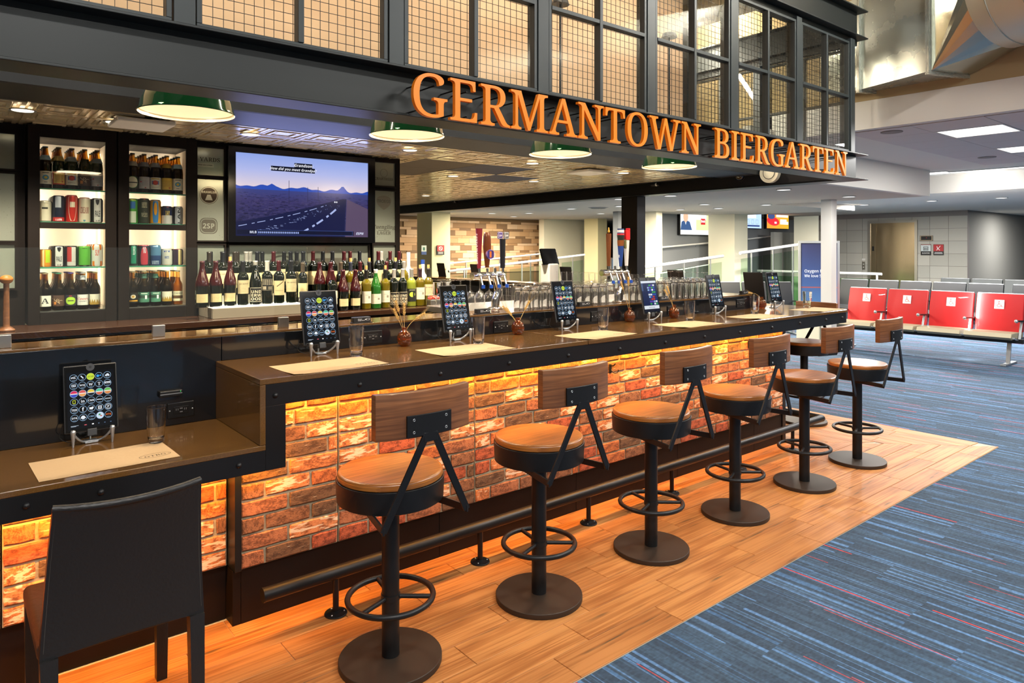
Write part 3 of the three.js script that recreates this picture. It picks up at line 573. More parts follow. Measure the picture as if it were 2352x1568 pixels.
function makeTablet(scr, withScreen = true) {
  const t = thing('tablet', '', 'tablet', [0, 0, 0]);
  const w = 0.2, h = 0.282, tilt = -0.2;
  const R = (g) => g.rotateX(tilt).translate(0, 0.052, 0.0);
  const body = mesh('case', R(rbox(w, h, 0.012, 0, h / 2, 0, 0.008, 2)), withScreen ? M.caseGrey : M.tabletBack, t);
  if (withScreen) {
    mesh('bezel', R(rbox(w - 0.009, h - 0.009, 0.002, 0, h / 2, 0.0062, 0.001)), M.tabletBlack, t);
    mesh('screen', R(new THREE.PlaneGeometry(w - 0.026, h - 0.045).translate(0, h / 2 - 0.006, 0.0075)), scr, t);
    mesh('camera_cover', R(cyl(0.016, 0.016, 0.002, 0, 0, 0, 20).rotateX(Math.PI / 2).translate(0, h - 0.012, 0.0075)), M.caseGrey, t);
    mesh('lens', R(cyl(0.005, 0.005, 0.003, 0, 0, 0, 12).rotateX(Math.PI / 2).translate(0, h - 0.011, 0.008)), M.black, t);
    mesh('clip', R(rbox(0.036, 0.03, 0.02, 0, -0.004, 0.0, 0.003)), M.caseGrey, t);
  }
  const st = mesh('stand_leg', lathe([[0.0001, 0.072], [0.008, 0.07], [0.011, 0.062], [0.0085, 0.05], [0.0055, 0.02], [0.004, 0]], 14).translate(-0.072, 0.0, 0.028), M.alu, t);
  mesh('stand_leg', lathe([[0.0001, 0.072], [0.008, 0.07], [0.011, 0.062], [0.0085, 0.05], [0.0055, 0.02], [0.004, 0]], 14).translate(0.072, 0.0, 0.028), M.alu, t);
  mesh('stand_arm', tube([[-0.072, 0.058, 0.022], [-0.055, 0.03, 0.01], [-0.03, 0.009, -0.01], [0, 0.006, -0.018], [0.03, 0.009, -0.01], [0.055, 0.03, 0.01], [0.072, 0.058, 0.022]], 0.005, 8, 40), M.alu, t);
  mesh('stand_foot', rbox(0.05, 0.008, 0.06, 0, 0.004, -0.03, 0.003), M.alu, t);
  mesh('back_strut', rod([0, 0.008, -0.05], [0, 0.12, -0.03], 0.004), M.alu, t);
  mesh('cable', tube([[0, 0.05, -0.01], [-0.03, 0.02, -0.03], [-0.08, 0.01, -0.04], [-0.11, 0.03, -0.05], [-0.1, 0.08, -0.055]], 0.0018, 6, 30), M.black, t);
  return t;
}
const tabA = makeTablet(M.icons);
tabA.position.set(0.487, CL + 0.0005, -3.42); tabA.userData = { label: 'tablet of round app icons standing on the lowered counter', category: 'tablet', group: 'tablets on the bar' };
const tabSpots = [[1.515, -3.4, 'tablet of round app icons on the raised counter, first after the step'], [2.37, -3.4, 'tablet of round app icons between the two amber vases'], [3.27, -3.4, 'tablet of round app icons on the raised counter, right of the second amber vase'],
  [4.17, -3.4, null], [5.02, -3.4, 'tablet of round app icons beside the drooping wheat and the far pint glass'], [5.95, -3.4, 'tablet of round app icons at the far corner of the bar']];
const promoTab = makeTablet(M.promo); promoTab.position.set(4.17, CT + 0.0005, -3.4); promoTab.userData = { label: 'tablet showing a photograph of cans, between the icon tablets', category: 'tablet', group: 'tablets on the bar' };
for (const [x, z, l] of tabSpots) if (l) copyOf(tabA, [x, CT + 0.0005, z], 0, l, 'tablets on the bar');
const backTab = makeTablet(null, false); backTab.userData = { label: 'tablet seen from behind on the end counter of the bar', category: 'tablet', group: 'tablets on the end counter' };
[[1740, 1], [1562, 0], [1310, 0], [1100, 0], [1022, 0]].forEach(([u, k], i) => { const p = onX(u, 620, 5.93), o = i ? copyOf(backTab, [0, 0, 0], 0) : backTab; o.position.set(5.9, CT + 0.0005, p[2]); o.rotation.y = Math.PI / 2; if (!k) o.userData = { ...o.userData, label: 'tablet seen from behind on the end counter past the bar corner' }; if (k) { o.scale.setScalar(1); o.userData = { ...o.userData, label: 'tablet seen from behind next to the wheat sprig at the bar corner' }; } });

// drinking glasses
const pintPts = [[0.0001, 0.004], [0.024, 0.004], [0.0285, 0.0], [0.0305, 0.002], [0.033, 0.03], [0.0375, 0.085], [0.0405, 0.15], [0.0395, 0.1515], [0.0385, 0.15], [0.0355, 0.085], [0.031, 0.03], [0.0285, 0.018], [0.015, 0.016], [0.0001, 0.015]];
function pint(label, group) { const t = thing('pint_glass', label, 'glass', [0, 0, 0], 0, group); return t; }
const glassMat = PHY({ color: 0xffffff, transmission: 1, thickness: 0.02, roughness: 0, ior: 1.48 });
const pintGeo = lathe([[0.0001, 0.001], ...pintPts.slice(2), ], 32);
const gl = [[0.7, CL, -3.255, 'clear pint glass on the mat of the lowered counter'], [1.628, CT, -3.24, 'clear pint glass on the mat nearest the step'], [2.385, CT, -3.215, 'clear pint glass on the mat between the amber vases'], [3.433, CT, -3.22, 'clear pint glass on the mat after the second amber vase'], [4.376, CT, -3.21, 'clear pint glass in front of a hidden vase, beside the photo tablet'], [5.266, CT, -3.207, 'clear pint glass before the far corner of the bar']];
const matTop = 0.0028;
gl.forEach(([x, y, z, l]) => { const o = mesh('pint_glass', pintGeo, glassMat); tag(o, l, 'glass', 'pint glasses on the mats'); o.position.set(x, y + matTop, z); });
{ // printed glass at the far end
  const t = thing('printed_pint_glass', 'pint glass with black print at the far end of the bar', 'glass', [6.169, CT + matTop, -3.22]);
  mesh('glass', pintGeo, glassMat, t);
  T.print = canvasTex(256, 128, (g, w, h) => { g.fillStyle = '#d8d2c4'; g.fillRect(0, 0, w, h); txt(g, '217', w * 0.3, h * 0.45, 'bold 60px serif', '#151515'); g.fillStyle = '#151515'; g.fillRect(0, h * 0.75, w, 8); g.fillStyle = '#b03028'; g.fillRect(w * 0.62, 0, w * 0.1, h); });
  mesh('print', new THREE.CylinderGeometry(0.0415, 0.0385, 0.055, 32, 1, true, -0.6, 2.2).translate(0, 0.12, 0), MAT({ map: T.print, side: THREE.DoubleSide, roughness: 0.5 }), t);
  mesh('water', cyl(0.0295, 0.034, 0.045, 0, 0.019, 0, 28), PHY({ color: 0xf3e2c8, transmission: 1, thickness: 0.03, roughness: 0, ior: 1.33 }), t);
}
// paper mats
T.mat = canvasTex(512, 320, (g, w, h) => {
  g.fillStyle = '#b99b73'; g.fillRect(0, 0, w, h); let q = 3; for (let i = 0; i < 1500; i++) { q = (q * 16807) % 2147483647; const a = q / 2147483647; q = (q * 16807) % 2147483647; g.fillStyle = a > 0.5 ? 'rgba(255,240,205,0.12)' : 'rgba(120,85,40,0.08)'; g.fillRect(a * w, q / 2147483647 * h, 10, 1); }
  g.strokeStyle = '#4b3c26'; g.lineWidth = 2.2; g.beginPath(); g.ellipse(w * 0.845, h * 0.72, 62, 34, 0, 0, 7); g.stroke(); g.lineWidth = 1; g.beginPath(); g.ellipse(w * 0.845, h * 0.72, 56, 29, 0, 0, 7); g.stroke(); txt(g, 'GTBG', w * 0.845, h * 0.725, 'bold 31px serif', '#4b3c26');
});
M.mat = MAT({ map: T.mat, roughness: 0.92, side: THREE.DoubleSide });
function mat(x, y, z, turn, label, curl) {
  const g = new THREE.PlaneGeometry(0.47, 0.29, 20, 12).rotateX(-Math.PI / 2), p = g.attributes.position;
  for (let i = 0; i < p.count; i++) { const a = p.getX(i) / 0.235, b = p.getZ(i) / 0.145; p.setY(i, 0.0016 + curl * 0.012 * Math.max(0, Math.abs(a) - 0.75) * 4 * Math.max(0, b) ** 2 * (a < 0 ? 1 : 0.5) + 0.0004 * Math.sin(a * 7 + b * 3)); }
  g.computeVertexNormals(); const o = solo('paper_mat', g, M.mat, label, 'placemat', 'paper placemats'); o.position.set(x, y, z); o.rotation.y = turn; return o;
}
mat(0.49, CL, -3.115, 0.03, 'kraft paper placemat with oval print on the lowered counter', 0);
mat(1.405, CT, -3.07, 0.02, 'kraft paper placemat under the glass beside the step', 0.3);
mat(2.2, CT, -3.08, -0.02, 'kraft paper placemat in front of the tablet between the amber vases', 0.3);
mat(3.21, CT, -3.07, 0.03, 'kraft paper placemat in front of the third raised tablet', 0.6);
mat(4.18, CT, -3.075, -0.01, 'kraft paper placemat in front of the tablet with a photograph', 0.6);
mat(5.09, CT, -3.075, 0.02, 'kraft paper placemat left of the far corner tablet', 0.8);
mat(6.09, CT, -3.085, 0, 'kraft paper placemat under the printed glass at the far corner', 0.5);
{ const o = mat(6.2, CT, -3.85, Math.PI / 2, 'kraft paper placemat on the end counter of the bar', 0.3); }

// amber vases of wheat
M.amber = PHY({ color: 0xdc9a50, transmission: 0.95, thickness: 0, roughness: 0.03, ior: 1.5 });
M.amberWater = PHY({ color: 0xc4742a, roughness: 0.05, transmission: 0.9, thickness: 0 });
M.straw = MAT({ color: 0xc9a25c, roughness: 0.85 });
const earGeo = (() => { const l = []; for (let k = 0; k < 9; k++) for (const s of [-1, 1]) l.push(new THREE.SphereGeometry(0.0042, 6, 5).scale(0.8, 1.7, 0.7).rotateZ(-s * 0.45).translate(s * 0.0045 * (1 - k / 14), 0.004 + k * 0.0072, (k % 2 ? 1 : -1) * 0.0018)); return merge(l); })();
const awnGeo = (() => { const l = []; for (let k = 0; k < 9; k++) for (const s of [-1, 1]) l.push(rod([s * 0.004, 0.008 + k * 0.0072, 0], [s * (0.016 + 0.0016 * k), 0.07 + k * 0.008, (k % 3 - 1) * 0.01], 0.0004, 0.0001, 3)); return merge(l); })();
function wheat(t, x0, dir, len, bend, full = true) {
  const [dx, dz] = dir, L = len, pts = []; for (let k = 0; k <= 6; k++) { const s = k / 6; pts.push([x0 + dx * (s + bend * s * s) * L, 0.06 + L * s * (1 - bend * 0.35 * s), dz * s * L]); }
  mesh('wheat_stem', tube(pts, 0.0012, 5, 24), M.straw, t);
  const a = new THREE.Vector3(...pts[5]), b = new THREE.Vector3(...pts[6]), q = new THREE.Quaternion().setFromUnitVectors(new THREE.Vector3(0, 1, 0), b.clone().sub(a).normalize());
  const e = mesh('wheat_ear', earGeo, M.straw, t); e.position.copy(b); e.quaternion.copy(q);
  tag(mesh('awns', awnGeo, M.straw, e), null, null, null, 'stuff');
}
function vase(x, z, label, stems, y = CT, turn = 0) {
  const t = thing('amber_vase', label, 'vase', [x, y + 0.0005, z], turn, 'amber vases of wheat');
  mesh('glass', lathe([[0.0001, 0.002], [0.022, 0], [0.034, 0.01], [0.042, 0.032], [0.041, 0.055], [0.032, 0.076], [0.016, 0.087], [0.0135, 0.093], [0.0135, 0.1], [0.017, 0.103], [0.017, 0.106], [0.0125, 0.106], [0.0115, 0.09], [0.0145, 0.085], [0.03, 0.074], [0.0385, 0.055], [0.0395, 0.032], [0.032, 0.013], [0.0001, 0.006]], 32), M.amber, t);
  mesh('water', lathe([[0.0001, 0.008], [0.03, 0.014], [0.038, 0.032], [0.0385, 0.045], [0.0001, 0.045]], 28), M.amberWater, t);
  for (const s of stems) wheat(t, 0, ...s);
  return t;
}
vase(2.01, -3.41, 'amber vase with three upright wheat ears, nearer the step', [[[-0.22, 0.06], 0.15, 0.25], [[-0.02, 0.02], 0.12, 0.1], [[0.3, 0.05], 0.13, 0.9], [[-0.3, -0.05], 0.1, 0.2]]);
vase(2.845, -3.41, 'amber vase with splayed wheat beside the second raised tablet', [[[-0.75, 0.05], 0.09, 0.2], [[0.55, 0.0], 0.1, 0.1], [[-0.55, -0.1], 0.07, 0.2]]);
vase(3.98, -3.46, 'amber vase of wheat behind the tablet with a photograph', [[[-0.3, 0], 0.2, 0.2], [[-0.15, 0.1], 0.22, 0.1]]);
vase(4.46, -3.42, 'amber vase of drooping wheat behind a pint glass', [[[-0.45, 0.05], 0.14, 0.35], [[-0.3, 0.0], 0.15, 0.25]]);
vase(5.80, -3.46, 'amber vase with one bent wheat ear by the corner tablet', [[[-0.5, 0.05], 0.15, 1.2]]);
[7.6, 9.0].forEach((z) => vase(5.98, -z, 'amber vase of wheat on the far part of the end counter', [[[-0.4, 0.1], 0.12, 0.3], [[0.2, 0.1], 0.12, 0.2]]));

// power outlets and card readers
T.swipe = canvasTex(256, 80, (g, w, h) => { g.fillStyle = '#151516'; g.fillRect(0, 0, w, h); txt(g, 'Please', 62, 26, 'bold 20px sans-serif', '#e8e8e8', 'left'); txt(g, 'Swipe Here', 62, 52, 'bold 20px sans-serif', '#e8e8e8', 'left'); g.strokeStyle = '#e8e8e8'; g.lineWidth = 4; g.strokeRect(192, 22, 48, 30); g.fillStyle = '#e8e8e8'; g.fillRect(170, 30, 24, 14); });
M.swipe = MAT({ map: T.swipe, roughness: 0.5 });
function outlet(u, v, label) {
  const p = onZ(u, v, CB), t = thing('power_outlet', label, 'outlet', [p[0], p[1], CB], 0, 'power outlets on the upstand');
  mesh('plate', rbox(0.118, 0.072, 0.008, 0, 0, 0.0035, 0.003), M.fascia, t);
  mesh('receptacle', rbox(0.066, 0.034, 0.003, 0, 0, 0.0085, 0.002), M.black, t);
  for (const [x, y] of [[-0.022, 0.004], [-0.014, 0.004], [0.014, 0.004], [0.022, 0.004]]) mesh('slot', box(0.0022, 0.009, 0.001, x, y, 0.0103), M.alu, t);
  mesh('usb_port', box(0.012, 0.004, 0.001, 0, 0.008, 0.0103), M.alu, t); mesh('usb_port', box(0.012, 0.004, 0.001, 0, -0.008, 0.0103), M.alu, t);
  for (const x of [-0.05, 0.05]) mesh('screw', sph(0.004, x, 0, 0.0075, 8), M.alu, t);
}
outlet(415, 940, 'black power outlet under the swipe reader of the lowered counter'); outlet(855, 774, 'black power outlet behind the first raised pint glass'); outlet(1150, 750, 'black power outlet left of the second amber vase');
outlet(1370, 726, 'black power outlet behind the third raised pint glass'); outlet(1543, 712, 'black power outlet right of the tablet with a photograph'); outlet(1700, 696, 'black power outlet right of the far wheat sprig');
function reader(u, v, label) {
  const p = onZ(u, v, CB - 0.03), t = thing('card_reader', label, 'card reader', [p[0], ST + 0.0125, CB - 0.035], 0, 'card readers on the upstand');
  mesh('body', rbox(0.11, 0.03, 0.03, 0, 0.019, 0, 0.004), M.fascia, t);
  mesh('foot', rbox(0.118, 0.005, 0.04, 0, 0.0025, 0, 0.002), M.fascia, t);
  mesh('face_print', new THREE.PlaneGeometry(0.104, 0.024).translate(0, 0.019, 0.0153), M.swipe, t);
}
reader(830, 738, 'black card swipe reader above the first raised outlet'); reader(1109, 718, 'black card swipe reader between the second raised tablet and vase'); reader(1341, 694, 'black card swipe reader beside the third raised tablet'); reader(1522, 680, 'black card swipe reader beside the tablet with a photograph'); reader(1710, 670, 'black card swipe reader near the far corner tablet');
{
  const p = onZ(390, 902, CB), t = thing('card_reader', 'black card swipe reader fixed on the dark panel above the lowered counter', 'card reader', [p[0], p[1], CB]);
  mesh('body', rbox(0.1, 0.03, 0.028, 0, 0, 0.0145, 0.006, 2), M.fascia, t); mesh('slot', box(0.094, 0.004, 0.004, 0, 0.0, 0.0275), M.alu, t); mesh('indicator', sph(0.002, 0.04, 0.008, 0.028, 6), MAT({ color: 0x0a3010, emissive: 0x20d050, emissiveIntensity: 1 }), t);
}

// glass screen on steel clips
{
  const t = thing('glass_screen', 'clear glass screen on steel clips above the dark upstand', 'glass screen', [0, 0, 0]);
  const x1 = onZ(705, 570, -3.62)[0];
  mesh('pane', box(x1 + 0.62, 0.4, 0.01, (x1 - 0.62) / 2, 1.425, -3.62), PHY({ color: 0xf3faf7, transmission: 1, thickness: 0.01, roughness: 0.0, ior: 1.5 }), t);
  for (const [u, v] of [[365, 765], [8, 792], [652, 748]]) { const p = onZ(u, v, -3.61); for (const s of [-1, 1]) mesh('clip', rbox(0.055, 0.055, 0.006, p[0], ST + 0.0405, -3.62 + s * 0.0085, 0.003), M.brushed, t); mesh('clip_base', rbox(0.055, 0.012, 0.0225, p[0], ST + 0.0185, -3.62, 0.002), M.brushed, t); }
}
// ---------- back bar ----------
const BWZ = -5.05, CEIL = 2.37, BCY = 1.163;
M.darkWood = PHY({ color: 0x130d09, roughness: 0.55, specularIntensity: 0.3 });
const at = (u, v, z = BWZ) => onZ(u, v, z);
{
  const w = tag(thing('wall_back', 'dark framed partition wall behind the back bar', null), null, null, null, 'structure');
  mesh('wall_board', span(1.335, 2.945, 0, CEIL - 0.002, BWZ - 0.12, BWZ - 0.02), M.darkWood, w);
  mesh('wall_board', span(-1.0, 0.375, 0, CEIL - 0.002, BWZ - 0.12, BWZ - 0.02), M.darkWood, w);
}
// speckled old mirror panels with printed emblems, held in a dark frame
function panelTex(w, h, draw) {
  return canvasTex(w, h, (g) => { g.fillStyle = '#c9cec2'; g.fillRect(0, 0, w, h); let q = w * 7 + h; const R = () => (q = (q * 16807) % 2147483647) / 2147483647; for (let i = 0; i < w * h / 900; i++) { g.fillStyle = `rgba(60,58,40,${0.2 + 0.6 * R()})`; const r = 0.5 + 1.8 * R() * R(); g.beginPath(); g.arc(R() * w, R() * h, r, 0, 7); g.fill(); } draw(g, w, h); });
}
const grey = '#8a867c';
const emblems = {
  yards: (g, w, h) => { txt(g, 'YARDS', w * 0.48, h * 0.42, `bold ${w * 0.22 | 0}px serif`, '#6a665c'); g.fillStyle = '#e4e0d2'; g.fillRect(0, h * 0.56, w * 0.62, h * 0.14); txt(g, 'BREW UNTO OTHERS', w * 0.31, h * 0.63, `bold ${w * 0.055 | 0}px sans-serif`, '#3a362e'); },
  round: (g, w, h) => {
    g.fillStyle = '#4a3a2a'; g.beginPath(); g.arc(w * 0.44, h * 0.26, w * 0.34, 0, 7); g.fill(); g.strokeStyle = '#d8d4c6'; g.lineWidth = w * 0.03; g.beginPath(); g.arc(w * 0.44, h * 0.26, w * 0.31, 0, 7); g.stroke();
    txt(g, 'BRAWLER', w * 0.44, h * 0.21, `bold ${w * 0.12 | 0}px sans-serif`, '#e2decf'); g.fillStyle = '#d8d4c6'; g.beginPath(); g.moveTo(w * 0.3, h * 0.34); g.lineTo(w * 0.38, h * 0.25); g.lineTo(w * 0.5, h * 0.25); g.lineTo(w * 0.58, h * 0.34); g.fill();
    g.fillStyle = grey; const x = w * 0.1, y = h * 0.63, s = w * 0.66; g.beginPath(); g.roundRect(x, y, s, s * 0.94, s * 0.3); g.fill(); g.strokeStyle = '#c9cec2'; g.lineWidth = 4; g.beginPath(); g.roundRect(x + 7, y + 7, s - 14, s * 0.94 - 14, s * 0.26); g.stroke(); txt(g, '2SP', x + s / 2, y + s * 0.48, `bold ${w * 0.27 | 0}px sans-serif`, '#d7dacd');
  },
  bar: (g, w, h) => { g.strokeStyle = '#8f9088'; g.lineWidth = 5; g.beginPath(); g.arc(w * 0.5, h * 0.45, w * 0.16, 0, 7); g.stroke(); txt(g, 'CRABTREES', w * 0.5, h * 0.7, `bold ${w * 0.14 | 0}px serif`, '#77746a'); },
  shield: (g, w, h) => {
    g.fillStyle = '#b9b4a6'; g.beginPath(); g.moveTo(w * 0.5, h * 0.37); g.bezierCurveTo(w * 0.1, h * 0.27, w * 0.0, h * 0.1, w * 0.5, h * 0.09); g.bezierCurveTo(w * 1.0, h * 0.1, w * 0.9, h * 0.27, w * 0.5, h * 0.37); g.fill(); txt(g, 'TROEGS', w * 0.5, h * 0.2, `${w * 0.17 | 0}px sans-serif`, '#6a6558');
    txt(g, 'Yuengling', w * 0.5, h * 0.7, `italic bold ${w * 0.2 | 0}px serif`, '#77736a'); g.fillStyle = '#77736a'; g.fillRect(w * 0.25, h * 0.765, w * 0.5, 3); txt(g, 'LAGER', w * 0.5, h * 0.82, `bold ${w * 0.18 | 0}px serif`, '#77736a');
  },
  wide: (g, w, h) => { txt(g, 'ee', w * 0.03, h * 0.55, `${h * 0.5 | 0}px serif`, '#55534a'); g.strokeStyle = '#77756c'; g.lineWidth = 4; g.beginPath(); g.arc(w * 0.35, h * 0.5, h * 0.3, 0, 7); g.stroke(); txt(g, 'D', w * 0.36, h * 0.5, `bold ${h * 0.3 | 0}px serif`, '#77756c'); txt(g, 'Yuengling', w * 0.55, h * 0.35, `italic bold ${h * 0.2 | 0}px serif`, '#77756c'); txt(g, 'LAGER', w * 0.55, h * 0.58, `bold ${h * 0.2 | 0}px serif`, '#77756c'); g.fillStyle = '#9a978c'; for (const k of [0.68, 0.78]) { g.beginPath(); g.moveTo(w * k - 30, h * 0.25); g.lineTo(w * k + 30, h * 0.25); g.lineTo(w * k, h * 0.8); g.fill(); } },
  plain: () => {}, red: (g, w, h) => { g.fillStyle = '#c03a2c'; g.fillRect(0, h * 0.05, w * 0.6, h * 0.3); },
};
function mirrorPanel(u0, v0, u1, v1, em, label, z = BWZ) {
  const a = at(u0, v0, z), b = at(u0, v1, z), x1 = at(u1, v0, z)[0], w = x1 - a[0], h = a[1] - b[1];
  const t = thing('mirror_panel', label, 'mirror', [a[0] + w / 2, b[1], z], 0, 'printed mirror panels');
  const k = 360 / Math.max(w, h);
  mesh('mirror_glass', new THREE.PlaneGeometry(w, h).translate(0, h / 2, -0.008), PHY({ map: panelTex(Math.round(w * k), Math.round(h * k), emblems[em]), color: 0xc4c4bc, metalness: 0.55, roughness: 0.14 }), t);
  const f = 0.012; mesh('frame', [span(-w / 2 - f, w / 2 + f, -f, 0, -0.018, 0.008), span(-w / 2 - f, w / 2 + f, h, h + f, -0.018, 0.008), span(-w / 2 - f, -w / 2, 0, h, -0.018, 0.008), span(w / 2, w / 2 + f, 0, h, -0.018, 0.008)], M.darkWood, t);
}
mirrorPanel(453, 337, 515, 401, 'yards', 'small mirror panel with grey lettering above the round emblem'); mirrorPanel(453, 410, 515, 552, 'round', 'mirror panel with a round and a rounded-square emblem beside the screen'); mirrorPanel(453, 563, 515, 690, 'plain', 'plain mirror panel behind the wine bottles beside the cooler');
mirrorPanel(526, 563, 846, 690, 'wide', 'wide mirror panel behind the wine bottles under the screen'); mirrorPanel(857, 371, 908, 425, 'bar', 'small mirror panel with emblem right of the screen'); mirrorPanel(857, 437, 908, 556, 'shield', 'mirror panel with shield and lager script right of the screen'); mirrorPanel(857, 563, 908, 690, 'plain', 'plain mirror panel at the wall end behind red-capped bottles');
mirrorPanel(-60, 300, 34, 383, 'plain', 'small mirror panel at the wall left of the cooler'); mirrorPanel(-60, 394, 34, 552, 'red', 'mirror panel with red sticker left of the cooler'); mirrorPanel(-60, 562, 34, 664, 'plain', 'low mirror panel behind the wooden grinder left of the cooler');
// television
{
  const W0 = 1.03, H0 = 0.59, t = thing('television', 'wall television showing a dusk desert road', 'television', [2.1, 2.005, BWZ]);
  T.tv = canvasTex(1024, 586, (g, w, h) => {
    let s = g.createLinearGradient(0, 0, 0, h * 0.5); s.addColorStop(0, '#8fa6e8'); s.addColorStop(0.4, '#b4bcec'); s.addColorStop(0.8, '#e2d2dc'); s.addColorStop(1, '#ecd3c4'); g.fillStyle = s; g.fillRect(0, 0, w, h * 0.5);
    g.fillStyle = '#2c4fb4'; g.beginPath(); g.moveTo(0, h * 0.4); for (let i = 0; i <= 64; i++) { const x = i / 64; g.lineTo(x * w, h * (0.385 + 0.012 * Math.sin(x * 23) + 0.008 * Math.sin(x * 61) - 0.035 * Math.exp(-(((x - 0.25) / 0.02) ** 2)) - 0.05 * Math.exp(-(((x - 0.79) / 0.025) ** 2)) + 0.04 * x * 0.4)); } g.lineTo(w, h * 0.55); g.lineTo(0, h * 0.55); g.fill();
    s = g.createLinearGradient(0, h * 0.42, 0, h); s.addColorStop(0, '#3b4484'); s.addColorStop(0.25, '#3a3568'); s.addColorStop(1, '#23264e'); g.fillStyle = s; g.fillRect(0, h * 0.43, w, h);
    let q = 77; const R = () => (q = (q * 16807) % 2147483647) / 2147483647; for (let i = 0; i < 900; i++) { const y = h * (0.47 + 0.35 * R()); g.fillStyle = R() > 0.5 ? 'rgba(20,20,50,0.5)' : 'rgba(90,80,120,0.35)'; g.fillRect(R() * w, y, 8 + 26 * R(), 2 + 6 * (y / h - 0.45) * R() * 5); }
    g.fillStyle = '#141a44'; g.beginPath(); g.moveTo(w * 0.79, h * 0.5); g.lineTo(w * 0.82, h * 0.5); g.lineTo(w * 0.8, h); g.lineTo(-w * 0.1, h); g.lineTo(-w * 0.1, h * 0.86); g.bezierCurveTo(w * 0.3, h * 0.76, w * 0.6, h * 0.58, w * 0.79, h * 0.5); g.fill();
    g.fillStyle = '#5a4a66'; g.beginPath(); g.moveTo(w * 0.825, h * 0.5); g.lineTo(w, h * 0.62); g.lineTo(w, h); g.lineTo(w * 0.81, h); g.fill();
    g.strokeStyle = '#aab8e8'; g.lineWidth = 5; g.setLineDash([60, 34, 22, 18]); g.beginPath(); g.moveTo(w * 0.02, h * 0.88); g.quadraticCurveTo(w * 0.42, h * 0.74, w * 0.66, h * 0.59); g.stroke(); g.lineWidth = 14; g.beginPath(); g.moveTo(w * 0.47, h * 0.95); g.quadraticCurveTo(w * 0.66, h * 0.77, w * 0.76, h * 0.6); g.stroke(); g.setLineDash([]);
    g.fillStyle = 'rgba(170,184,232,0.75)'; for (let i = 0; i < 60; i++) { const k = R(), x = w * (0.1 + 0.6 * k) + 90 * R(), y = h * (0.94 - 0.36 * k) + 14 * R(); g.fillRect(x, y, 6 + 26 * (1 - k) * R(), 2 + 5 * (1 - k) * R()); }
    g.strokeStyle = '#2a2a4a'; g.lineWidth = 3; for (const [x, a, b] of [[0.375, 0.3, 0.6], [0.515, 0.37, 0.56], [0.595, 0.36, 0.54]]) { g.beginPath(); g.moveTo(w * x, h * a); g.lineTo(w * x, h * b); g.stroke(); }
    g.fillStyle = '#f4f6ff'; for (const x of [0.727, 0.742]) { g.beginPath(); g.arc(w * x, h * 0.545, 6, 0, 7); g.fill(); }
    g.fillStyle = '#0a0d1c'; g.fillRect(w * 0.415, h * 0.075, w * 0.135, h * 0.055); g.fillRect(w * 0.245, h * 0.13, w * 0.325, h * 0.06);
    txt(g, 'Grandson:', w * 0.483, h * 0.104, 'italic bold 30px sans-serif', '#f2f4ff'); txt(g, 'How did you meet Grandpa?', w * 0.408, h * 0.161, 'italic bold 26px sans-serif', '#f2f4ff');
    g.fillStyle = '#0a1230'; g.fillRect(w * 0.01, h * 0.925, w * 0.87, h * 0.055); g.strokeStyle = '#4a64b0'; g.lineWidth = 2; g.strokeRect(w * 0.15, h * 0.925, w * 0.72, h * 0.055); g.fillStyle = '#8fa0d8'; for (let i = 0; i < 22; i++) g.fillRect(w * (0.155 + i * 0.0135), h * 0.942, 10, 14); txt(g, 'MLB', w * 0.12, h * 0.953, 'bold 24px sans-serif', '#e8ecff'); txt(g, 'ESPN', w * 0.93, h * 0.953, 'italic bold 26px sans-serif', '#dfe6ff');
  });
  mesh('bezel', [span(-W0 / 2 - 0.05, W0 / 2 + 0.06, H0 / 2, H0 / 2 + 0.04, 0.0, 0.055), span(-W0 / 2 - 0.05, W0 / 2 + 0.06, -H0 / 2 - 0.045, -H0 / 2, 0.0, 0.055), span(-W0 / 2 - 0.05, -W0 / 2, -H0 / 2, H0 / 2, 0.0, 0.055), span(W0 / 2, W0 / 2 + 0.06, -H0 / 2, H0 / 2, 0.0, 0.055)], M.tabletBlack, t);
  mesh('screen', new THREE.PlaneGeometry(W0, H0).translate(0, 0, 0.045), PHY({ color: 0x030303, emissive: 0xffffff, emissiveMap: T.tv, emissiveIntensity: 0.55, roughness: 0.15 }), t);
  mesh('back_housing', span(-W0 / 2, W0 / 2, -H0 / 2, H0 / 2, -0.018, 0.04), M.black, t);
  areaLight([2.1, 2.005, BWZ + 0.06], [0, 0, 1], 1.0, 0.56, new THREE.Color(0.35, 0.42, 1), 1.6);
}
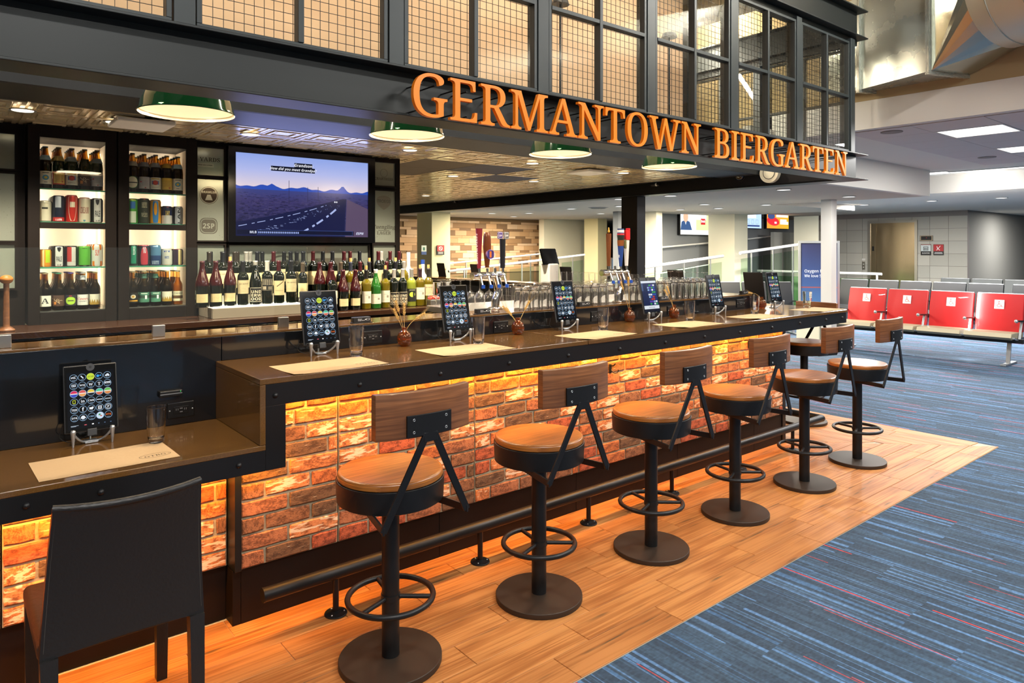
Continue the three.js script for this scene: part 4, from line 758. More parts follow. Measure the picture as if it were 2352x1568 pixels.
// back counter and lit riser
{
  const t = thing('back_counter', 'dark brown back counter under the coolers and bottles', 'counter', [0, 0, 0]);
  mesh('worktop', uvm(span(-1, 3.42, BCY - 0.035, BCY, BWZ - 0.015, -4.6, 0.003), 4), PHY({ color: 0x3c2416, roughness: 0.25, clearcoat: 0.4 }), t);
  mesh('front', span(-1, 3.4, 0.05, BCY - 0.036, -5.0, -4.64), M.darkWood, t);
  const r = thing('bottle_riser', 'pale metal bottle riser with glowing top under the wine bottles', 'riser', [0, 0, 0]);
  const x1 = onZ(692, 700, -4.7)[0];
  mesh('lower_step', span(1.345, x1, BCY + 0.0005, 1.23, -4.88, -4.7, 0.002), PHY({ color: 0xa79a86, roughness: 0.4, metalness: 0.4 }), r);
  mesh('light_panel', span(1.35, x1 - 0.005, 1.2305, 1.238, -4.875, -4.702), MAT({ color: 0xfff0d8, emissive: SOFTW, emissiveIntensity: 0.9 }), r);
  areaLight([(1.35 + x1) / 2, 1.24, -4.79], UP, x1 - 1.36, 0.16, SOFTW, 5);
  mesh('upper_step', span(1.345, x1, BCY + 0.0005, 1.3, -5.041, -4.885, 0.002), PHY({ color: 0xa79a86, roughness: 0.4, metalness: 0.4 }), r);
  const r2 = thing('bottle_riser', 'dark wooden stepped riser under the bottles at the wall end', 'riser', [0, 0, 0]);
  mesh('lower_step', span(x1 + 0.005, 2.94, BCY + 0.0005, 1.22, -4.9, -4.81, 0.002), M.darkWood, r2); mesh('upper_step', span(x1 + 0.005, 2.94, BCY + 0.0005, 1.3, -5.041, -4.905, 0.002), M.darkWood, r2);
}
// ---------- bottles and cans ----------
const label128 = (bg, draw) => canvasTex(160, 160, (g, w, h) => { g.fillStyle = bg; g.fillRect(0, 0, w, h); draw && draw(g, w, h); });
const scrawl = (g, w, h, col, n = 4, y0 = 0.3) => { g.fillStyle = col; for (let i = 0; i < n; i++) g.fillRect(w * (0.24 + 0.05 * (i % 2)), h * (y0 + i * 0.11), w * (0.5 - 0.1 * (i % 2)), 3); };
const crest = (g, w, h, a, b) => { g.fillStyle = a; g.beginPath(); g.arc(w / 2, h / 2, w * 0.2, 0, 7); g.fill(); g.fillStyle = b; g.beginPath(); g.arc(w / 2, h / 2, w * 0.1, 0, 7); g.fill(); };
M.amberGlass = PHY({ color: 0xcbaa5c, transmission: 1, thickness: 0, roughness: 0.03, ior: 1.5 });
M.beer = PHY({ color: 0x120704, roughness: 0.25 });
M.wineGlass = PHY({ color: 0x0b100a, roughness: 0.06, clearcoat: 1, clearcoatRoughness: 0.03 });
M.oliveGlass = PHY({ color: 0x8a7a18, roughness: 0.05, transmission: 0.6, thickness: 0, clearcoat: 1 });
M.greenGlass = PHY({ color: 0x2f7a2a, roughness: 0.05, transmission: 0.5, thickness: 0, clearcoat: 1 });
M.limeGlass = PHY({ color: 0xb0b84a, roughness: 0.05, transmission: 0.6, thickness: 0, clearcoat: 1 });
const lm = (t) => MAT({ map: t, roughness: 0.65 });
const prof = {
  euro: [[0.0001, 0.002], [0.03, 0], [0.0327, 0.004], [0.0332, 0.14], [0.0305, 0.165], [0.0175, 0.215], [0.0145, 0.235], [0.0135, 0.247], [0.0145, 0.25], [0.0142, 0.256], [0.0001, 0.256]],
  long: [[0.0001, 0.002], [0.027, 0], [0.0305, 0.004], [0.0308, 0.125], [0.0285, 0.142], [0.0165, 0.168], [0.0145, 0.19], [0.0128, 0.22], [0.0138, 0.223], [0.0135, 0.229], [0.0001, 0.229]],
  bord: [[0.0001, 0.004], [0.033, 0], [0.037, 0.005], [0.0372, 0.185], [0.035, 0.2], [0.0245, 0.215], [0.016, 0.225], [0.0143, 0.235], [0.0138, 0.285], [0.0148, 0.288], [0.0148, 0.298], [0.0001, 0.298]],
  burg: [[0.0001, 0.004], [0.036, 0], [0.0405, 0.005], [0.0408, 0.15], [0.036, 0.18], [0.023, 0.22], [0.0155, 0.25], [0.0138, 0.285], [0.0148, 0.288], [0.0148, 0.298], [0.0001, 0.298]],
};
const bg_ = {}; for (const k in prof) bg_[k] = lathe(prof[k], 22);
bg_.euroBeer = lathe([[0.0001, 0.006], [0.0318, 0.006], [0.0321, 0.14], [0.0295, 0.165], [0.0215, 0.195], [0.0001, 0.195]], 18);
bg_.longBeer = lathe([[0.0001, 0.006], [0.0292, 0.006], [0.0295, 0.125], [0.0272, 0.142], [0.016, 0.166], [0.0145, 0.185], [0.0001, 0.185]], 18);
const arcLabel = (r, h, y, ang = 2.6) => new THREE.CylinderGeometry(r, r, h, 18, 1, true, -ang / 2, ang).translate(0, y, 0);
function beerBottle(o) {
  const t = thing(o.kind === 'euro' ? 'beer_bottle' : 'longneck_bottle', o.text, 'bottle', [0, 0, 0]);
  const R = o.kind === 'euro' ? 0.0336 : 0.0312, cy = o.kind === 'euro' ? 0.257 : 0.23;
  mesh('glass', bg_[o.kind], o.clear ? PHY({ color: 0xf0d9a0, transmission: 1, thickness: 0, roughness: 0.03 }) : M.amberGlass, t);
  mesh('beer', bg_[o.kind + 'Beer'], o.clear ? PHY({ color: 0xc07a10, transmission: 0.4, thickness: 0, roughness: 0.2 }) : M.beer, t);
  mesh('cap', lathe([[0.0155, -0.006], [0.0145, 0.001], [0.0001, 0.0015]], 16).translate(0, cy, 0), MAT({ color: o.cap ?? 0x9a8a6a, roughness: 0.35, metalness: 0.6 }), t);
  if (o.tex) mesh('label', arcLabel(R, o.lh ?? 0.078, o.ly ?? 0.066), o.m ??= lm(o.tex), t);
  if (o.neck) mesh('neck_label', new THREE.CylinderGeometry(0.0202, 0.0305, 0.03, 18, 1, true, -1.4, 2.8).translate(0, o.kind === 'euro' ? 0.188 : 0.2, 0).scale(o.kind === 'euro' ? 1.06 : 0.62, 1, o.kind === 'euro' ? 1.06 : 0.62), MAT({ color: o.neck, roughness: 0.6 }), t);
  return t;
}
function can(o) {
  const t = thing('drink_can', o.text, 'can', [0, 0, 0]), h = o.h ?? 0.122, r = 0.0325;
  mesh('printed_body', lathe([[0.026, 0.0], [0.0325, 0.009], [0.0325, h - 0.013], [0.027, h - 0.002]], 28).rotateY(Math.PI), PHY({ map: o.tex, roughness: 0.3, metalness: 0.35 }), t);
  mesh('lid', [lathe([[0.0001, h - 0.006], [0.024, h - 0.006], [0.0265, h], [0.0275, h - 0.002]], 24), lathe([[0.0275, 0.0], [0.0001, 0.004]], 20)], M.alu, t);
  return t;
}
const canTex = (bg, draw) => canvasTex(256, 128, (g, w, h) => { g.fillStyle = bg; g.fillRect(0, 0, w, h); g.save(); g.translate(w / 2, 0); draw(g, 90, h); g.restore(); });
const cT = {
  cream: canTex('#e4dcc0', (g, w, h) => { scrawl(g, 0.01, h, '#2a2a24', 1); g.fillStyle = '#2a2a24'; g.fillRect(-24, h * 0.3, 48, 4); g.fillRect(-20, h * 0.42, 40, 4); g.fillStyle = '#1f3a3a'; g.fillRect(-50, h * 0.8, 100, 14); }),
  navy: canTex('#1c2436', (g, w, h) => { g.fillStyle = '#c0332e'; g.fillRect(-50, h * 0.62, 100, h * 0.24); g.fillStyle = '#cfd4dc'; g.fillRect(-24, h * 0.12, 40, h * 0.36); txt(g, 'LAGER', 0, h * 0.68, 'bold 14px sans-serif', '#fff'); }),
  red: canTex('#c22a1e', (g, w, h) => { g.strokeStyle = '#e9dcc0'; g.lineWidth = 3; g.beginPath(); g.ellipse(0, h * 0.42, 28, 34, 0, 0, 7); g.stroke(); g.fillStyle = '#e9dcc0'; g.fillRect(-18, h * 0.4, 36, 10); }),
  ivory: canTex('#ddd4b8', (g, w, h) => { g.fillStyle = '#b03028'; g.fillRect(-128, 0, 256, 12); txt(g, 'CREAM', 0, h * 0.5, 'bold 17px serif', '#7a2a20'); g.fillStyle = '#4f8a9a'; g.beginPath(); g.moveTo(-8, h * 0.65); g.lineTo(8, h * 0.65); g.lineTo(0, h * 0.85); g.fill(); }),
  black: canTex('#181a1c', (g, w, h) => { g.fillStyle = '#d4d2ca'; g.fillRect(-26, h * 0.12, 52, h * 0.72); txt(g, 'PALE', 0, h * 0.55, 'bold 16px sans-serif', '#181a1c'); txt(g, 'ALE', 0, h * 0.7, 'bold 16px sans-serif', '#181a1c'); g.fillStyle = '#222'; g.beginPath(); g.arc(0, h * 0.3, 14, 0, 7); g.fill(); g.fillStyle = '#b02a2a'; g.fillRect(-50, h * 0.86, 100, 8); }),
  green: canTex('#4da03a', (g, w, h) => { g.fillStyle = '#d9d36a'; g.fillRect(-26, h * 0.12, 52, h * 0.2); g.fillStyle = '#e2ecd6'; g.fillRect(-26, h * 0.5, 52, h * 0.3); g.fillStyle = '#2e6ab0'; g.fillRect(-20, h * 0.35, 40, 14); }),
  moss: canTex('#3a3f34', (g, w, h) => { g.fillStyle = '#9a3a2e'; g.fillRect(-7, h * 0.05, 14, 22); txt(g, 'HEFE', 0, h * 0.4, 'bold 15px serif', '#c9c2a0'); txt(g, 'weizen', 0, h * 0.55, '14px serif', '#c9c2a0'); }),
  gold: canTex('#e8a41e', (g, w, h) => { g.fillStyle = '#3f86c8'; g.fillRect(-128, 0, 256, 14); g.beginPath(); g.ellipse(0, h * 0.48, 24, 36, 0, 0, 7); g.fill(); g.fillStyle = '#e8a41e'; g.beginPath(); g.arc(0, h * 0.45, 13, 0, 7); g.fill(); g.fillStyle = '#3f86c8'; g.fillRect(-128, h * 0.86, 256, 18); }),
  blue: canTex('#28345a', (g, w, h) => { g.fillStyle = '#d9d6d0'; g.fillRect(-128, h * 0.5, 256, h * 0.5); txt(g, 'DAY', 0, h * 0.45, 'bold 18px sans-serif', '#e8c860'); g.fillStyle = '#c8606a'; g.beginPath(); g.arc(0, h * 0.2, 10, 0, 7); g.fill(); }),
  silver: canTex('#b9bcc0', (g, w, h) => { g.fillStyle = '#1a1d22'; g.fillRect(-128, 0, 100, h); g.save(); g.rotate(-Math.PI / 2); txt(g, 'BLANC', -h / 2, 4, 'bold 26px sans-serif', '#1a1d22'); g.restore(); }),
  orange: canTex('#dd8a1e', (g, w, h) => { g.fillStyle = '#b7d22a'; g.fillRect(0, h * 0.1, 34, h * 0.5); g.fillStyle = '#f4d9a0'; g.fillRect(-20, 0, 12, h); }),
  blackred: canTex('#1a1a1c', (g, w, h) => { g.fillStyle = '#b83a36'; g.fillRect(-34, h * 0.2, 34, h * 0.6); g.fillStyle = '#cfcac0'; g.fillRect(0, h * 0.2, 30, h * 0.4); g.fillRect(-34, h * 0.6, 64, h * 0.2); }),
  leaf: canTex('#5fae3a', (g, w, h) => { g.fillStyle = '#20241c'; g.fillRect(-128, h * 0.68, 256, h * 0.32); txt(g, 'LEAF', 0, h * 0.3, 'bold 16px sans-serif', '#1f3014'); txt(g, 'IPA', 0, h * 0.82, 'bold 14px sans-serif', '#d9e6c8'); }),
  orangewhite: canTex('#d9d6cc', (g, w, h) => { g.fillStyle = '#e0781e'; g.fillRect(-40, 0, 16, h * 0.4); g.fillRect(16, 0, 16, h * 0.4); g.fillRect(-40, h * 0.6, 20, h * 0.4); g.fillRect(20, h * 0.6, 20, h * 0.4); txt(g, 'SLY', 0, h * 0.45, 'bold 18px sans-serif', '#d0402a'); }),
  teal: canTex('#20342f', (g, w, h) => { g.fillStyle = '#2e9a7a'; g.fillRect(-18, h * 0.2, 40, h * 0.45); txt(g, 'B', 4, h * 0.4, 'bold 30px serif', '#d9e8e0'); }),
  pink: canTex('#2a3440', (g, w, h) => { g.fillStyle = '#c8404e'; g.fillRect(-128, 0, 256, 14); g.beginPath(); g.arc(0, h * 0.55, 30, 0, 7); g.fill(); txt(g, '10', 0, h * 0.4, 'bold 22px sans-serif', '#dfe6ee'); }),
  sea: canTex('#5a86a8', (g, w, h) => { g.fillStyle = '#24406e'; g.fillRect(-128, h * 0.5, 256, h * 0.5); txt(g, 'WHITE', 0, h * 0.65, 'bold 16px serif', '#d4e2ec'); g.fillStyle = '#cfe0ea'; g.fillRect(-24, h * 0.22, 46, 10); }),
  ufo: canTex('#d6d2c4', (g, w, h) => { txt(g, 'UFO', 0, h * 0.3, 'bold 26px sans-serif', '#2a4aa0'); txt(g, 'WHITE', 0, h * 0.5, 'bold 11px sans-serif', '#2a4aa0'); g.fillStyle = '#d9a03a'; g.fillRect(-20, h * 0.82, 40, 10); }),
  plum: canTex('#3a2a40', (g, w, h) => { g.fillStyle = '#e0c88a'; g.fillRect(0, h * 0.1, 30, h * 0.8); g.fillStyle = '#a02a3a'; g.fillRect(-128, 0, 256, 10); }),
};
const bT = {
  blueCrest: label128('#ece4d0', (g, w, h) => { crest(g, w, h, '#4aa0cc', '#e8c23a'); g.fillStyle = '#2a2a2a'; g.fillRect(w * 0.3, h * 0.1, w * 0.4, 8); g.fillRect(w * 0.4, h * 0.84, w * 0.2, 6); }),
  goldRed: label128('#c23222', (g, w, h) => { g.fillStyle = '#d9b45a'; g.fillRect(w * 0.12, h * 0.08, w * 0.8, h * 0.84); scrawl(g, w, h, '#8a5a1a', 5); g.fillStyle = '#b02a2a'; g.fillRect(w * 0.66, h * 0.72, 14, 16); }),
  arms: label128('#d9d4c4', (g, w, h) => { g.fillStyle = '#3a6ab0'; g.fillRect(w * 0.25, h * 0.3, w * 0.5, h * 0.3); crest(g, w, h * 0.9, '#b03a2e', '#c23222'); g.fillStyle = '#c9a23a'; g.fillRect(w * 0.2, h * 0.08, w * 0.6, 12); scrawl(g, w, h, '#3a3a3a', 1, 0.82); }),
  brown: label128('#4a2e1e', (g, w, h) => { g.strokeStyle = '#c9b088'; g.lineWidth = 6; for (const k of [0, 1, 2]) { g.beginPath(); g.arc(w * (0.35 + 0.15 * k), h * (0.35 + 0.14 * k), 26, k, k + 3.4); g.stroke(); } g.fillStyle = '#c87a2a'; g.fillRect(w * 0.15, h * 0.6, 30, 40); }),
  silverMark: label128('#b4b0b2', (g, w, h) => { g.fillStyle = '#b03a4a'; g.fillRect(w * 0.15, h * 0.36, 22, 18); scrawl(g, w, h, '#6a6a70', 4, 0.35); g.fillStyle = '#a02a2a'; g.fillRect(w * 0.48, h * 0.88, 16, 12); }),
  oval: label128('#1a1410', (g, w, h) => { g.fillStyle = '#e0d9c2'; g.beginPath(); g.ellipse(w / 2, h / 2, w * 0.42, h * 0.48, 0, 0, 7); g.fill(); g.strokeStyle = '#4a8a4a'; g.lineWidth = 6; g.stroke(); g.fillStyle = '#2a2a2a'; g.fillRect(w * 0.12, h * 0.48, w * 0.76, 14); }),
  yellow: label128('#dcb84e', (g, w, h) => { scrawl(g, w, h, '#7a5a1a', 5, 0.25); g.fillStyle = '#b83226'; g.fillRect(w * 0.6, h * 0.8, 22, 14); }),
  letterA: label128('#e4dfd0', (g, w, h) => txt(g, 'A', w * 0.5, h * 0.5, 'bold 110px serif', '#1a1a1a')),
  greenFace: label128('#1f1a2a', (g, w, h) => { g.fillStyle = '#a6cc3a'; g.beginPath(); g.arc(w / 2, h * 0.55, w * 0.36, 0, 7); g.fill(); g.fillStyle = '#3a2a30'; g.fillRect(w * 0.3, h * 0.5, w * 0.4, 14); g.fillStyle = '#b03a3a'; g.fillRect(w * 0.4, h * 0.06, 30, 12); }),
  coors: label128('#d8d4cc', (g, w, h) => { txt(g, 'Coors', w * 0.5, h * 0.4, 'italic bold 48px serif', '#a8242c'); txt(g, 'LIGHT', w * 0.5, h * 0.65, 'bold 26px serif', '#4a4a4a'); }),
  drip: label128('#a8842e', (g, w, h) => { g.fillStyle = '#d8d2bc'; g.fillRect(0, 0, w, h * 0.5); for (let i = 0; i < 6; i++) { g.beginPath(); g.moveTo(w * i / 6, h * 0.45); g.lineTo(w * (i + 0.5) / 6, h * (0.75 + 0.1 * (i % 2))); g.lineTo(w * (i + 1) / 6, h * 0.45); g.fill(); } }),
  pinkBand: label128('#c9c6c2', (g, w, h) => { g.fillStyle = '#1e1a20'; g.fillRect(0, 0, w, h * 0.3); g.fillRect(0, h * 0.72, w, h * 0.28); g.fillStyle = '#c0387a'; g.fillRect(0, h * 0.88, w, h * 0.12); txt(g, 'B', w * 0.6, h * 0.5, 'bold 60px serif', '#55525a'); }),
  sunflower: label128('#14100c', (g, w, h) => { crest(g, w, h * 0.8, '#e8dcc0', '#d9a02a'); g.fillStyle = '#d9a02a'; g.fillRect(w * 0.1, h * 0.75, w * 0.8, 20); }),
  greenScene: label128('#3f7a62', (g, w, h) => { g.fillStyle = '#20402e'; g.fillRect(0, h * 0.3, w, h * 0.3); g.fillStyle = '#dfe8e4'; g.fillRect(w * 0.55, h * 0.3, 26, 60); g.fillStyle = '#e0e8d8'; g.fillRect(w * 0.25, h * 0.1, w * 0.5, 10); }),
  corona: label128('#d8cfae', (g, w, h) => { txt(g, 'Corona', w / 2, h * 0.2, 'bold 34px serif', '#2a2a3a'); g.fillStyle = '#5a3a1a'; g.fillRect(0, h * 0.45, w, h * 0.3); }),
  column: label128('#e2dccb', (g, w, h) => { g.fillStyle = '#1a1a1a'; g.fillRect(w * 0.36, h * 0.3, 18, h * 0.5); g.fillRect(w * 0.58, h * 0.3, 18, h * 0.5); }),
  murph: canvasTex(160, 220, (g, w, h) => { g.fillStyle = '#cbb98e'; g.fillRect(0, 0, w, h); g.strokeStyle = '#7a6a48'; g.lineWidth = 2; g.strokeRect(w * 0.2, h * 0.14, w * 0.66, h * 0.26); txt(g, 'MURPHY', w * 0.53, h * 0.28, 'bold 27px serif', '#3a2e1e'); scrawl(g, w, h, '#8a7a58', 4, 0.5); }),
  under: canvasTex(160, 220, (g, w, h) => { g.fillStyle = '#14120f'; g.fillRect(0, 0, w, h); g.strokeStyle = '#d2c4a4'; g.lineWidth = 6; g.strokeRect(8, 8, w - 16, h - 16); ['UND', 'ERW', 'OOD'].forEach((s, i) => txt(g, s, w / 2, h * (0.3 + 0.24 * i), 'bold 58px sans-serif', '#dccfae')); }),
  house: canvasTex(160, 220, (g, w, h) => { g.fillStyle = '#15140f'; g.fillRect(0, 0, w, h); g.strokeStyle = '#a89a80'; g.lineWidth = 5; g.strokeRect(6, 6, w - 12, h - 12); g.fillStyle = '#a89a80'; for (let i = 0; i < 5; i++) for (let j = 0; j < 4; j++) g.fillRect(18 + i * 26, 20 + j * 26, 18, 14); g.fillRect(16, 140, 50, 60); g.fillRect(90, 150, 56, 16); g.fillRect(90, 180, 56, 16); }),
  keyLab: canvasTex(160, 220, (g, w, h) => { g.fillStyle = '#cdbb8c'; g.fillRect(0, 0, w, h); g.strokeStyle = '#5a4a2e'; g.lineWidth = 12; g.beginPath(); g.moveTo(w * 0.3, h * 0.4); g.lineTo(w * 0.85, h * 0.05); g.stroke(); g.fillStyle = '#6a5a3a'; g.fillRect(w * 0.15, h * 0.68, w * 0.7, 4); }),
  plainLab: canvasTex(160, 120, (g, w, h) => { g.fillStyle = '#d0bd8a'; g.fillRect(0, 0, w, h); g.strokeStyle = '#a8946a'; g.lineWidth = 2; g.beginPath(); g.moveTo(w * 0.3, h * 0.5); g.bezierCurveTo(w * 0.5, h * 0.2, w * 0.5, h * 0.8, w * 0.75, h * 0.4); g.stroke(); }),
  ivoryLab: canvasTex(160, 200, (g, w, h) => { g.fillStyle = '#d6cfb8'; g.fillRect(0, 0, w, h); g.fillStyle = '#8a8470'; g.fillRect(w * 0.3, h * 0.3, w * 0.4, 4); g.fillRect(w * 0.58, h * 0.4, 30, 40); g.fillRect(w * 0.2, h * 0.8, w * 0.6, 3); }),
  moon: canvasTex(160, 220, (g, w, h) => { g.fillStyle = '#14160f'; g.fillRect(0, 0, w, h); g.fillStyle = '#b7d042'; g.beginPath(); g.arc(w / 2, h * 0.45, 44, 0, 7); g.fill(); g.fillStyle = '#14160f'; g.fillRect(w * 0.55, h * 0.2, 26, 110); txt(g, 'OFFERING', w / 2, h * 0.1, 'bold 18px sans-serif', '#cfd6a0'); }),
};
function wineBottle(o) {
  const t = thing('wine_bottle', o.text, 'wine bottle', [0, 0, 0]), k = o.kind ?? 'bord', R = k === 'burg' ? 0.0413 : 0.0377;
  mesh('glass', bg_[k], o.glass ?? M.wineGlass, t);
  if (o.fill) mesh('wine', lathe([[0.0001, 0.008], [0.035, 0.008], [0.035, 0.17], [0.02, 0.205], [0.0001, 0.205]], 16), o.fill, t);
  if (o.wax) mesh('red_wax', lathe([[0.0416, 0.14], [0.0412, 0.152], [0.0368, 0.181], [0.0238, 0.222], [0.0165, 0.252], [0.0148, 0.284], [0.0162, 0.288], [0.016, 0.3], [0.0001, 0.3008]], 22), PHY({ color: 0x310608, roughness: 0.18, clearcoat: 0.6 }), t);
  else mesh('capsule', lathe([[0.0162, 0.228], [0.0146, 0.24], [0.0146, 0.286], [0.0154, 0.2885], [0.0154, 0.2985], [0.0001, 0.2993]], 18), PHY({ color: o.cap ?? 0x1a1a1c, roughness: 0.35, metalness: o.capMetal ?? 0.2 }), t);
  if (o.cork) mesh('cork', cyl(0.0105, 0.0105, 0.028, 0, 0.2995, 0, 14), MAT({ color: 0xc79a58, roughness: 0.9 }), t);
  if (o.tex) mesh('label', arcLabel(R, o.lh ?? 0.085, o.ly ?? 0.095, o.ang ?? 2.3), o.m ??= lm(o.tex), t);
  return t;
}
const taken = [];
function freeX(x, y, z, r) {                                                 // the nearest place along the row where no other bottle stands
  for (let k = 0; k < 60; k++) for (const s of [1, -1]) { const q = x + s * k * 0.004; if (!taken.some((t) => Math.abs(t[1] - y) < 0.15 && Math.hypot(t[0] - q, t[2] - z) < r + t[3] + 0.001)) { taken.push([q, y, z, r]); return q; } }
  return null;
}
function stock(make, o, spots, group) {                                      // one of each kind, then copies
  let first; const r = make === wineBottle ? (o.kind === 'burg' ? 0.0412 : 0.0377) : make === can ? 0.0327 : o.kind === 'euro' ? 0.0335 : 0.0313;
  spots.map(([x, y, z]) => [freeX(x, y, z, r), y, z]).filter((p) => p[0] !== null && !(p[2] > -5.06 && p[2] < -4.89 && p[0] < 1.375) && !(p[2] < -5.06 && (p[0] > 1.3 - r || p[0] < 0.412 + r || (p[0] > 0.82 - r && p[0] < 0.885 + r)))).forEach(([x, y, z], i) => { const turn = Math.atan2(-x, -z) * 0.7 + rr(-0.12, 0.12); const q = i ? copyOf(first, [x, y, z], turn) : (first = make(o)); q.position.set(x, y, z); q.rotation.y = turn; q.userData.group = group; });
}
// beer coolers
const CZ = -5.0, shelfY = { top: 1.987, upper: 1.784, lower: 1.508, bottom: 1.24 };
{
  const cab = (x0, x1, o0, o1, label, hinge) => {
    const t = thing('bottle_cooler', label, 'cooler', [0, 0, 0], 0, 'lit bottle coolers');
    const yB = BCY + 0.0005, yT = CEIL - 0.004, zb = -5.46, s = 0.018;
    mesh('cabinet', [span(x0, x0 + s, yB, yT, zb, CZ - 0.025), span(x1 - s, x1, yB, yT, zb, CZ - 0.025), span(x0 + s, x1 - s, yB, yB + 0.06, zb, CZ - 0.025), span(x0 + s, x1 - s, yT - 0.06, yT, zb, CZ - 0.025)], M.darkWood, t);
    mesh('lining', [span(x0 + s, x1 - s, yB + 0.0605, yT - 0.0605, zb - 0.005, zb), span(x0 + s, x0 + s + 0.004, yB + 0.061, yT - 0.061, zb + 0.001, CZ - 0.03), span(x1 - s - 0.004, x1 - s, yB + 0.061, yT - 0.061, zb + 0.001, CZ - 0.03)], MAT({ color: 0xead8bf, roughness: 0.7 }), t);
    const door = mesh('door', [span(x0, o0, yB, yT, CZ - 0.022, CZ, 0.002), span(o1, x1, yB, yT, CZ - 0.022, CZ, 0.002), span(o0, o1, 2.29, yT, CZ - 0.022, CZ, 0.002), span(o0, o1, yB, 1.236, CZ - 0.022, CZ, 0.002), span(o0, o1, 1.742, 1.779, CZ - 0.022, CZ, 0.002)], M.darkWood, t);
    for (const [a, b] of [[1.236, 1.742], [1.779, 2.29]]) mesh('door_glass', new THREE.PlaneGeometry(o1 - o0, b - a).translate((o0 + o1) / 2, (a + b) / 2, CZ - 0.012), M.paneGlass, door);
    for (const y of [shelfY.top, shelfY.upper, shelfY.lower]) { const sh = mesh('glass_shelf', span(x0 + s + 0.006, x1 - s - 0.006, y - 0.009, y - 0.0005, zb + 0.012, CZ - 0.034), M.clearGlass, t); mesh('polished_edge', span(x0 + s + 0.006, x1 - s - 0.006, y - 0.009, y - 0.0005, CZ - 0.0335, CZ - 0.0325), M.greenEdge, sh); }
    mesh('floor_shelf', span(x0 + s + 0.006, x1 - s - 0.006, shelfY.bottom - 0.008, shelfY.bottom - 0.0005, zb + 0.012, CZ - 0.034), M.brushed, t);
    for (const x of [o0 - 0.022, o1 + 0.022]) { mesh('led_light_tube', span(x - 0.007, x + 0.007, 1.26, 2.26, -5.395, -5.38), MAT({ color: 0xfff4e0, emissive: SOFTW, emissiveIntensity: 1.2 }), t); areaLight([x + (x < (o0 + o1) / 2 ? 0.008 : -0.008), 1.76, -5.39], [x < (o0 + o1) / 2 ? 1 : -1, 0, -0.35], 0.03, 1.02, new THREE.Color(1, 0.91, 0.8), 12); }
    return t;
  };
  cab(0.383, 0.848, 0.443, 0.787, 'lit dark-framed bottle cooler beside the dark wall end', 1); cab(0.856, 1.328, 0.919, 1.262, 'lit dark-framed bottle cooler beside the wine bottles', 0);
  const fx = (u, v = 500) => { const x = onZ(u, v, -5.085)[0]; const s = (x < 0.85 ? 0.443 : 0.919) + 0.0344; return s + 0.0688 * Math.min(4, Math.max(0, Math.round((x - s) / 0.0688))); };
  const rows = (u, y, n, d = 0.072) => Array.from({ length: n }, (_, k) => [fx(u), y, -5.085 - k * d]);
  const B = (o, us, y, n, g) => stock(beerBottle, o, us.flatMap((u) => rows(u, y, n)), g), Cn = (o, us, y, n, g) => stock(can, o, us.flatMap((u) => rows(u, y, n)), g);
  const y1 = shelfY.top, y2 = shelfY.upper, y3 = shelfY.lower, y4 = shelfY.bottom, E = 'euro', L = 'long';
  B({ kind: E, tex: bT.blueCrest, neck: 0xb9d4e0, cap: 0x7a9ab0, text: 'brown beer bottle with cream label and blue emblem on the top shelf' }, [101, 409], y1, 4, 'beer bottles with blue emblem');
  B({ kind: E, tex: bT.goldRed, neck: 0xc9a860, text: 'brown beer bottle with red-edged gold label on the top shelf' }, [132], y1, 4, 'beer bottles with red-edged label');
  B({ kind: E, tex: bT.arms, neck: 0x9a9a9a, cap: 0x8a8a90, text: 'brown beer bottle with coat of arms label on the top shelf' }, [165, 359], y1, 4, 'beer bottles with coat of arms');
  B({ kind: E, tex: bT.brown, text: 'brown beer bottle with dark brown label on the top shelf' }, [195], y1, 4, 'beer bottles with brown label');
  B({ kind: E, tex: bT.silverMark, neck: 0x8a8688, text: 'brown beer bottle with silver grey label on the top shelf' }, [223, 333], y1, 4, 'beer bottles with silver label');
  B({ kind: E, tex: bT.oval, neck: 0x9a968c, cap: 0x8a8a8c, text: 'brown beer bottle with oval label beside the cooler mullion on the top shelf' }, [307], y1, 4, 'beer bottles with oval label');
  B({ kind: E, tex: bT.yellow, neck: 0xb0903a, text: 'brown beer bottle with yellow label on the top shelf' }, [384], y1, 4, 'beer bottles with yellow label');
  const tall = 0.163;
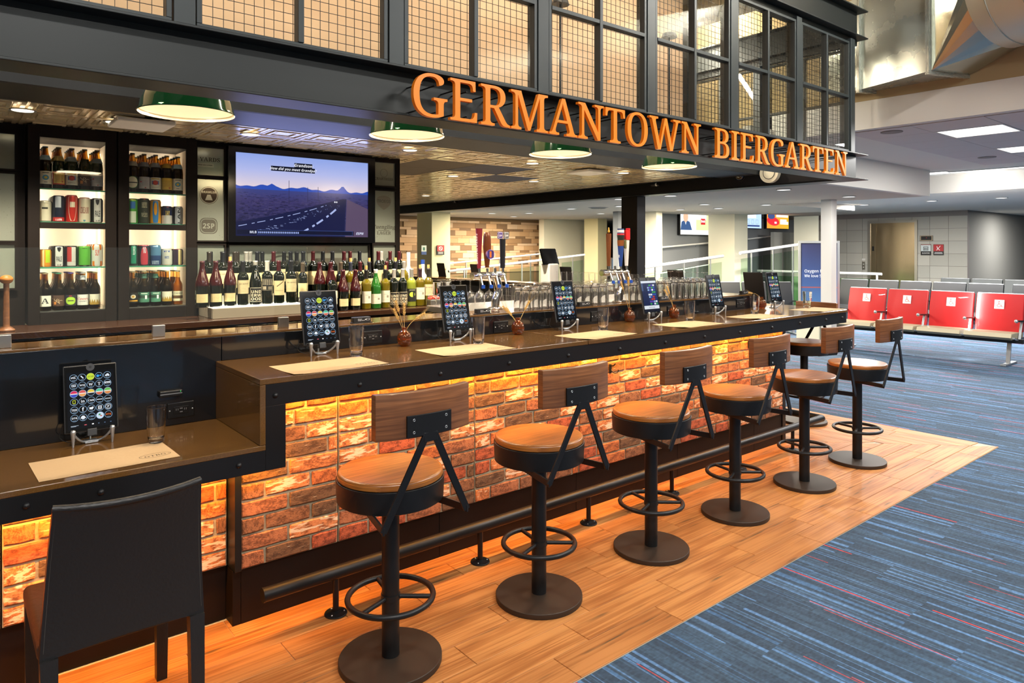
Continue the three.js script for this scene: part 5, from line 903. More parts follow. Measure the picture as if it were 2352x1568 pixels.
  for (const [k, us, y, h, txt_] of [
    ['cream', [112], y2, 0.128, 'cream drink can with black script on the second shelf'], ['navy', [142], y2, tall, 'tall navy drink can with red band on the second shelf'], ['red', [172], y2, tall + 0.006, 'tall red drink can with cream oval on the second shelf'], ['ivory', [200], y2, tall - 0.006, 'tall ivory drink can with red rim on the second shelf'], ['black', [228], y2, tall - 0.008, 'tall black drink can with pale panel on the second shelf'],
    ['green', [309], y2, tall, 'tall green drink can on the second shelf'], ['moss', [335], y2, tall + 0.004, 'tall dark olive drink can on the second shelf'], ['gold', [361], y2, tall - 0.002, 'tall golden drink can with blue oval on the second shelf'], ['blue', [386], y2, 0.122, 'short blue and silver drink can on the second shelf'], ['silver', [411], y2, 0.122, 'short silver drink can with upright lettering on the second shelf'],
    ['orange', [108], y3, 0.108, 'short orange drink can on the third shelf'], ['black', [144], y3, 0.13, 'short black drink can with pale panel on the third shelf'], ['blackred', [178], y3, 0.13, 'black and red drink can on the third shelf'], ['leaf', [207], y3, 0.128, 'leaf green drink can on the third shelf'], ['orangewhite', [235], y3, 0.14, 'white drink can with orange blocks on the third shelf'],
    ['teal', [315], y3, 0.136, 'dark teal drink can on the third shelf'], ['pink', [344], y3, 0.136, 'dark drink can with pink disc on the third shelf'], ['sea', [368], y3, 0.136, 'sea blue drink can on the third shelf'], ['ufo', [394], y3, 0.11, 'cream drink can with blue lettering on the third shelf'], ['plum', [418], y3, 0.11, 'plum and gold drink can at the end of the third shelf']])
    Cn({ tex: cT[k], h, text: txt_ }, us, y, 4, txt_.replace(/^.*drink can/, k + ' cans').slice(0, 40));
  const ly = { lh: 0.066, ly: 0.06 };
  B({ kind: L, tex: bT.letterA, ...ly, text: 'longneck beer bottle with white label and letter on the bottom shelf' }, [94], y4, 3, 'longnecks with letter');
  B({ kind: L, tex: bT.brown, cap: 0x3f8a6a, ...ly, text: 'longneck beer bottle with green cap and dark label on the bottom shelf' }, [121], y4, 4, 'longnecks with green cap');
  B({ kind: L, tex: bT.greenFace, cap: 0x4a3a8a, ...ly, text: 'longneck beer bottle with violet cap and lime round label on the bottom shelf' }, [146], y4, 4, 'longnecks with lime label');
  B({ kind: L, tex: bT.coors, cap: 0xb8b8bc, neck: 0xb4b4b8, ...ly, text: 'longneck beer bottle with white label in red script on the bottom shelf' }, [174], y4, 4, 'longnecks with red script');
  B({ kind: L, tex: bT.drip, ...ly, text: 'longneck beer bottle with dripping gold label on the bottom shelf' }, [199, 392], y4, 4, 'longnecks with dripping gold label');
  B({ kind: L, tex: bT.pinkBand, ...ly, text: 'longneck beer bottle with grey label and pink band on the bottom shelf' }, [226], y4, 4, 'longnecks with pink band');
  B({ kind: L, tex: bT.sunflower, ...ly, text: 'longneck beer bottle with black and yellow label on the bottom shelf' }, [303], y4, 3, 'longnecks with black and yellow label');
  B({ kind: L, tex: bT.greenScene, ...ly, neck: 0x2f5a48, text: 'longneck beer bottle with green landscape label on the bottom shelf' }, [322, 346], y4, 4, 'longnecks with green label');
  B({ kind: L, tex: bT.corona, clear: true, ...ly, cap: 0xb0a890, text: 'clear longneck bottle of golden beer on the bottom shelf' }, [369], y4, 3, 'clear longnecks of golden beer');
  B({ kind: L, tex: bT.column, ...ly, text: 'longneck beer bottle with white two-column label on the bottom shelf' }, [416], y4, 3, 'longnecks with two columns');
}
// wine bottles
{
  let bk = 0; const F = (u, z) => onZ(u, 650, z)[0], W1 = -4.755, W2 = -4.945, V2 = -4.855, V3 = -4.97;
  const Lf = (us) => us.map((u) => [F(u, W1), 1.2385, W1]), Lb = (us) => us.map((u, i) => { const z = (bk++ % 2) ? -4.925 : -5.003; return [F(u, z), 1.3005, z]; }), Rf = (us) => us.map((u) => [F(u, -4.75), BCY + 0.0005, -4.75]), Rm = (us) => us.map((u) => [F(u, V2), 1.2205, V2]), Rb = (us) => us.map((u) => { const z = (bk++ % 2) ? -4.945 : -5.003; return [F(u, z), 1.3005, z]; });
  const wax = { kind: 'burg', wax: true, tex: bT.plainLab, lh: 0.055, ly: 0.06, ang: 1.9 };
  stock(wineBottle, { ...wax, text: 'dark wine bottle dipped in red wax on the glowing riser' }, Lf([464, 495]), 'wax-dipped bottles on the riser');
  stock(wineBottle, { ...wax, cork: true, text: 'wax-dipped wine bottle with a cork stopper on the glowing riser' }, Lf([528]), undefined);
  stock(wineBottle, { ...wax, text: 'dark wine bottle dipped in red wax at the wall end' }, [...Rf([788, 816]), ...Rm([734, 749])], 'wax-dipped bottles at the wall end');
  const murph = { tex: bT.murph, lh: 0.09, ly: 0.125 };
  stock(wineBottle, { ...murph, cap: 0x15161a, text: 'dark wine bottle with tan lettered label on the glowing riser' }, Lf([556, 668]), 'tan labelled bottles on the riser');
  stock(wineBottle, { ...murph, cap: 0x15161a, text: 'dark wine bottle with tan lettered label on the upper riser step' }, Lb([483, 512, 652]), 'tan labelled bottles on the upper step');
  stock(wineBottle, { tex: bT.under, lh: 0.1, ly: 0.07, cap: 0xb9b4a8, capMetal: 0.6, kind: 'burg', text: 'dark wine bottle with black block-letter label on the glowing riser' }, Lf([582]), undefined);
  stock(wineBottle, { tex: bT.under, lh: 0.1, ly: 0.07, cap: 0xb9b4a8, capMetal: 0.6, text: 'dark wine bottle with black block-letter label at the wall end' }, Rf([905, 925]), 'block-letter bottles at the wall end');
  stock(wineBottle, { tex: bT.house, lh: 0.08, ly: 0.135, cap: 0xb9b4a8, text: 'dark wine bottle with gridded black label on the glowing riser' }, Lf([608]), undefined);
  stock(wineBottle, { tex: bT.keyLab, lh: 0.1, ly: 0.11, cap: 0x3c0a10, text: 'wine bottle with red capsule and slanted mark on its label, glowing riser' }, Lf([640]), undefined);
  stock(wineBottle, { tex: bT.keyLab, lh: 0.1, ly: 0.11, cap: 0x3c0a10, text: 'wine bottle with red capsule and slanted mark on the upper riser step' }, Lb([628]), undefined);
  stock(wineBottle, { tex: bT.plainLab, lh: 0.1, ly: 0.1, cap: 0x2a241e, text: 'dark wine bottle with plain tan label on the upper riser step' }, Lb([466, 480, 498, 531, 545]), 'plain labelled bottles on the upper step');
  stock(wineBottle, { tex: bT.plainLab, lh: 0.1, ly: 0.1, cap: 0xaaa59a, capMetal: 0.6, text: 'dark wine bottle with silver capsule on the upper riser step' }, Lb([560, 574]), 'silver capsuled bottles on the upper step');
  stock(wineBottle, { tex: bT.plainLab, lh: 0.1, ly: 0.1, cap: 0x14161a, text: 'dark wine bottle with black capsule on the upper riser step' }, Lb([588, 602, 667, 681, 696]), 'black capsuled bottles on the upper step');
  stock(wineBottle, { tex: bT.ivoryLab, lh: 0.1, ly: 0.1, cap: 0x3c0a10, text: 'dark wine bottle with red capsule and ivory label at the wall end, front row' }, Rf([763]), undefined);
  const olive = { glass: M.oliveGlass, fill: PHY({ color: 0xb49a28, roughness: 0.2 }) };
  stock(wineBottle, { ...olive, tex: bT.ivoryLab, lh: 0.09, ly: 0.09, cap: 0x1c1a18, cork: true, text: 'olive white-wine bottle with dark capsule and cork at the wall end' }, Rf([841, 886]), 'olive bottles with cork');
  stock(wineBottle, { glass: M.greenGlass, fill: PHY({ color: 0x2a5a20, roughness: 0.2 }), kind: 'burg', tex: bT.ivoryLab, lh: 0.075, ly: 0.075, cap: 0xd6d0c4, text: 'bright green wine bottle with white capsule at the wall end' }, Rf([862]), undefined);
  stock(wineBottle, { glass: M.limeGlass, fill: PHY({ color: 0xc8cf50, roughness: 0.2 }), tex: bT.moon, lh: 0.1, ly: 0.09, cap: 0x9a988e, capMetal: 0.6, text: 'pale lime wine bottle with black moon label at the wall end' }, Rf([944]), undefined);
  stock(wineBottle, { ...olive, tex: bT.ivoryLab, lh: 0.095, ly: 0.1, cap: 0x2e1a22, cork: true, text: 'olive wine bottle with purple capsule at the counter end' }, Rf([963]), undefined);
  stock(wineBottle, { ...olive, ...murph, cap: 0x23201c, cork: true, text: 'olive wine bottle with tan lettered label at the counter end' }, Rf([983]), undefined);
  stock(wineBottle, { tex: bT.plainLab, lh: 0.1, ly: 0.1, cap: 0x4a3e30, text: 'dark wine bottle with brown capsule on the middle step at the wall end' }, Rm([719, 776]), 'brown capsuled bottles on the middle step');
  stock(wineBottle, { ...olive, tex: bT.house, lh: 0.09, ly: 0.1, cap: 0x2a2e38, cork: true, text: 'olive wine bottle with gridded black label on the middle step' }, Rm([803]), undefined);
  stock(wineBottle, { tex: bT.keyLab, lh: 0.1, ly: 0.1, cap: 0x3c0a10, text: 'wine bottle with red capsule and slanted mark on the middle step at the wall end' }, Rm([826, 888]), 'slanted mark bottles on the middle step');
  stock(wineBottle, { ...murph, cap: 0x16161a, cork: true, text: 'dark wine bottle with tan lettered label on the middle step at the wall end' }, Rm([847, 868]), 'tan labelled bottles on the middle step');
  stock(wineBottle, { ...olive, tex: bT.ivoryLab, cap: 0xaaa59a, capMetal: 0.6, text: 'olive wine bottle with silver capsule on the middle step' }, Rm([907]), undefined);
  stock(wineBottle, { tex: bT.plainLab, lh: 0.1, ly: 0.1, cap: 0x3c0a10, text: 'dark wine bottle with red capsule on the top step at the wall end' }, Rb([719, 790, 804, 869, 896, 911]), 'red capsuled bottles on the top step');
  stock(wineBottle, { tex: bT.plainLab, lh: 0.1, ly: 0.1, cap: 0x14161a, text: 'dark wine bottle with black capsule on the top step at the wall end' }, Rb([708, 758, 826]), 'black capsuled bottles on the top step');
  stock(wineBottle, { tex: bT.house, lh: 0.1, ly: 0.1, cap: 0xb4b0a6, capMetal: 0.5, text: 'dark wine bottle with silver capsule on the top step at the wall end' }, Rb([780, 884]), 'silver capsuled bottles on the top step');
}
// tall frosted bottles and bar tools at the open end
{
  const frost = PHY({ color: 0xf0e6dc, roughness: 0.5, transmission: 0.35, thickness: 0 });
  const sp = (u, z, l, cap, h) => { const p = onZ(u, 650, z), t = thing('spirit_bottle', l, 'bottle', [p[0], BCY + 0.0005, z]); mesh('glass', lathe([[0.0001, 0], [0.04, 0], [0.042, 0.006], [0.042, h * 0.55], [0.038, h * 0.63], [0.02, h * 0.7], [0.0155, h * 0.75], [0.0155, h * 0.92], [0.0001, h * 0.92]], 24), frost, t); mesh('cap', cyl(0.0165, 0.0165, h * 0.1, 0, h * 0.915, 0, 18), MAT({ color: cap, roughness: 0.4 }), t); };
  sp(938, -5.02, 'tall frosted spirit bottle with pale cap at the end of the wall', 0xd8d4d0, 0.42); sp(971, -4.88, 'frosted spirit bottle with blue cap beside the olive wine bottles', 0x1f3f8a, 0.36);
  const p1 = onZ(960, 650, -5.0); { const t = thing('spirit_bottle', 'clear spirit bottle with black pourer between the frosted bottles', 'bottle', [p1[0] + 0.03, BCY + 0.0005, -5.0]); mesh('glass', lathe([[0.0001, 0], [0.036, 0], [0.038, 0.004], [0.038, 0.18], [0.016, 0.22], [0.0145, 0.29], [0.0001, 0.29]], 22), PHY({ color: 0xe4dca0, transmission: 0.8, thickness: 0, roughness: 0.03 }), t); mesh('pourer', rod([0, 0.285, 0], [0.01, 0.34, 0.01], 0.008, 0.003), M.black, t); }
  const tin = lathe([[0.0001, 0.001], [0.03, 0], [0.032, 0.003], [0.044, 0.175], [0.0455, 0.177], [0.043, 0.177], [0.0001, 0.17]], 24);
  [1004, 1016].forEach((u, i) => { const p = onZ(u, 650, -4.85); const o = solo('shaker_tin', tin, M.chrome, i ? 'upright steel shaker tin next to the dark mug' : 'upright steel shaker tin next to the frosted bottle', 'shaker', 'steel shaker tins'); o.position.set(p[0] + i * 0.05, BCY + 0.0005, -4.85 - i * 0.02); });
  for (let i = 0; i < 2; i++) { const p = onZ(1030 + i * 9, 650, -4.72), t = thing('dark_mug', 'dark glass mug stacked by the bar tools', 'mug', [p[0] + i * 0.11, BCY + 0.0005, -4.74 - i * 0.05], 0.3, 'dark mugs'); mesh('bowl', lathe([[0.0001, 0.001], [0.035, 0], [0.04, 0.01], [0.042, 0.11], [0.04, 0.112], [0.0385, 0.11], [0.036, 0.012], [0.0001, 0.01]], 22), PHY({ color: 0x2a2624, roughness: 0.1, metalness: 0.5 }), t); mesh('handle', new THREE.TorusGeometry(0.028, 0.006, 8, 20).translate(0.05, 0.058, 0), PHY({ color: 0x2a2624, roughness: 0.1, metalness: 0.5 }), t); }
  const t = thing('condiment_caddy', 'caddy with red peppers and napkins at the counter end', 'caddy', [onZ(1000, 690, -4.66)[0], BCY + 0.0005, -4.68]);
  mesh('tray', rbox(0.1, 0.05, 0.06, 0, 0.025, 0, 0.004), M.brushed, t); for (let i = 0; i < 5; i++) mesh('red_pepper', new THREE.SphereGeometry(0.018, 8, 6).scale(1, 0.8, 1.4).translate(-0.03 + 0.016 * i, 0.06 + 0.006 * (i % 2), (i % 3 - 1) * 0.01), PHY({ color: 0xc0301a, roughness: 0.3 }), t);
}
// wooden muddler or tap handle at the far left
{ const p = onZ(15, 700, -4.7), t = thing('wooden_grinder', 'wooden grinder standing on the back counter left of the coolers', 'grinder', [p[0], BCY + 0.0005, -4.72]); mesh('body', lathe([[0.0001, 0], [0.04, 0], [0.04, 0.012], [0.016, 0.03], [0.0135, 0.27], [0.017, 0.3], [0.0001, 0.3]], 18), M.backWood, t); mesh('knob', sph(0.028, 0, 0.318, 0, 14).scale(1.15, 0.9, 1), M.seat, t); }

// ---------- taps, drainers and rows of glasses ----------
{
  const shelfTop = ST + 0.0125;
  const d = thing('drain_shelf', 'steel drain shelf behind the bar cap under the rows of glasses', 'shelf', [0, 0, 0]);
  mesh('tray', span(2.75, 5.48, ST - 0.03, ST + 0.0115, -4.35, CB - 0.265, 0.003), M.brushed, d);
  mesh('legs', [span(2.78, 2.82, 0.05, ST - 0.031, -4.3, -4.26), span(5.42, 5.46, 0.05, ST - 0.031, -4.3, -4.26)], M.brushed, d);
  const thin = PHY({ color: 0xffffff, transmission: 1, thickness: 0, roughness: 0.0, ior: 1.5 });
  const up = lathe([[0.0001, 0.001], ...pintPts.slice(2)], 20).rotateX(Math.PI).translate(0, 0.1516, 0);
  const upThin = lathe([[0.0395, 0.0], [0.0405, 0.001], [0.0375, 0.066], [0.033, 0.12], [0.0305, 0.148], [0.0285, 0.151], [0.0001, 0.149]], 20);
  for (let r = 0; r < 6; r++) for (let k = 0; k < 28; k++) {
    const x = 3.1 + k * 0.0865 + (r % 2) * 0.03, z = -3.64 - r * 0.098; if (x > 5.42) continue;
    if (Math.hypot(x - 4.13, z + 3.7) < 0.1) continue;
    if (Math.hypot(x - 3.0, z + 3.82) < 0.1 || (x < 3.32 && z < -3.95)) continue;
    const o = mesh('upturned_glass', r < 2 ? up : upThin, r < 2 ? glassMat : thin); tag(o, 'clear beer glass upturned in the rows behind the bar cap', 'glass', 'upturned glasses behind the bar cap'); o.position.set(x, shelfTop, z); o.scale.setScalar(rr(0.96, 1.03));
  }
  const wg = lathe([[0.034, 0], [0.041, 0.03], [0.0405, 0.055], [0.028, 0.085], [0.006, 0.1], [0.0035, 0.11], [0.0035, 0.175], [0.008, 0.186], [0.034, 0.19], [0.034, 0.191], [0.0001, 0.193]], 18);
  for (let r = 0; r < 3; r++) for (let k = 0; k < 6; k++) { const o = mesh('upturned_wine_glass', wg, thin); tag(o, 'upturned wine glass on the drain shelf beside the left taps', 'wine glass', 'upturned wine glasses'); o.position.set(2.79 + k * 0.088 - (r * 0.02), shelfTop, -4.1 - r * 0.09); }
  // stemmed beer glasses further back along the end counter
  for (let k = 0; k < 7; k++) { const o = mesh('upturned_wine_glass', wg, thin); tag(o, 'upturned wine glass on the inner edge of the end counter', 'wine glass', 'upturned wine glasses on the end counter'); o.position.set(5.62, shelfTop, -3.95 - k * 0.1); }
  for (let r = 0; r < 2; r++) for (let k = 0; k < 14; k++) { const o = mesh('upturned_glass', upThin, thin); tag(o, 'clear beer glass upturned along the inner edge of the end counter', 'glass', 'upturned glasses on the end counter'); o.position.set(5.56 + r * 0.09, shelfTop, -4.75 - k * 0.09); }
  const tower = (x, z, label, handles) => {
    const t = thing('beer_tap_tower', label, 'beer tap', [x, shelfTop, z], 0);
    mesh('base_flange', lathe([[0.0001, 0.012], [0.04, 0.012], [0.052, 0.006], [0.055, 0], [0.0001, 0]], 24), M.chrome, t);
    mesh('column', tube([[0, 0.006, 0], [0.006, 0.06, 0], [0.028, 0.12, 0], [0.02, 0.18, 0], [0.004, 0.225, 0]], 0.03, 16, 40), M.chrome, t);
    mesh('manifold', rod([-0.2, 0.232, 0], [0.045, 0.232, 0], 0.026, 0.026, 18), M.chrome, t);
    handles.forEach((h, i) => {
      const hx = -0.185 + i * 0.068;
      const f = mesh('faucet', [rod([hx, 0.232, 0.02], [hx, 0.236, 0.075], 0.012), rod([hx, 0.236, 0.075], [hx, 0.175, 0.1], 0.008, 0.007), sph(0.016, hx, 0.238, 0.07, 12), rod([hx, 0.24, 0.066], [hx, 0.285, 0.062], 0.009)], M.chrome, t);
      mesh('blue_stopper', cyl(0.012, 0.012, 0.022, hx, 0.152, 0.108, 14), MAT({ color: 0x1c4fb0, roughness: 0.4 }), f);
      if (h) h(t, hx);
    });
    return t;
  };
  const hm = (name, g, c, t, o = {}) => mesh(name, g, PHY({ color: c, roughness: 0.4, ...o }), t);
  const tl = (w, h, bg, draw) => MAT({ map: canvasTex(w, h, (g) => { g.fillStyle = bg; g.fillRect(0, 0, w, h); draw(g, w, h); }), roughness: 0.45 });
  const v1 = (s, col) => (g, w, h) => { g.save(); g.translate(w / 2, h / 2); g.rotate(-Math.PI / 2); txt(g, s, 0, 2, `italic bold ${w * 0.6 | 0}px serif`, col); g.restore(); };
  // two towers: each handle leans and is shaped as its own
  tower(4.13, -3.7, 'chrome beer tap tower with wooden, blue and red-white handles', [
    (t, x) => { const h = hm('tap_handle', new THREE.CylinderGeometry(0.021, 0.014, 0.25, 4).rotateY(Math.PI / 4).translate(x, 0.41, 0.06), 0x6e3d14, t); mesh('finial', [sph(0.011, x, 0.548, 0.06, 10), cyl(0.008, 0.004, 0.03, x, 0.552, 0.06, 10)], PHY({ color: 0xc79a3a, roughness: 0.3, metalness: 0.7 }), h); },
    null,
    (t, x) => {
      const h = mesh('tap_handle', new THREE.CylinderGeometry(0.024, 0.011, 0.16, 20).translate(x, 0.36, 0.06), tl(128, 128, '#1c3f86', (g, w, hh) => { txt(g, 'LAGER', w * 0.5, hh * 0.5, 'bold 24px sans-serif', '#e8ecf4'); }), t);
      hm('copper_band', new THREE.CylinderGeometry(0.0275, 0.0245, 0.045, 20).translate(x, 0.4625, 0.06), 0xb06a38, h, { metalness: 0.7 }); hm('cup', new THREE.CylinderGeometry(0.03, 0.024, 0.04, 20).translate(x, 0.505, 0.06), 0x3a4038, h, { metalness: 0.4 });
      mesh('crown', new THREE.CylinderGeometry(0.026, 0.028, 0.05, 20).translate(x, 0.55, 0.06), tl(128, 64, '#24407a', (g, w, hh) => { g.fillStyle = '#e8e8ec'; g.fillRect(0, hh * 0.2, w, hh * 0.4); g.fillStyle = '#c02a34'; g.fillRect(0, hh * 0.75, w, hh * 0.25); }), h);
      mesh('side_badge', new THREE.CylinderGeometry(0.03, 0.03, 0.012, 20).rotateX(Math.PI / 2).scale(0.55, 1.2, 1).translate(x + 0.045, 0.455, 0.068), PHY({ color: 0x5a5a2a, roughness: 0.4 }), h);
    },
    (t, x) => { const h = hm('tap_handle', new THREE.CylinderGeometry(0.023, 0.013, 0.2, 18).translate(x, 0.385, 0.06), 0xd9d6d2, t); mesh('red_head', [rbox(0.05, 0.075, 0.034, x + 0.002, 0.525, 0.06, 0.005), rbox(0.02, 0.02, 0.034, x + 0.017, 0.57, 0.06, 0.004)], PHY({ color: 0xc81a1c, roughness: 0.35 }), h); },
  ]);
  tower(2.98, -3.82, 'chrome beer tap tower with maroon, amber and black-badged handles', [
    (t, x) => { const h = mesh('tap_handle', new THREE.CylinderGeometry(0.03, 0.016, 0.27, 4).rotateY(Math.PI / 4).scale(1, 1, 0.5).translate(x, 0.42, 0.06), tl(64, 256, '#7c1426', v1('Budweiser', '#e8dcd4')), t); },
    (t, x) => { const h = mesh('tap_handle', lathe([[0.0001, 0.29], [0.014, 0.29], [0.022, 0.36], [0.028, 0.43], [0.026, 0.5], [0.02, 0.53], [0.0001, 0.53]], 18).translate(x, 0, 0.06), PHY({ color: 0x6a3410, roughness: 0.35 }), t); mesh('oval_badge', new THREE.CylinderGeometry(0.033, 0.033, 0.014, 24).rotateX(Math.PI / 2).translate(x + 0.006, 0.38, 0.085), tl(64, 64, '#3a2a6a', (g, w, hh) => { g.strokeStyle = '#8a7ac0'; g.lineWidth = 5; g.strokeRect(3, 3, 58, 58); g.fillStyle = '#d06a2a'; g.fillRect(12, 24, 40, 16); }), h); },
    null,
    (t, x) => { const h = hm('tap_handle', new THREE.CylinderGeometry(0.021, 0.017, 0.2, 14).translate(x, 0.385, 0.06), 0x14161c, t); for (const s of [-1, 1]) mesh('head_badge', rbox(0.044, 0.05, 0.014, x + s * 0.024, 0.51, 0.066 + s * 0.004, 0.006), tl(64, 64, s < 0 ? '#4a3a8a' : '#5a5e62', (g) => { g.strokeStyle = '#d8d8e0'; g.lineWidth = 4; g.strokeRect(6, 6, 52, 52); txt(g, '2SP', 32, 33, 'bold 24px sans-serif', '#e8e8f0'); }), h); },
  ]);
  // cash terminal on the end counter
  const q = onX(1330, 620, 5.62), t = thing('cash_terminal', 'white cash terminal with black screen on the end counter', 'terminal', [5.62, shelfTop, q[2] - 0.5], 0.2);
  mesh('housing', rbox(0.2, 0.24, 0.14, 0, 0.12, 0, 0.02, 2), M.white, t); mesh('screen', rbox(0.3, 0.2, 0.03, -0.02, 0.33, 0.02, 0.006).rotateX(-0.3).translate(0, 0, 0.09), M.tabletBlack, t);
}
// ---------- ceilings over the bar ----------
M.tin = PHY({ color: 0xdccba6, roughness: 0.2, metalness: 0.45 });
M.soffit = MAT({ color: 0x201b17, roughness: 0.5 });
M.lens = (c, k) => MAT({ color: 0xffffff, emissive: c, emissiveIntensity: k });
const lensWarm = M.lens(SOFTW, 1.2), lensCool = M.lens(NEUT, 1.2);
{
  const c = tag(thing('ceiling', 'pressed tin tile ceiling over the bar', null), null, null, null, 'structure');
  mesh('backing', span(-1.2, 6.38, CEIL + 0.012, CEIL + 0.05, -11.5, -3.85), M.soffit, c);
  mesh('border_soffit', span(-1.2, 6.38, CEIL - 0.004, CEIL + 0.0115, -4.275, -3.85), M.soffit, c);
  const S = 0.61, parts = [];
  const ringAt = (cx, cz, a, b, y0, y1) => { for (const s of [-1, 1]) { parts.push(span(cx - a, cx + a, y0, y1, cz + s * a, cz + s * b)); parts.push(span(cx + s * a, cx + s * b, y0, y1, cz - b, cz + b)); } };
  parts.push(span(-S / 2 + 0.002, S / 2 - 0.002, 0.004, 0.01, -S / 2 + 0.002, S / 2 - 0.002));
  for (const sx of [-1, 1]) for (const sz of [-1, 1]) { const cx = sx * S / 4, cz = sz * S / 4; ringAt(cx, cz, 0.146, 0.124, -0.006, 0.005); ringAt(cx, cz, 0.108, 0.094, -0.002, 0.005); ringAt(cx, cz, 0.084, 0.066, -0.008, 0.005); parts.push(span(cx - 0.05, cx + 0.05, -0.004, 0.005, cz - 0.05, cz + 0.05)); }
  const tile = merge(parts), plain = box(S - 0.006, 0.01, S - 0.006, 0, 0.002, 0);
  const panelGrey = MAT({ color: 0x5c4f40, roughness: 0.7 }), panelDark = MAT({ color: 0x1d1936, roughness: 0.5 });
  for (let i = -7; i < 6; i++) for (let j = 0; j < 11; j++) {
    const x = 3.08 + S * (i + 0.5), z = -4.28 - S * (j + 0.5);
    if (x > 6.4 || (x < 2.6 && z < -5.2)) continue;
    const k = i === 0 && (j === 1 || j === 2) ? 1 : (i === 1 && j === 1) || (i === 2 && j === 2) ? 2 : 0;
    const m = mesh(k ? 'plain_tile' : 'tin_tile', k ? plain : tile, k === 1 ? panelGrey : k === 2 ? panelDark : M.tin, c); m.position.set(x, CEIL, z);
  }
  const b = tag(thing('trim_1', 'dark bulkhead hanging behind the sign beam', null), null, null, null, 'structure');
  mesh('bulkhead', [span(-1.2, 6.38, CEIL - 0.004, 2.5, -3.848, -3.82)], MAT({ color: 0x222426, roughness: 0.6 }), b);
  const e = tag(thing('trim_2', 'black inner face of the end beam', null), null, null, null, 'structure');
  mesh('inner_face', span(6.385, 6.398, BY0 + 0.013, BY1 - 0.005, -11.5, -3.055), M.black, e);
}
// recessed lights in the tin ceiling
{
  const spots = [[52, 255], [575, 310], [942, 346], [978, 450], [1041, 405], [1223, 376], [1226, 417], [1432, 398], [265, 282]];
  spots.forEach(([u, v]) => {
    const p = onY(u, v, CEIL - 0.02), t = thing('ceiling_downlight', 'small round warm downlight in the tin ceiling', 'downlight', [p[0], CEIL - 0.02, p[2]], 0, 'downlights in the tin ceiling');
    mesh('rim', lathe([[0.05, 0.004], [0.062, 0], [0.064, 0.006], [0.05, 0.0065]], 24), M.brushed, t); mesh('lens', cyl(0.05, 0.05, 0.003, 0, 0.001, 0, 24), lensWarm, t);
    spot([p[0], CEIL - 0.03, p[2]], [p[0], 0, p[2] + 0.05], 1.05, SOFTW, 11, 2);
  });
}
// green enamel pendants
{
  M.enamel = PHY({ color: 0x1b5a31, roughness: 0.12, clearcoat: 1, clearcoatRoughness: 0.04 });
  const rimY = 2.235, cs = [[430, 262], [935, 313], [1287, 355], [1537, 384]];
  const shade = lathe([[0.204, 0], [0.207, 0.004], [0.2, 0.012], [0.192, 0.05], [0.17, 0.1], [0.132, 0.142], [0.085, 0.168], [0.05, 0.178], [0.044, 0.182], [0.044, 0.23], [0.02, 0.245], [0.0001, 0.247]], 48);
  const inner = lathe([[0.203, 0.0005], [0.1985, 0.012], [0.19, 0.05], [0.168, 0.098], [0.13, 0.139], [0.085, 0.164], [0.0001, 0.168]], 48);
  cs.forEach(([u, v], i) => {
    const p = onY(u, v, rimY);
    const t = thing('pendant_lamp', ['green enamel dome pendant lamp hanging in front of the bottle coolers', 'green enamel dome pendant lamp hanging under the letter G of the sign', 'green enamel dome pendant lamp hanging under the letters AN of the sign', 'green enamel dome pendant lamp hanging before the black end beam'][i], 'pendant lamp', [p[0], rimY, p[2]], 0, 'green pendant lamps');
    mesh('shade', shade, M.enamel, t); mesh('shade_lining', inner, MAT({ color: 0xf4ead2, roughness: 0.6, side: THREE.DoubleSide }), t);
    mesh('diffuser_light', cyl(0.196, 0.196, 0.002, 0, 0.016, 0, 40), M.lens(new THREE.Color(1, 0.74, 0.36), 0.52), t);
    mesh('stem', cyl(0.008, 0.008, 0.75, 0, 0.246, 0, 10), M.black, t); mesh('canopy', cyl(0.06, 0.05, 0.03, 0, 0.98, 0, 20), M.black, t);
    areaLight([p[0], rimY + 0.012, p[2]], DOWN, 0.3, 0.3, WARM, 20);
  });
}
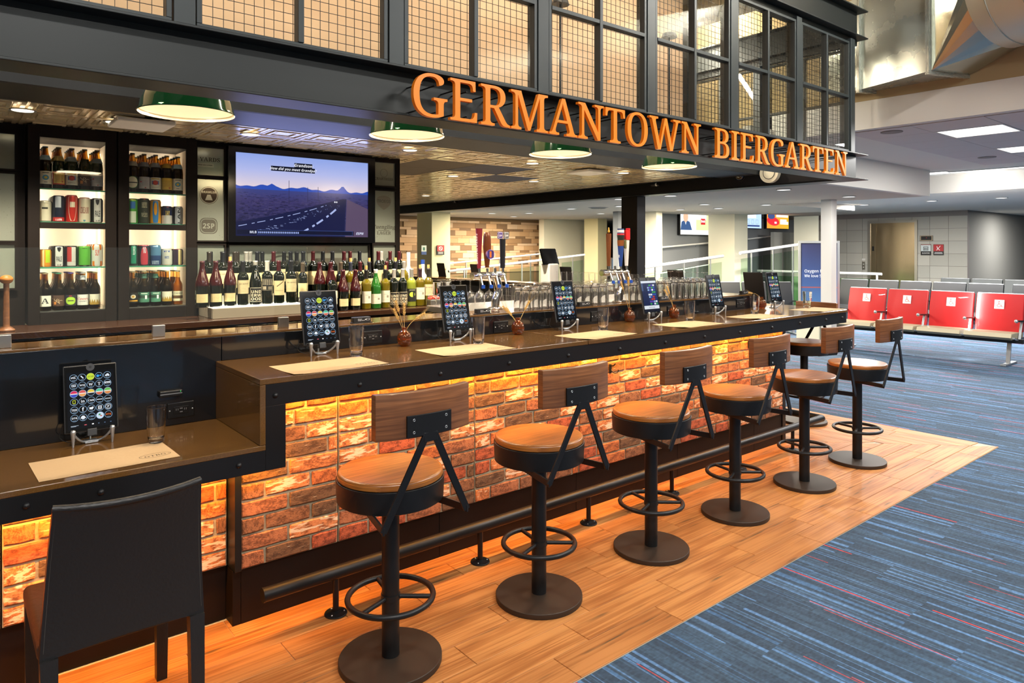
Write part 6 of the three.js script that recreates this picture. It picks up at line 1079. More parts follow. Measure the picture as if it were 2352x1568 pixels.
// clerestory inside: lapped siding lit by wall-washers
{
  const s = tag(thing('wall_clerestory', 'beige lapped siding inside the clerestory', null), null, null, null, 'structure');
  M.siding = MAT({ color: 0xd0b08e, roughness: 0.75 });
  const board = extrude([[0, 0], [0.03, 0], [0.03, 0.006], [0.006, 0.098], [0, 0.098]], 6.75).rotateY(-Math.PI / 2);
  for (let k = 0; k < 17; k++) { const b = mesh('board', board, M.siding, s); b.rotation.y = Math.PI; b.position.set(-1.2, 2.96 - 0.5 + k * 0.097, -4.15); }
  const b2 = extrude([[0, 0], [0.022, 0], [0.006, 0.098], [0, 0.098]], 1.25).rotateY(-Math.PI / 2);
  for (let k = 0; k < 17; k++) { const b = mesh('board', b2, M.siding, s); b.rotation.y = Math.PI; b.position.set(5.2, 2.46 + k * 0.097, -5.3); }
  mesh('corner_post', span(5.55, 5.65, 2.42, 4.1, -4.25, -4.1), M.beam, s);
  struct('ceiling', span(-1.2, 6.6, 4.12, 4.2, -12, -2.95), MAT({ color: 0x6a6258, roughness: 0.9 }), 'dark ceiling inside the clerestory');
  for (const x of [0.2, 1.7, 3.2, 4.7, 5.9]) {
    const t = thing('wall_washer_light', 'linear warm wall-washer light inside the clerestory', 'light fixture', [x, 3.92, x > 5 ? -4.7 : -3.12], 0, 'wall-washer lights'); mesh('housing', rbox(0.9, 0.05, 0.08, 0, 0.03, 0, 0.006), M.frame, t); mesh('lens_light', box(0.96, 0.004, 0.06, 0, 0.002, 0), lensWarm, t); mesh('hanger', [cyl(0.004, 0.004, 0.145, -0.4, 0.054, 0, 6), cyl(0.004, 0.004, 0.145, 0.4, 0.054, 0, 6)], M.frame, t);
    areaLight([x, 3.918, x > 5 ? -4.7 : -3.12], [0, -1, -0.9], 0.9, 0.06, new THREE.Color(1, 0.84, 0.66), 135);
  }
}
{
  const t = thing('wall_washer_light', 'linear warm wall-washer light beside the end clerestory', 'light fixture', [6.72, 4.3, -4.6], 0, 'wall-washer lights'); mesh('housing', rbox(0.08, 0.05, 3.2, 0, 0.03, 0, 0.006), M.frame, t); mesh('lens_light', box(0.06, 0.004, 3.1, 0, 0.002, 0), lensWarm, t);
  areaLight([6.72, 4.298, -4.6], [0.7, -1, 0], 0.06, 3.1, SOFTW, 150);
}
// things on the ceiling and the end beam
{
  for (const [u, v, l] of [[1352, 396, 'flat white access point under the tin ceiling above the taps'], [325, 286, 'flat white access point under the tin ceiling above the coolers']]) { const p = onY(u, v, CEIL - 0.03), t = thing('ceiling_access_point', l, 'access point', [p[0], CEIL - 0.03, p[2]]); mesh('cover', rbox(0.3, 0.025, 0.3, 0, 0, 0, 0.008), M.white, t); mesh('bracket', box(0.1, 0.016, 0.1, 0, 0.0205, 0), M.black, t); }
  let p = onX(1700, 402, 6.38), t = thing('ceiling_dome_camera', 'black dome camera on the inner face of the end beam', 'camera', [6.384, p[1], p[2]]); mesh('dome', new THREE.SphereGeometry(0.06, 20, 14), PHY({ color: 0x0a0a0a, roughness: 0.06, clearcoat: 1 }), t); mesh('ring', new THREE.TorusGeometry(0.055, 0.008, 8, 24).rotateY(Math.PI / 2).translate(-0.002, 0, 0), M.black, t);
  p = onX(1772, 402, 6.38); t = thing('ceiling_speaker', 'pale round speaker hanging by the end beam', 'speaker', [6.33, p[1] + 0.02, p[2]]); mesh('body', cyl(0.1, 0.1, 0.05, 0, 0, 0, 32).rotateZ(Math.PI / 2).translate(0.05, 0, 0), M.cream, t); mesh('grille', new THREE.TorusGeometry(0.062, 0.003, 6, 32).rotateY(Math.PI / 2).translate(-0.001, 0, 0), M.dark, t);
  for (const [u, v] of [[1512, 424], [1050, 463]]) { const q = onX(u, v, 6.38), s = thing('track_spotlight', 'small black cylinder spotlight on the inner face of the end beam', 'spotlight', [6.34, q[1], q[2]], 0, 'beam spotlights'); mesh('barrel', rod([0, 0, -0.06], [0, 0, 0.05], 0.02, 0.02, 14), M.black, s); mesh('band', rod([0, 0, 0.0], [0, 0, 0.02], 0.0205, 0.0205, 14), M.white, s); mesh('bracket', box(0.05, 0.012, 0.012, 0.025, 0, 0), M.black, s); }
}

// ---------- the concourse: ceilings, bulkheads, enclosing walls ----------
const TC = 2.8;
M.ceilTile = MAT({ color: 0xd6cecb, roughness: 0.95, bumpMap: T.grain, bumpScale: 0.001 }); M.gridBar = MAT({ color: 0x8f8884, roughness: 0.8 });
M.tan = MAT({ color: 0xb09a72, roughness: 0.95 }); M.greyWall = MAT({ color: 0x8b8a84, roughness: 0.9 });
{
  const c = tag(thing('ceiling', 'suspended acoustic tile ceiling with square troffer lights', null), null, null, null, 'structure');
  mesh('grid', span(7.16, 11.34, TC + 0.004, TC + 0.03, -3.31, 5), M.gridBar, c);
  const g = box(0.604, 0.012, 0.604);
  for (let i = 0; i < 7; i++) for (let j = 0; j < 9; j++) {
    const x = 7.105 + 0.61 * (i + 0.5), z = -3.32 + 0.61 * (j + 0.5);
    if ((i === 1 || i === 4) && (j === 1 || j === 5)) continue;
    const x0 = Math.max(7.16, x - 0.302), x1 = Math.min(11.34, x + 0.302);
    const m = mesh('ceiling_tile', x1 - x0 < 0.6 ? box(x1 - x0, 0.012, 0.604) : g, M.ceilTile, c); m.position.set((x0 + x1) / 2, TC, z);
  }
  for (const i of [1, 4]) for (const j of [1, 5]) {
    const x = 7.105 + 0.61 * (i + 0.5), z = -3.32 + 0.61 * (j + 0.5), t = thing('ceiling_troffer', 'bright square troffer light in the acoustic tile ceiling', 'ceiling light', [x, TC - 0.008, z], 0, 'troffer lights');
    mesh('frame', [span(-0.3, 0.3, 0, 0.012, -0.3, -0.28), span(-0.3, 0.3, 0, 0.012, 0.28, 0.3), span(-0.3, -0.28, 0, 0.012, -0.28, 0.28), span(0.28, 0.3, 0, 0.012, -0.28, 0.28)], M.white, t); mesh('lens', span(-0.28, 0.28, 0.003, 0.009, -0.28, 0.28), M.lens(NEUT, 0.9), t);
    areaLight([x, TC - 0.012, z], DOWN, 0.56, 0.56, NEUT, 44);
  }
  [[2048, 303], [2267, 361]].forEach(([u, v]) => { const p = onY(u, v, TC - 0.008), t = thing('ceiling_speaker', 'round grey ceiling speaker in the acoustic tiles', 'speaker', [p[0], TC - 0.0135, p[2]], 0, 'ceiling speakers'); mesh('grille', cyl(0.1, 0.1, 0.007, 0, 0, 0, 28), M.gridBar, t); });
  // drywall planes around it
  struct('ceiling', [span(7.15, 12.5, TC, TC + 0.1, -4.08, -3.315), span(11.345, 12.5, TC, TC + 0.1, -3.315, 9), span(11.5, 12.5, TC, TC + 0.1, -16, -4.08), span(7.15, 11.345, TC + 0.031, TC + 0.1, -3.315, 9)], M.drywall, 'smooth pale ceiling border around the acoustic tiles');
  struct('trim_3', span(7.05, 7.15, TC, 3.08, -4.08, 9), M.drywall, 'pale lower band of the ceiling drop'); struct('trim_4', [span(7.05, 7.149, 3.081, 4.7, -4.08, 9), span(7.05, 7.149, 2.501, 4.7, -12, -4.1715)], M.tan, 'tan upper band of the ceiling drop');
  struct('trim_5', [span(6.62, 11.5, 2.41, 2.93, -4.17, -4.081)], M.drywall, 'pale bulkhead over the concourse');
  struct('ceiling', [span(6.62, 11.5, 2.41, 2.5, -24, -4.171), span(2, 6.62, 2.42, 2.5, -24, -11.6), span(11.5, 14.6, 2.41, 2.5, -24, -6.6)], MAT({ color: 0xc4bbae, roughness: 0.9 }), 'low pale soffit behind the bar end');
  struct('trim_6', [span(11.42, 11.5, 2.501, TC, -24, -4.171), span(11.5, 14.6, 2.501, TC, -6.68, -6.6)], M.white, 'white side of the low soffit');
  struct('trim_7', [span(12.5, 12.6, 2.52, TC + 0.1, -24, 9)], M.white, 'white drop in front of the lift lobby ceiling');
  struct('ceiling', span(12.6, 26, 2.52, 2.6, -24, 9), M.drywall, 'low ceiling of the lift lobby');
  struct('ceiling', span(-9, 7.05, 4.62, 4.7, -12, 9), M.drywall, 'high ceiling over the open concourse');
  struct('wall_rear', span(-9, 26, 0, 4.7, 9, 9.1), MAT({ color: 0xb3afa6, roughness: 0.9 }), 'white wall on the opposite side of the concourse');
  struct('wall_left', span(-9.1, -9, 0, 4.7, -24, 9), M.white, 'white end wall of the concourse');
  struct('wall_right', span(26, 26.1, 0, 4.7, -24, 9), M.greyWall, 'far end wall of the lobby'); struct('wall_far', span(-9, 26, 0, 4.7, -24.1, -24), M.greyWall, 'far wall behind the ramp');
  // lights of the open concourse ceiling
  for (const [x, z] of [[0.5, 0.6], [4.2, 0.6], [0.5, 4.2], [4.2, 4.2], [-3.5, 1.5], [6.0, -1.2]]) {
    const t = thing('ceiling_light_panel', 'long white light panel in the high concourse ceiling', 'ceiling light', [x, 4.58, z], 0, 'high ceiling lights'); mesh('frame', rbox(1.24, 0.03, 0.34, 0, 0.02, 0, 0.004), M.white, t); mesh('lens', box(1.2, 0.004, 0.3, 0, 0.002, 0), lensCool, t);
    areaLight([x, 4.576, z], DOWN, 1.2, 0.3, NEUT, 75);
  }
  // recessed lights in the soffits
  for (const [u, v, y] of [[1130, 489.5, 2.41], [1215, 489, 2.41], [1010, 489, 2.41], [1380, 490, 2.41], [1650, 478, 2.41], [1760, 470, 2.41], [1800, 435, 2.41], [1950, 451, 2.41], [1540, 449, 2.41], [1618, 469, 2.41], [1562, 481, 2.41], [1312, 479, 2.41], [1424, 457, 2.41], [1424, 473, 2.41], [1180, 497, 2.41], [1985, 470, 2.52], [2140, 461, 2.52], [2300, 454, 2.52]]) {
    const p = onY(u, v, y - 0.003), t = thing('soffit_downlight', 'round white downlight in the pale soffit', 'downlight', [p[0], y - 0.012, p[2]], 0, 'soffit downlights'); mesh('lens', cyl(0.085, 0.085, 0.006, 0, 0.003, 0, 24), lensCool, t); mesh('rim', new THREE.TorusGeometry(0.092, 0.008, 6, 28).rotateX(Math.PI / 2).translate(0, 0.006, 0), M.white, t);
    areaLight([p[0], y - 0.014, p[2]], DOWN, 0.15, 0.15, y > 2.5 ? NEUT : p[2] < -6.5 ? SOFTW : NEUT, y > 2.5 ? 1500 : p[2] < -6.5 ? 800 : 120);
  }
  const p = onY(1374, 477, 2.405), v = thing('ceiling_vent', 'round grey air vent in the pale soffit', 'vent', [p[0], 2.396, p[2]]); mesh('cone', lathe([[0.0001, 0.0], [0.12, 0.004], [0.2, 0.013]], 28), M.greyWall, v); mesh('ring', lathe([[0.14, -0.002], [0.16, 0.003], [0.165, 0.008]], 28), M.gridBar, v);
  const q = thing('ceiling_slot_light', 'short slot light at the bulkhead corner', 'ceiling light', onY(2150, 397, TC - 0.012)); mesh('lens', box(0.12, 0.006, 0.3), lensCool, q); mesh('trim', box(0.16, 0.004, 0.34, 0, 0.005, 0), M.white, q);
  const cv = thing('ceiling_cove_light', 'long slot light washing the white drop before the lift lobby', 'ceiling light', [12.0, TC - 0.012, -3.6]); mesh('trim', box(0.1, 0.004, 5.6, 0, 0.005, 0), M.white, cv); mesh('lens', box(0.06, 0.006, 5.5), lensCool, cv);
  areaLight([12.0, TC - 0.018, -3.6], [1, -0.2, 0], 0.06, 5.5, NEUT, 34);
  { const t = thing('soffit_downlight', 'round white downlight before the dark return wall of the lobby', 'downlight', [20.2, 2.508, -4.6]); mesh('lens', cyl(0.085, 0.085, 0.006, 0, 0.003, 0, 24), lensCool, t); areaLight([20.2, 2.5, -4.6], DOWN, 0.15, 0.15, NEUT, 900); }
}
// ---------- galvanised duct ----------
{
  M.galv = PHY({ color: 0xc4c8bc, roughness: 0.4, metalness: 0.7, roughnessMap: T.mottle }); 
  const A = onX(2134.7, 163, 6.62), t = thing('air_duct', 'galvanised rectangular duct joining a large round spiral duct', 'duct', A, -20 * Math.PI / 180);
  // local: -z runs away along the duct, +x across it
  const w = 0.46, h = 0.9;
  mesh('box_duct', uvm(span(0, w, 0, h, -0.74, 0), 1), M.galv, t);
  mesh('box_duct', uvm(span(0, w, 0, h, -2.2, -0.76), 1), M.galv, t);
  for (const z of [-0.75, 0.0]) mesh('flange', [span(-0.03, w + 0.03, -0.03, 0, z - 0.018, z + 0.018), span(-0.03, w + 0.03, h, h + 0.03, z - 0.018, z + 0.018), span(-0.03, 0, 0, h, z - 0.018, z + 0.018), span(w, w + 0.03, 0, h, z - 0.018, z + 0.018)], M.galv, t);
  // square-to-round transition, folded into flat triangles
  const cx = w / 2 + 0.12, cy = 0.62, R = 0.5, L = 0.42, pos = [], sq = [], ci = [], N = 32;
  for (let k = 0; k < N; k++) { const a = (k + 0.5) / N * 2 * Math.PI - Math.PI * 0.75, q = Math.floor((k) / (N / 4)); const corners = [[w, 0], [w, h], [0, h], [0, 0]]; ci.push([cx + R * Math.cos(a), cy + R * Math.sin(a)]); const ang = Math.atan2(Math.sin(a), Math.cos(a)); const c = ang > -Math.PI / 2 && ang <= 0 ? 0 : ang > 0 && ang <= Math.PI / 2 ? 1 : ang > Math.PI / 2 ? 2 : 3; sq.push(corners[c]); }
  for (let k = 0; k < N; k++) { const n = (k + 1) % N, a = sq[k], b = sq[n], c = ci[k], d = ci[n]; pos.push(a[0], a[1], 0.02, c[0], c[1], L, d[0], d[1], L); if (a !== b) pos.push(a[0], a[1], 0.02, d[0], d[1], L, b[0], b[1], 0.02); }
  const g = new THREE.BufferGeometry(); g.setAttribute('position', new THREE.Float32BufferAttribute(pos, 3)); g.setAttribute('uv', new THREE.Float32BufferAttribute(new Float32Array(pos.length / 3 * 2), 2)); g.computeVertexNormals();
  mesh('transition', g, PHY({ color: 0xb6b8ac, roughness: 0.22, metalness: 0.9, side: THREE.DoubleSide }), t);
  mesh('round_duct', uvm(new THREE.CylinderGeometry(R, R, 3.4, 64, 1, true).rotateX(Math.PI / 2).translate(cx, cy, L + 1.7), 1), PHY({ color: 0xd6d2c0, roughness: 0.4, metalness: 0.5, side: THREE.DoubleSide }), t);
  for (let k = 0; k < 12; k++) mesh('spiral_seam', new THREE.TorusGeometry(R + 0.002, 0.005, 6, 64).rotateY(0.06).translate(cx, cy, L + 0.12 + k * 0.27), M.galv, t);
}
// ---------- lift lobby ----------
const LX = 18.5;
{
  const w = tag(thing('wall_lobby', 'pale stone-tiled wall of the lift lobby', null), null, null, null, 'structure');
  mesh('backing', span(LX, LX + 0.1, 0, 2.52, -16, -5.76), M.gridBar, w);
  mesh('return_wall', span(LX + 0.101, 26, 0, 2.52, -5.86, -5.76), M.greyWall, w);
  M.stoneTile = [0xb2b0a6, 0xaba99f, 0xb8b5aa].map((c) => MAT({ color: c, roughness: 0.6 }));
  const g = box(0.012, 0.292, 0.392);
  for (let i = 0; i < 24; i++) for (let j = 2; j < 9; j++) { const z = -5.96 - i * 0.4, y = 0.15 + j * 0.3; if (y + 0.15 > 2.52) continue; const m = mesh('wall_tile', g, pick(M.stoneTile), w); m.position.set(LX - 0.006, y, z); }
  const a = onX(1995, 508, LX - 0.02), b = onX(2108, 508, LX - 0.02);
  const d = tag(thing('door_1', 'brushed steel lift doors in a steel frame', null, [LX - 0.013, 0, 0]), null, null, null, 'structure'), z0 = a[2], z1 = b[2], yt = a[1];
  mesh('door_frame', [span(-0.05, 0, 0, yt, z0, z0 + 0.06), span(-0.05, 0, 0, yt, z1 - 0.06, z1), span(-0.05, 0, yt - 0.06, yt, z0 + 0.06, z1 - 0.06)], M.brushed, d);
  M.lift = PHY({ color: 0xb8a68a, roughness: 0.3, metalness: 0.95, roughnessMap: T.mottle });
  const zs = z0 + 0.06 + (z1 - z0 - 0.12) * 0.14; mesh('side_panel', span(-0.03, -0.004, 0, yt - 0.06, z0 + 0.0605, zs - 0.003), M.lift, d); mesh('door_leaf', span(-0.02, -0.004, 0, yt - 0.06, zs, z1 - 0.0605), M.lift, d);
  mesh('keyhole_plate', rbox(0.006, 0.12, 0.05, -0.033, 1.62, (z0 + zs) / 2 + 0.02, 0.002), M.black, d);
  const sign = (u0, v0, u1, v1, name, label, draw, glow) => {
    const p = onX(u0, v0, LX - 0.013), q = onX(u1, v1, LX - 0.013), hh = p[1] - q[1], ww = Math.abs(q[2] - p[2]), t = thing(name, label, 'sign', [LX - 0.013, (p[1] + q[1]) / 2, (p[2] + q[2]) / 2], -Math.PI / 2);
    mesh('board', rbox(ww, hh, 0.012, 0, 0, 0.007, 0.003), M.dark, t); mesh('print', new THREE.PlaneGeometry(ww * 0.95, hh * 0.95).translate(0, 0, 0.0135), MAT({ map: canvasTex(128, Math.round(128 * hh / ww), draw), roughness: 0.5 }), t);
  };
  sign(2113, 541, 2143, 553, 'floor_indicator_sign', 'small dark floor indicator in a steel plate beside the lift', (g, w, h) => { g.fillStyle = '#a8957a'; g.fillRect(0, 0, w, h); g.fillStyle = '#0c0a0a'; g.fillRect(10, 6, w - 20, h - 14); g.fillStyle = '#c02a3a'; g.fillRect(w * 0.48, h * 0.35, 8, 8); });
  sign(2115, 561, 2139, 586, 'elevator_sign', 'white and black lift sign beside the steel doors', (g, w, h) => { g.fillStyle = '#c9d2d2'; g.fillRect(0, 0, w, h); g.fillStyle = '#1c1c1c'; g.fillRect(0, h * 0.64, w, h * 0.36); g.fillStyle = '#b03028'; g.fillRect(0, 0, w, 5); g.strokeStyle = '#1c1c1c'; g.lineWidth = 6; g.strokeRect(w * 0.28, h * 0.22, w * 0.44, h * 0.32); g.fillStyle = '#1c1c1c'; for (const k of [0.38, 0.5, 0.62]) { g.beginPath(); g.arc(w * k, h * 0.34, 5, 0, 7); g.fill(); g.fillRect(w * k - 4, h * 0.38, 8, 16); } txt(g, 'ELEVATOR', w / 2, h * 0.82, 'bold 20px sans-serif', '#f0f0f0'); });
  sign(2144, 561, 2168, 586, 'fire_warning_sign', 'red and black warning sign beside the lift sign', (g, w, h) => { g.fillStyle = '#b3272c'; g.fillRect(0, 0, w, h); g.fillStyle = '#1c1c1c'; g.fillRect(0, h * 0.64, w, h * 0.36); g.strokeStyle = '#f0f0f0'; g.lineWidth = 8; g.beginPath(); g.moveTo(w * 0.3, h * 0.55); g.lineTo(w * 0.7, h * 0.12); g.moveTo(w * 0.34, h * 0.15); g.lineTo(w * 0.4, h * 0.35); g.lineTo(w * 0.64, h * 0.54); g.stroke(); g.fillStyle = '#f0f0f0'; g.fillRect(w * 0.12, h * 0.74, w * 0.76, 6); g.fillRect(w * 0.08, h * 0.84, w * 0.84, 6); });
  const cp = onX(1984, 610, LX - 0.013), ct = thing('call_button_panel', 'steel lift call button panel on the tiled wall', 'button panel', [LX - 0.02, cp[1], cp[2]], -Math.PI / 2); mesh('plate', rbox(0.08, 0.2, 0.01, 0, 0, 0, 0.003), M.brushed, ct); mesh('button', [cyl(0.014, 0.014, 0.006).rotateX(Math.PI / 2).translate(0, 0.04, 0.006)], M.white, ct); mesh('button', [cyl(0.014, 0.014, 0.006).rotateX(Math.PI / 2).translate(0, -0.04, 0.006)], M.white, ct); mesh('plaque', rbox(0.08, 0.06, 0.01, 0, 0.16, 0, 0.003), M.white, ct);
  const r = thing('lobby_railing', 'white level handrail in front of the lift lobby', 'railing', [0, 0, 0]); const y = 1.06; mesh('handrail', rod([15.9, y, -9.6], [15.9, y, -6.6], 0.03, 0.03, 16), M.white, r); for (const z of [-9.5, -8.1, -6.7]) mesh('post', cyl(0.02, 0.02, y - 0.02, 15.9, 0.0005, z, 12), M.white, r); mesh('glass_panel', box(0.012, 0.8, 2.8, 15.9, 0.55, -8.1), PHY({ color: 0xd4ead8, transmission: 1, thickness: 0, roughness: 0.02 }), r);
}
// ---------- columns, ramp and far walls ----------
{
  const boxZ = (name, u0, u1, z, depth, m, label, y1 = 2.409) => { const a = onZ(u0, 560, z - depth)[0], b = onZ(u1, 560, z)[0]; return struct(name, span(a, b, 0, y1, z - depth, z), m, label); };
  struct('column', [span(10.98, 11.16, 0, 2.409, -5.5, -5.33)], M.white, 'square white column at the soffit corner'); struct('column_plinth', span(10.95, 11.3, 0.0005, 0.55, -5.9, -5.52), M.cream, 'pale plinth behind the white column');
  struct('column', span(6.45, 6.6, 0, 2.249, -5.74, -5.49), M.dark, 'black square column carrying the end beam');
  M.yellowCream = MAT({ color: 0xe0d6a8, roughness: 0.85 }); M.peach = MAT({ color: 0xd8bd9a, roughness: 0.85 });
  boxZ('column', 958, 1034, -12.6, 0.6, M.yellowCream, 'broad cream pier left of the stacked tile wall');
  boxZ('column', 1342, 1394, -12.6, 0.5, M.yellowCream, 'cream column behind the tap tower'); boxZ('wall_panel', 1238, 1342, -13.8, 0.2, M.cream, 'plain cream wall right of the stacked tile wall');
  boxZ('column', 1482, 1521, -9.4, 0.3, M.cream, 'cream column right of the black column'); boxZ('column', 1627, 1717, -9.0, 0.7, M.cream, 'broad cream column between the wall screens'); boxZ('column', 1826, 1878, -8.2, 0.6, M.cream, 'cream column behind the poster stand');
  const gw = struct('wall_grey', span(onZ(1420, 560, -9.9)[0], onZ(1850, 560, -9.9)[0], 0, 2.409, -10.05, -9.9), MAT({ color: 0x7b7e80, roughness: 0.85 }), 'slate grey wall along the ramp');
  const pw = boxZ('trim_8', 1770, 1826, -9.3, 0.1, MAT({ color: 0x9a988f, roughness: 0.8 }), 'grey parapet of the ramp landing', onZ(1790, 533, -9.3)[1]);
  // stacked tile wall
  const sw = tag(thing('wall_stacked', 'wall of staggered wood-toned stacked tiles', null), null, null, null, 'structure'), zS = -14.4, xs0 = onZ(905, 560, zS)[0], xs1 = onZ(1246, 560, zS)[0];
  mesh('backing', span(xs0, xs1, 0, 2.409, zS - 0.15, zS - 0.005), MAT({ color: 0x8a7050, roughness: 0.9 }), sw);
  struct('wall_panel', span(-9, xs0 - 0.002, 0, 2.42, zS - 0.15, zS - 0.005), M.cream, 'plain cream wall left of the stacked tile wall');
  const tones = [0xd8b48c, 0xc49c70, 0xa07c56, 0x86684a, 0xdcbc98, 0xcaa67c].map((c) => MAT({ color: c, roughness: 0.7 }));
  const gBig = box(0.348, 0.125, 0.03), gThin = box(0.348, 0.055, 0.02);
  let y = 1.0, row = 0;
  while (y < 2.28) { const thin = row % 2, h = thin ? 0.06 : 0.13; for (let x = xs0 + 0.18 + (row * 0.137) % 0.35; x < xs1 - 0.17; x += 0.352) { const m = mesh('stacked_tile', thin ? gThin : gBig, pick(tones), sw); m.position.set(x, y + h / 2, zS + (thin ? 0.004 : rr(0.005, 0.014))); } y += h; row++; }
  // no-smoking plaques on the pier
  const plaque = (u0, v0, u1, v1, z, label, draw) => { const p = onZ(u0, v0, z), q = onZ(u1, v1, z), t = thing('wall_sign', label, 'sign', [(p[0] + q[0]) / 2, (p[1] + q[1]) / 2, z + 0.0005]); const w = q[0] - p[0], h = p[1] - q[1]; mesh('board', rbox(w, h, 0.012, 0, 0, 0.006, 0.003), M.dark, t); mesh('print', new THREE.PlaneGeometry(w * 0.96, h * 0.96).translate(0, 0, 0.0125), MAT({ map: canvasTex(96, 116, draw), roughness: 0.5 }), t); };
  plaque(1003, 563, 1020, 585, -12.59, 'red and black no-smoking sign on the cream pier', (g, w, h) => { g.fillStyle = '#b03028'; g.fillRect(0, 0, w, h * 0.64); g.fillStyle = '#2a2a24'; g.fillRect(0, h * 0.64, w, h); g.strokeStyle = '#f0ece0'; g.lineWidth = 7; g.beginPath(); g.arc(w / 2, h * 0.33, 22, 0, 7); g.moveTo(w * 0.35, h * 0.2); g.lineTo(w * 0.65, h * 0.46); g.stroke(); g.fillStyle = '#e0dccc'; for (const k of [0.72, 0.8, 0.88]) g.fillRect(w * 0.16, h * k, w * 0.68, 4); });
  plaque(967, 563, 979, 585, -12.59, 'green and blue notice sign on the cream pier', (g, w, h) => { g.fillStyle = '#cfd8c4'; g.fillRect(0, 0, w, h); g.fillStyle = '#2a6a4a'; g.fillRect(w * 0.3, h * 0.2, w * 0.4, h * 0.34); g.fillStyle = '#2a4a80'; g.fillRect(0, h * 0.66, w, h * 0.34); });
  // wall screens
  const ad = (u0, v0, u1, v1, z, label, draw) => { const p = onZ(u0, v0, z), q = onZ(u1, v1, z), t = thing('wall_screen', label, 'screen', [(p[0] + q[0]) / 2, (p[1] + q[1]) / 2, z + 0.0005]); const w = q[0] - p[0], h = p[1] - q[1]; mesh('frame', rbox(w, h, 0.08, 0, 0, 0.04, 0.006), M.tabletBlack, t); mesh('screen', new THREE.PlaneGeometry(w * 0.96, h * 0.95).translate(0, 0, 0.0805), PHY({ color: 0x050505, emissive: 0xffffff, emissiveMap: canvasTex(256, Math.max(64, Math.round(256 * h / w)), draw), emissiveIntensity: 0.9 }), t); };
  ad(1555, 478, 1622, 541, -9.899, 'bright wall screen of a man in a dark blue suit', (g, w, h) => { g.fillStyle = '#c9d49a'; g.fillRect(0, 0, w, h); g.fillStyle = '#dfe6ee'; g.fillRect(0, 0, w * 0.55, h); g.fillStyle = '#f4f4f4'; g.fillRect(0, h * 0.82, w, h * 0.18); g.fillStyle = '#33507a'; g.beginPath(); g.moveTo(0, h * 0.82); g.lineTo(w * 0.04, h * 0.5); g.lineTo(w * 0.18, h * 0.42); g.lineTo(w * 0.32, h * 0.5); g.lineTo(w * 0.4, h * 0.82); g.fill(); g.fillStyle = '#f0f0f0'; g.beginPath(); g.moveTo(w * 0.14, h * 0.43); g.lineTo(w * 0.22, h * 0.43); g.lineTo(w * 0.18, h * 0.62); g.fill(); g.fillStyle = '#d9a98a'; g.beginPath(); g.ellipse(w * 0.18, h * 0.3, 22, 30, 0, 0, 7); g.fill(); g.fillStyle = '#9a9488'; g.beginPath(); g.ellipse(w * 0.18, h * 0.2, 22, 12, 0, 3.1, 6.3); g.fill(); g.fillStyle = '#fff'; for (const k of [0.08, 0.2, 0.3]) g.fillRect(w * 0.42, h * k, w * 0.5, 14); g.fillStyle = '#c0282c'; g.fillRect(w * 0.72, h * 0.35, w * 0.16, h * 0.24); txt(g, 'Bob', w * 0.8, h * 0.45, 'bold 20px sans-serif', '#fff'); });
  ad(1700, 470, 1743, 526, -9.899, 'bright wall screen in blue and white beside the column', (g, w, h) => { g.fillStyle = '#a9c4ee'; g.fillRect(0, 0, w, h); g.fillStyle = '#e8eefa'; g.fillRect(w * 0.2, h * 0.1, w * 0.5, h * 0.45); g.fillStyle = '#2a3a6a'; g.fillRect(w * 0.1, h * 0.86, w * 0.8, 12); for (const k of [0.2, 0.45, 0.7]) g.strokeRect(w * k, h * 0.62, 30, 34); });
  ad(1754, 474, 1806, 527, -9.899, 'bright orange wall screen with a red car', (g, w, h) => { const s = g.createLinearGradient(0, 0, w, h); s.addColorStop(0, '#ef8a3a'); s.addColorStop(1, '#c8a02a'); g.fillStyle = s; g.fillRect(0, 0, w, h); g.fillStyle = '#f4f0e6'; for (const [x, y, ww] of [[0.25, 0.08, 0.3], [0.4, 0.2, 0.55], [0.42, 0.32, 0.55], [0.6, 0.55, 0.3], [0.6, 0.66, 0.38]]) g.fillRect(w * x, h * y, w * ww, 18); g.fillStyle = '#d02a34'; g.beginPath(); g.ellipse(w * 0.28, h * 0.66, w * 0.28, h * 0.2, 0.1, 0, 7); g.fill(); g.fillStyle = '#3a4a7a'; g.beginPath(); g.ellipse(w * 0.2, h * 0.42, w * 0.16, h * 0.14, 0, 0, 7); g.fill(); g.fillStyle = '#f4e6e0'; g.fillRect(w * 0.34, h * 0.68, 26, 12); });
  // ramp railings
  const glassG = PHY({ color: 0xcfe4d4, transmission: 1, thickness: 0, roughness: 0.03, side: THREE.DoubleSide });
  const ramp = (a, b, z, r, label, drop, n) => {
    const A = onZ(a[0], a[1], z), B = onZ(b[0], b[1], z), t = thing('ramp_railing', label, 'railing', [0, 0, 0]); mesh('handrail', rod(A, B, r, r, 14), M.white, t); mesh('rail_end', sph(r, ...B, 12), M.white, t);
    for (let k = 0; k < n; k++) { const s = (k + 0.5) / n, p = A.map((v, i) => v + (B[i] - v) * s); mesh('post', span(p[0] - 0.012, p[0] + 0.012, 0.0005, p[1] - r, z - 0.012, z + 0.012), M.alu, t); }
    if (drop) for (let k = 0; k < n; k++) { const P = (s) => A.map((v, i) => v + (B[i] - v) * s), p = P(k / n + 0.01), q = P((k + 1) / n - 0.01), g = new THREE.BufferGeometry(); g.setAttribute('position', new THREE.Float32BufferAttribute([p[0], p[1] - 0.12, z, p[0], 0.02, z, q[0], 0.02, z, p[0], p[1] - 0.12, z, q[0], 0.02, z, q[0], q[1] - 0.12, z], 3)); g.computeVertexNormals(); g.setAttribute('uv', new THREE.Float32BufferAttribute(new Float32Array(12), 2)); mesh('glass_panel', g, glassG, t); }
  };
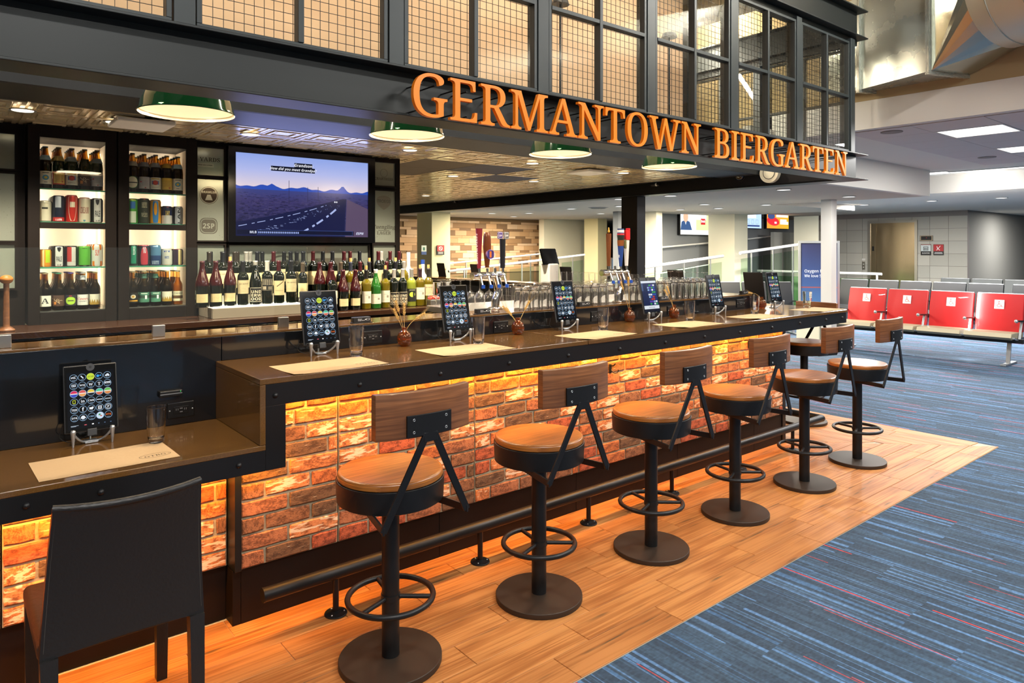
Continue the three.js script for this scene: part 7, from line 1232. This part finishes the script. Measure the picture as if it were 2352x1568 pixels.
  ramp([1395, 626], [1660, 588], -8.5, 0.03, 'thick white ramp handrail over glass right of the black column', true, 4); ramp([1395, 650], [1626, 608], -8.8, 0.012, 'thin white ramp rail behind the thick one', false, 3);
  ramp([1700, 581], [1842, 560], -7.9, 0.03, 'thick white ramp handrail over glass leading to the poster stand', true, 3);
  ramp([1030, 623], [1342, 585], -11.8, 0.025, 'white ramp handrail in front of the stacked tile wall', true, 5); ramp([1030, 605], [1252, 582], -13.2, 0.02, 'upper white ramp rail by the stacked tile wall', false, 3);
  const wr = (a, b, l) => { const A = onZ(...a, -9.8), B = onZ(...b, -9.8), t = thing('wall_handrail', l, 'handrail', [0, 0, 0]); mesh('rail', rod(A, B, 0.02, 0.02, 10), M.white, t); for (const s of [0.15, 0.85]) { const p = A.map((v, i) => v + (B[i] - v) * s); mesh('bracket', rod([p[0], p[1] - 0.06, -9.898], [p[0], p[1], -9.8], 0.01), M.alu, t); } };
  wr([1484, 571], [1626, 558], 'white wall handrail under the suited man screen'); wr([1717, 549], [1769, 543], 'white wall handrail under the red car screen');
  // poster stands
  const poster = (pos, w, h, turn, label, draw) => { const t = thing('poster_stand', label, 'poster', pos, turn); mesh('frame', [span(-w / 2 - 0.04, w / 2 + 0.04, h + 0.3, h + 0.34, -0.02, 0.02), span(-w / 2 - 0.04, w / 2 + 0.04, 0.26, 0.3, -0.02, 0.02), span(-w / 2 - 0.04, -w / 2, 0.3, h + 0.3, -0.02, 0.02), span(w / 2, w / 2 + 0.04, 0.3, h + 0.3, -0.02, 0.02)], M.alu, t); mesh('print', box(w, h, 0.02, 0, 0.3 + h / 2, 0), MAT({ map: canvasTex(256, Math.round(256 * h / w), draw), roughness: 0.5 }), t); mesh('foot', rbox(w, 0.03, 0.4, 0, 0.0155, 0, 0.005), M.alu, t); mesh('upright', span(-0.03, 0.03, 0.03, 0.26, -0.02, 0.02), M.alu, t); };
  const clouds = (g, w, h, y) => { g.fillStyle = 'rgba(240,244,250,0.9)'; for (const [x, k, r] of [[0.1, 0, 0.1], [0.25, -0.02, 0.13], [0.45, 0.02, 0.1], [0.7, -0.01, 0.14], [0.9, 0.01, 0.1]]) { g.beginPath(); g.arc(w * x, h * (y + k), w * r, 0, 7); g.fill(); } };
  const pc = onY(1884, 800, 0), pd = [11.9, 0, -6.35];
  poster([12.3, 0.0005, -6.2], 0.62, 1.42, -0.9, 'tall blue sky poster in an aluminium stand behind the white column', (g, w, h) => { const s = g.createLinearGradient(0, 0, 0, h); s.addColorStop(0, '#22264e'); s.addColorStop(0.45, '#2e4a86'); s.addColorStop(1, '#4a8ac0'); g.fillStyle = s; g.fillRect(0, 0, w, h); clouds(g, w, h, 0.86); txt(g, 'Oxygen Rocks', w * 0.1, h * 0.36, '30px sans-serif', '#e6ecf6', 'left'); txt(g, 'We love Silver', w * 0.1, h * 0.42, '28px sans-serif', '#e6ecf6', 'left'); g.fillStyle = '#b0453a'; g.fillRect(w * 0.88, h * 0.45, w * 0.1, 26); g.fillRect(w * 0.88, h * 0.52, w * 0.1, 18); g.fillStyle = '#9a4a4a'; g.fillRect(0, h * 0.56, w, 8); });
  const p2 = onZ(1419, 630, -11.9); poster([p2[0], 0.0005, -11.9], 0.34, 1.05, -0.3, 'sky and clouds poster in a stand behind the taps', (g, w, h) => { g.fillStyle = '#4a86c6'; g.fillRect(0, 0, w, h); clouds(g, w, h, 0.55); clouds(g, w, h, 0.82); g.fillStyle = '#3a6a3a'; g.fillRect(0, h * 0.95, w, h * 0.05); txt(g, 'YOUR', w * 0.6, h * 0.2, '44px sans-serif', '#e8f0fa'); });
}
// ---------- waiting seats ----------
function makeBench(n, pitch, backM, seatM, icon, label, group) {
  const t = thing('waiting_bench', label, 'bench', [0, 0, 0], 0, group);                                    // local: sitters face +z, seats run along x
  const L = n * pitch;
  mesh('beam', box(L + 0.1, 0.06, 0.09, L / 2, 0.33, -0.02), M.black, t);
  for (let i = 0; i < n; i++) {
    const x = (i + 0.5) * pitch;
    const sh = [[-0.26, 0.0], [0.24, 0.0], [0.28, 0.03], [0.25, 0.075], [0.1, 0.075], [-0.26, 0.06]];
    const s = mesh('seat', extrude(sh.map(([a, b]) => [-a, b]), pitch - 0.06, 0.006).rotateY(Math.PI / 2).translate(x - pitch / 2 + 0.03, 0.37, 0), seatM, t);
    const bk = mesh('backrest', toCreasedNormals(extrude([[-0.0, 0], [0.05, 0.0], [0.07, 0.25], [0.13, 0.5], [0.1, 0.51], [0.03, 0.26]].map(([a, b]) => [a, b]), pitch - 0.05, 0.008), 0.7).rotateY(Math.PI / 2).translate(x - pitch / 2 + 0.025, 0.445, -0.22), backM, t);
    mesh('top_rail', rod([x - pitch / 2 + 0.025, 0.962, -0.335], [x + pitch / 2 - 0.025, 0.962, -0.335], 0.012, 0.012, 8), M.alu, bk);
    if (icon) mesh('access_sticker', new THREE.PlaneGeometry(0.12, 0.13).rotateX(-0.21).translate(x, 0.815, -0.263), icon, bk);
  }
  for (let i = 0; i <= n; i++) { const x = i * pitch; const a = mesh('armrest', bar([x, 0.62, 0.13], [x, 0.6, -0.24], 0.045, 0.02), M.black, t); mesh('arm_post', [bar([x, 0.36, 0.0], [x, 0.61, -0.1], 0.03, 0.012), bar([x, 0.36, 0.1], [x, 0.4, 0.27], 0.03, 0.012)], M.alu, a); mesh('arm_tip', sph(0.026, x, 0.62, 0.14, 10), M.alu, a); }
  for (const x of [0.12, L - 0.12]) { const l = mesh('leg', [bar([x, 0.02, 0.05], [x, 0.33, -0.02], 0.05, 0.03)], M.alu, t); mesh('foot', rbox(0.07, 0.025, 0.5, x, 0.013, 0.02, 0.006), M.alu, l); }
  return t;
}
{
  T.wheel = canvasTex(128, 140, (g, w, h) => { g.fillStyle = '#e6e2dc'; g.fillRect(0, 0, w, h); g.strokeStyle = '#b03a34'; g.lineWidth = 7; g.lineCap = 'round'; g.beginPath(); g.arc(w * 0.48, h * 0.62, 24, 0.2, 4.4); g.stroke(); g.beginPath(); g.moveTo(w * 0.46, h * 0.3); g.lineTo(w * 0.48, h * 0.56); g.lineTo(w * 0.68, h * 0.56); g.lineTo(w * 0.78, h * 0.78); g.lineTo(w * 0.86, h * 0.76); g.moveTo(w * 0.47, h * 0.42); g.lineTo(w * 0.64, h * 0.42); g.stroke(); g.fillStyle = '#b03a34'; g.beginPath(); g.arc(w * 0.46, h * 0.2, 9, 0, 7); g.fill(); });
  const redV = PHY({ color: 0xb01c1e, roughness: 0.38, clearcoat: 0.2 }), beige = MAT({ color: 0xa49a80, roughness: 0.6 }), char = PHY({ color: 0x1a1c1f, roughness: 0.5 }), charL = PHY({ color: 0x363c3c, roughness: 0.5 });
  const red = makeBench(4, 0.62, redV, beige, MAT({ map: T.wheel, roughness: 0.5 }), 'red four-seat waiting bench with wheelchair stickers on its backs', undefined);
  red.rotation.y = -Math.PI / 2; red.position.set(11.52, 0.0005, -5.44);
  const g1 = makeBench(5, 0.6, char, char, null, 'charcoal waiting bench in front of the lift wall', 'charcoal waiting benches'); g1.rotation.y = -Math.PI / 2;
  const mk = (o, x, z, r, l, y = 0.0005) => { o.position.set(x, y, z); o.rotation.y = r; if (l) o.userData = { ...o.userData, label: l }; };
  mk(g1, 14.6, -7.05, -Math.PI / 2, 'charcoal waiting bench behind the red one, by the white handrail');
  const c1 = copyOf(g1, [14.6, 0.0005, -3.95], -Math.PI / 2, 'charcoal waiting bench behind the red one, right of the lift'); 
  const g3 = makeBench(4, 0.6, charL, charL, null, 'lighter grey waiting bench by the dark return wall', undefined); mk(g3, 16.9, -5.9, -Math.PI / 2);
  const grey = MAT({ color: 0x8f959a, roughness: 0.5 });
  const g4 = makeBench(3, 0.5, char, char, null, 'charcoal waiting bench between the tablets and the poster stand', undefined); mk(g4, 11.45, -7.7, -0.687);
}
renderer.render(scene, camera);
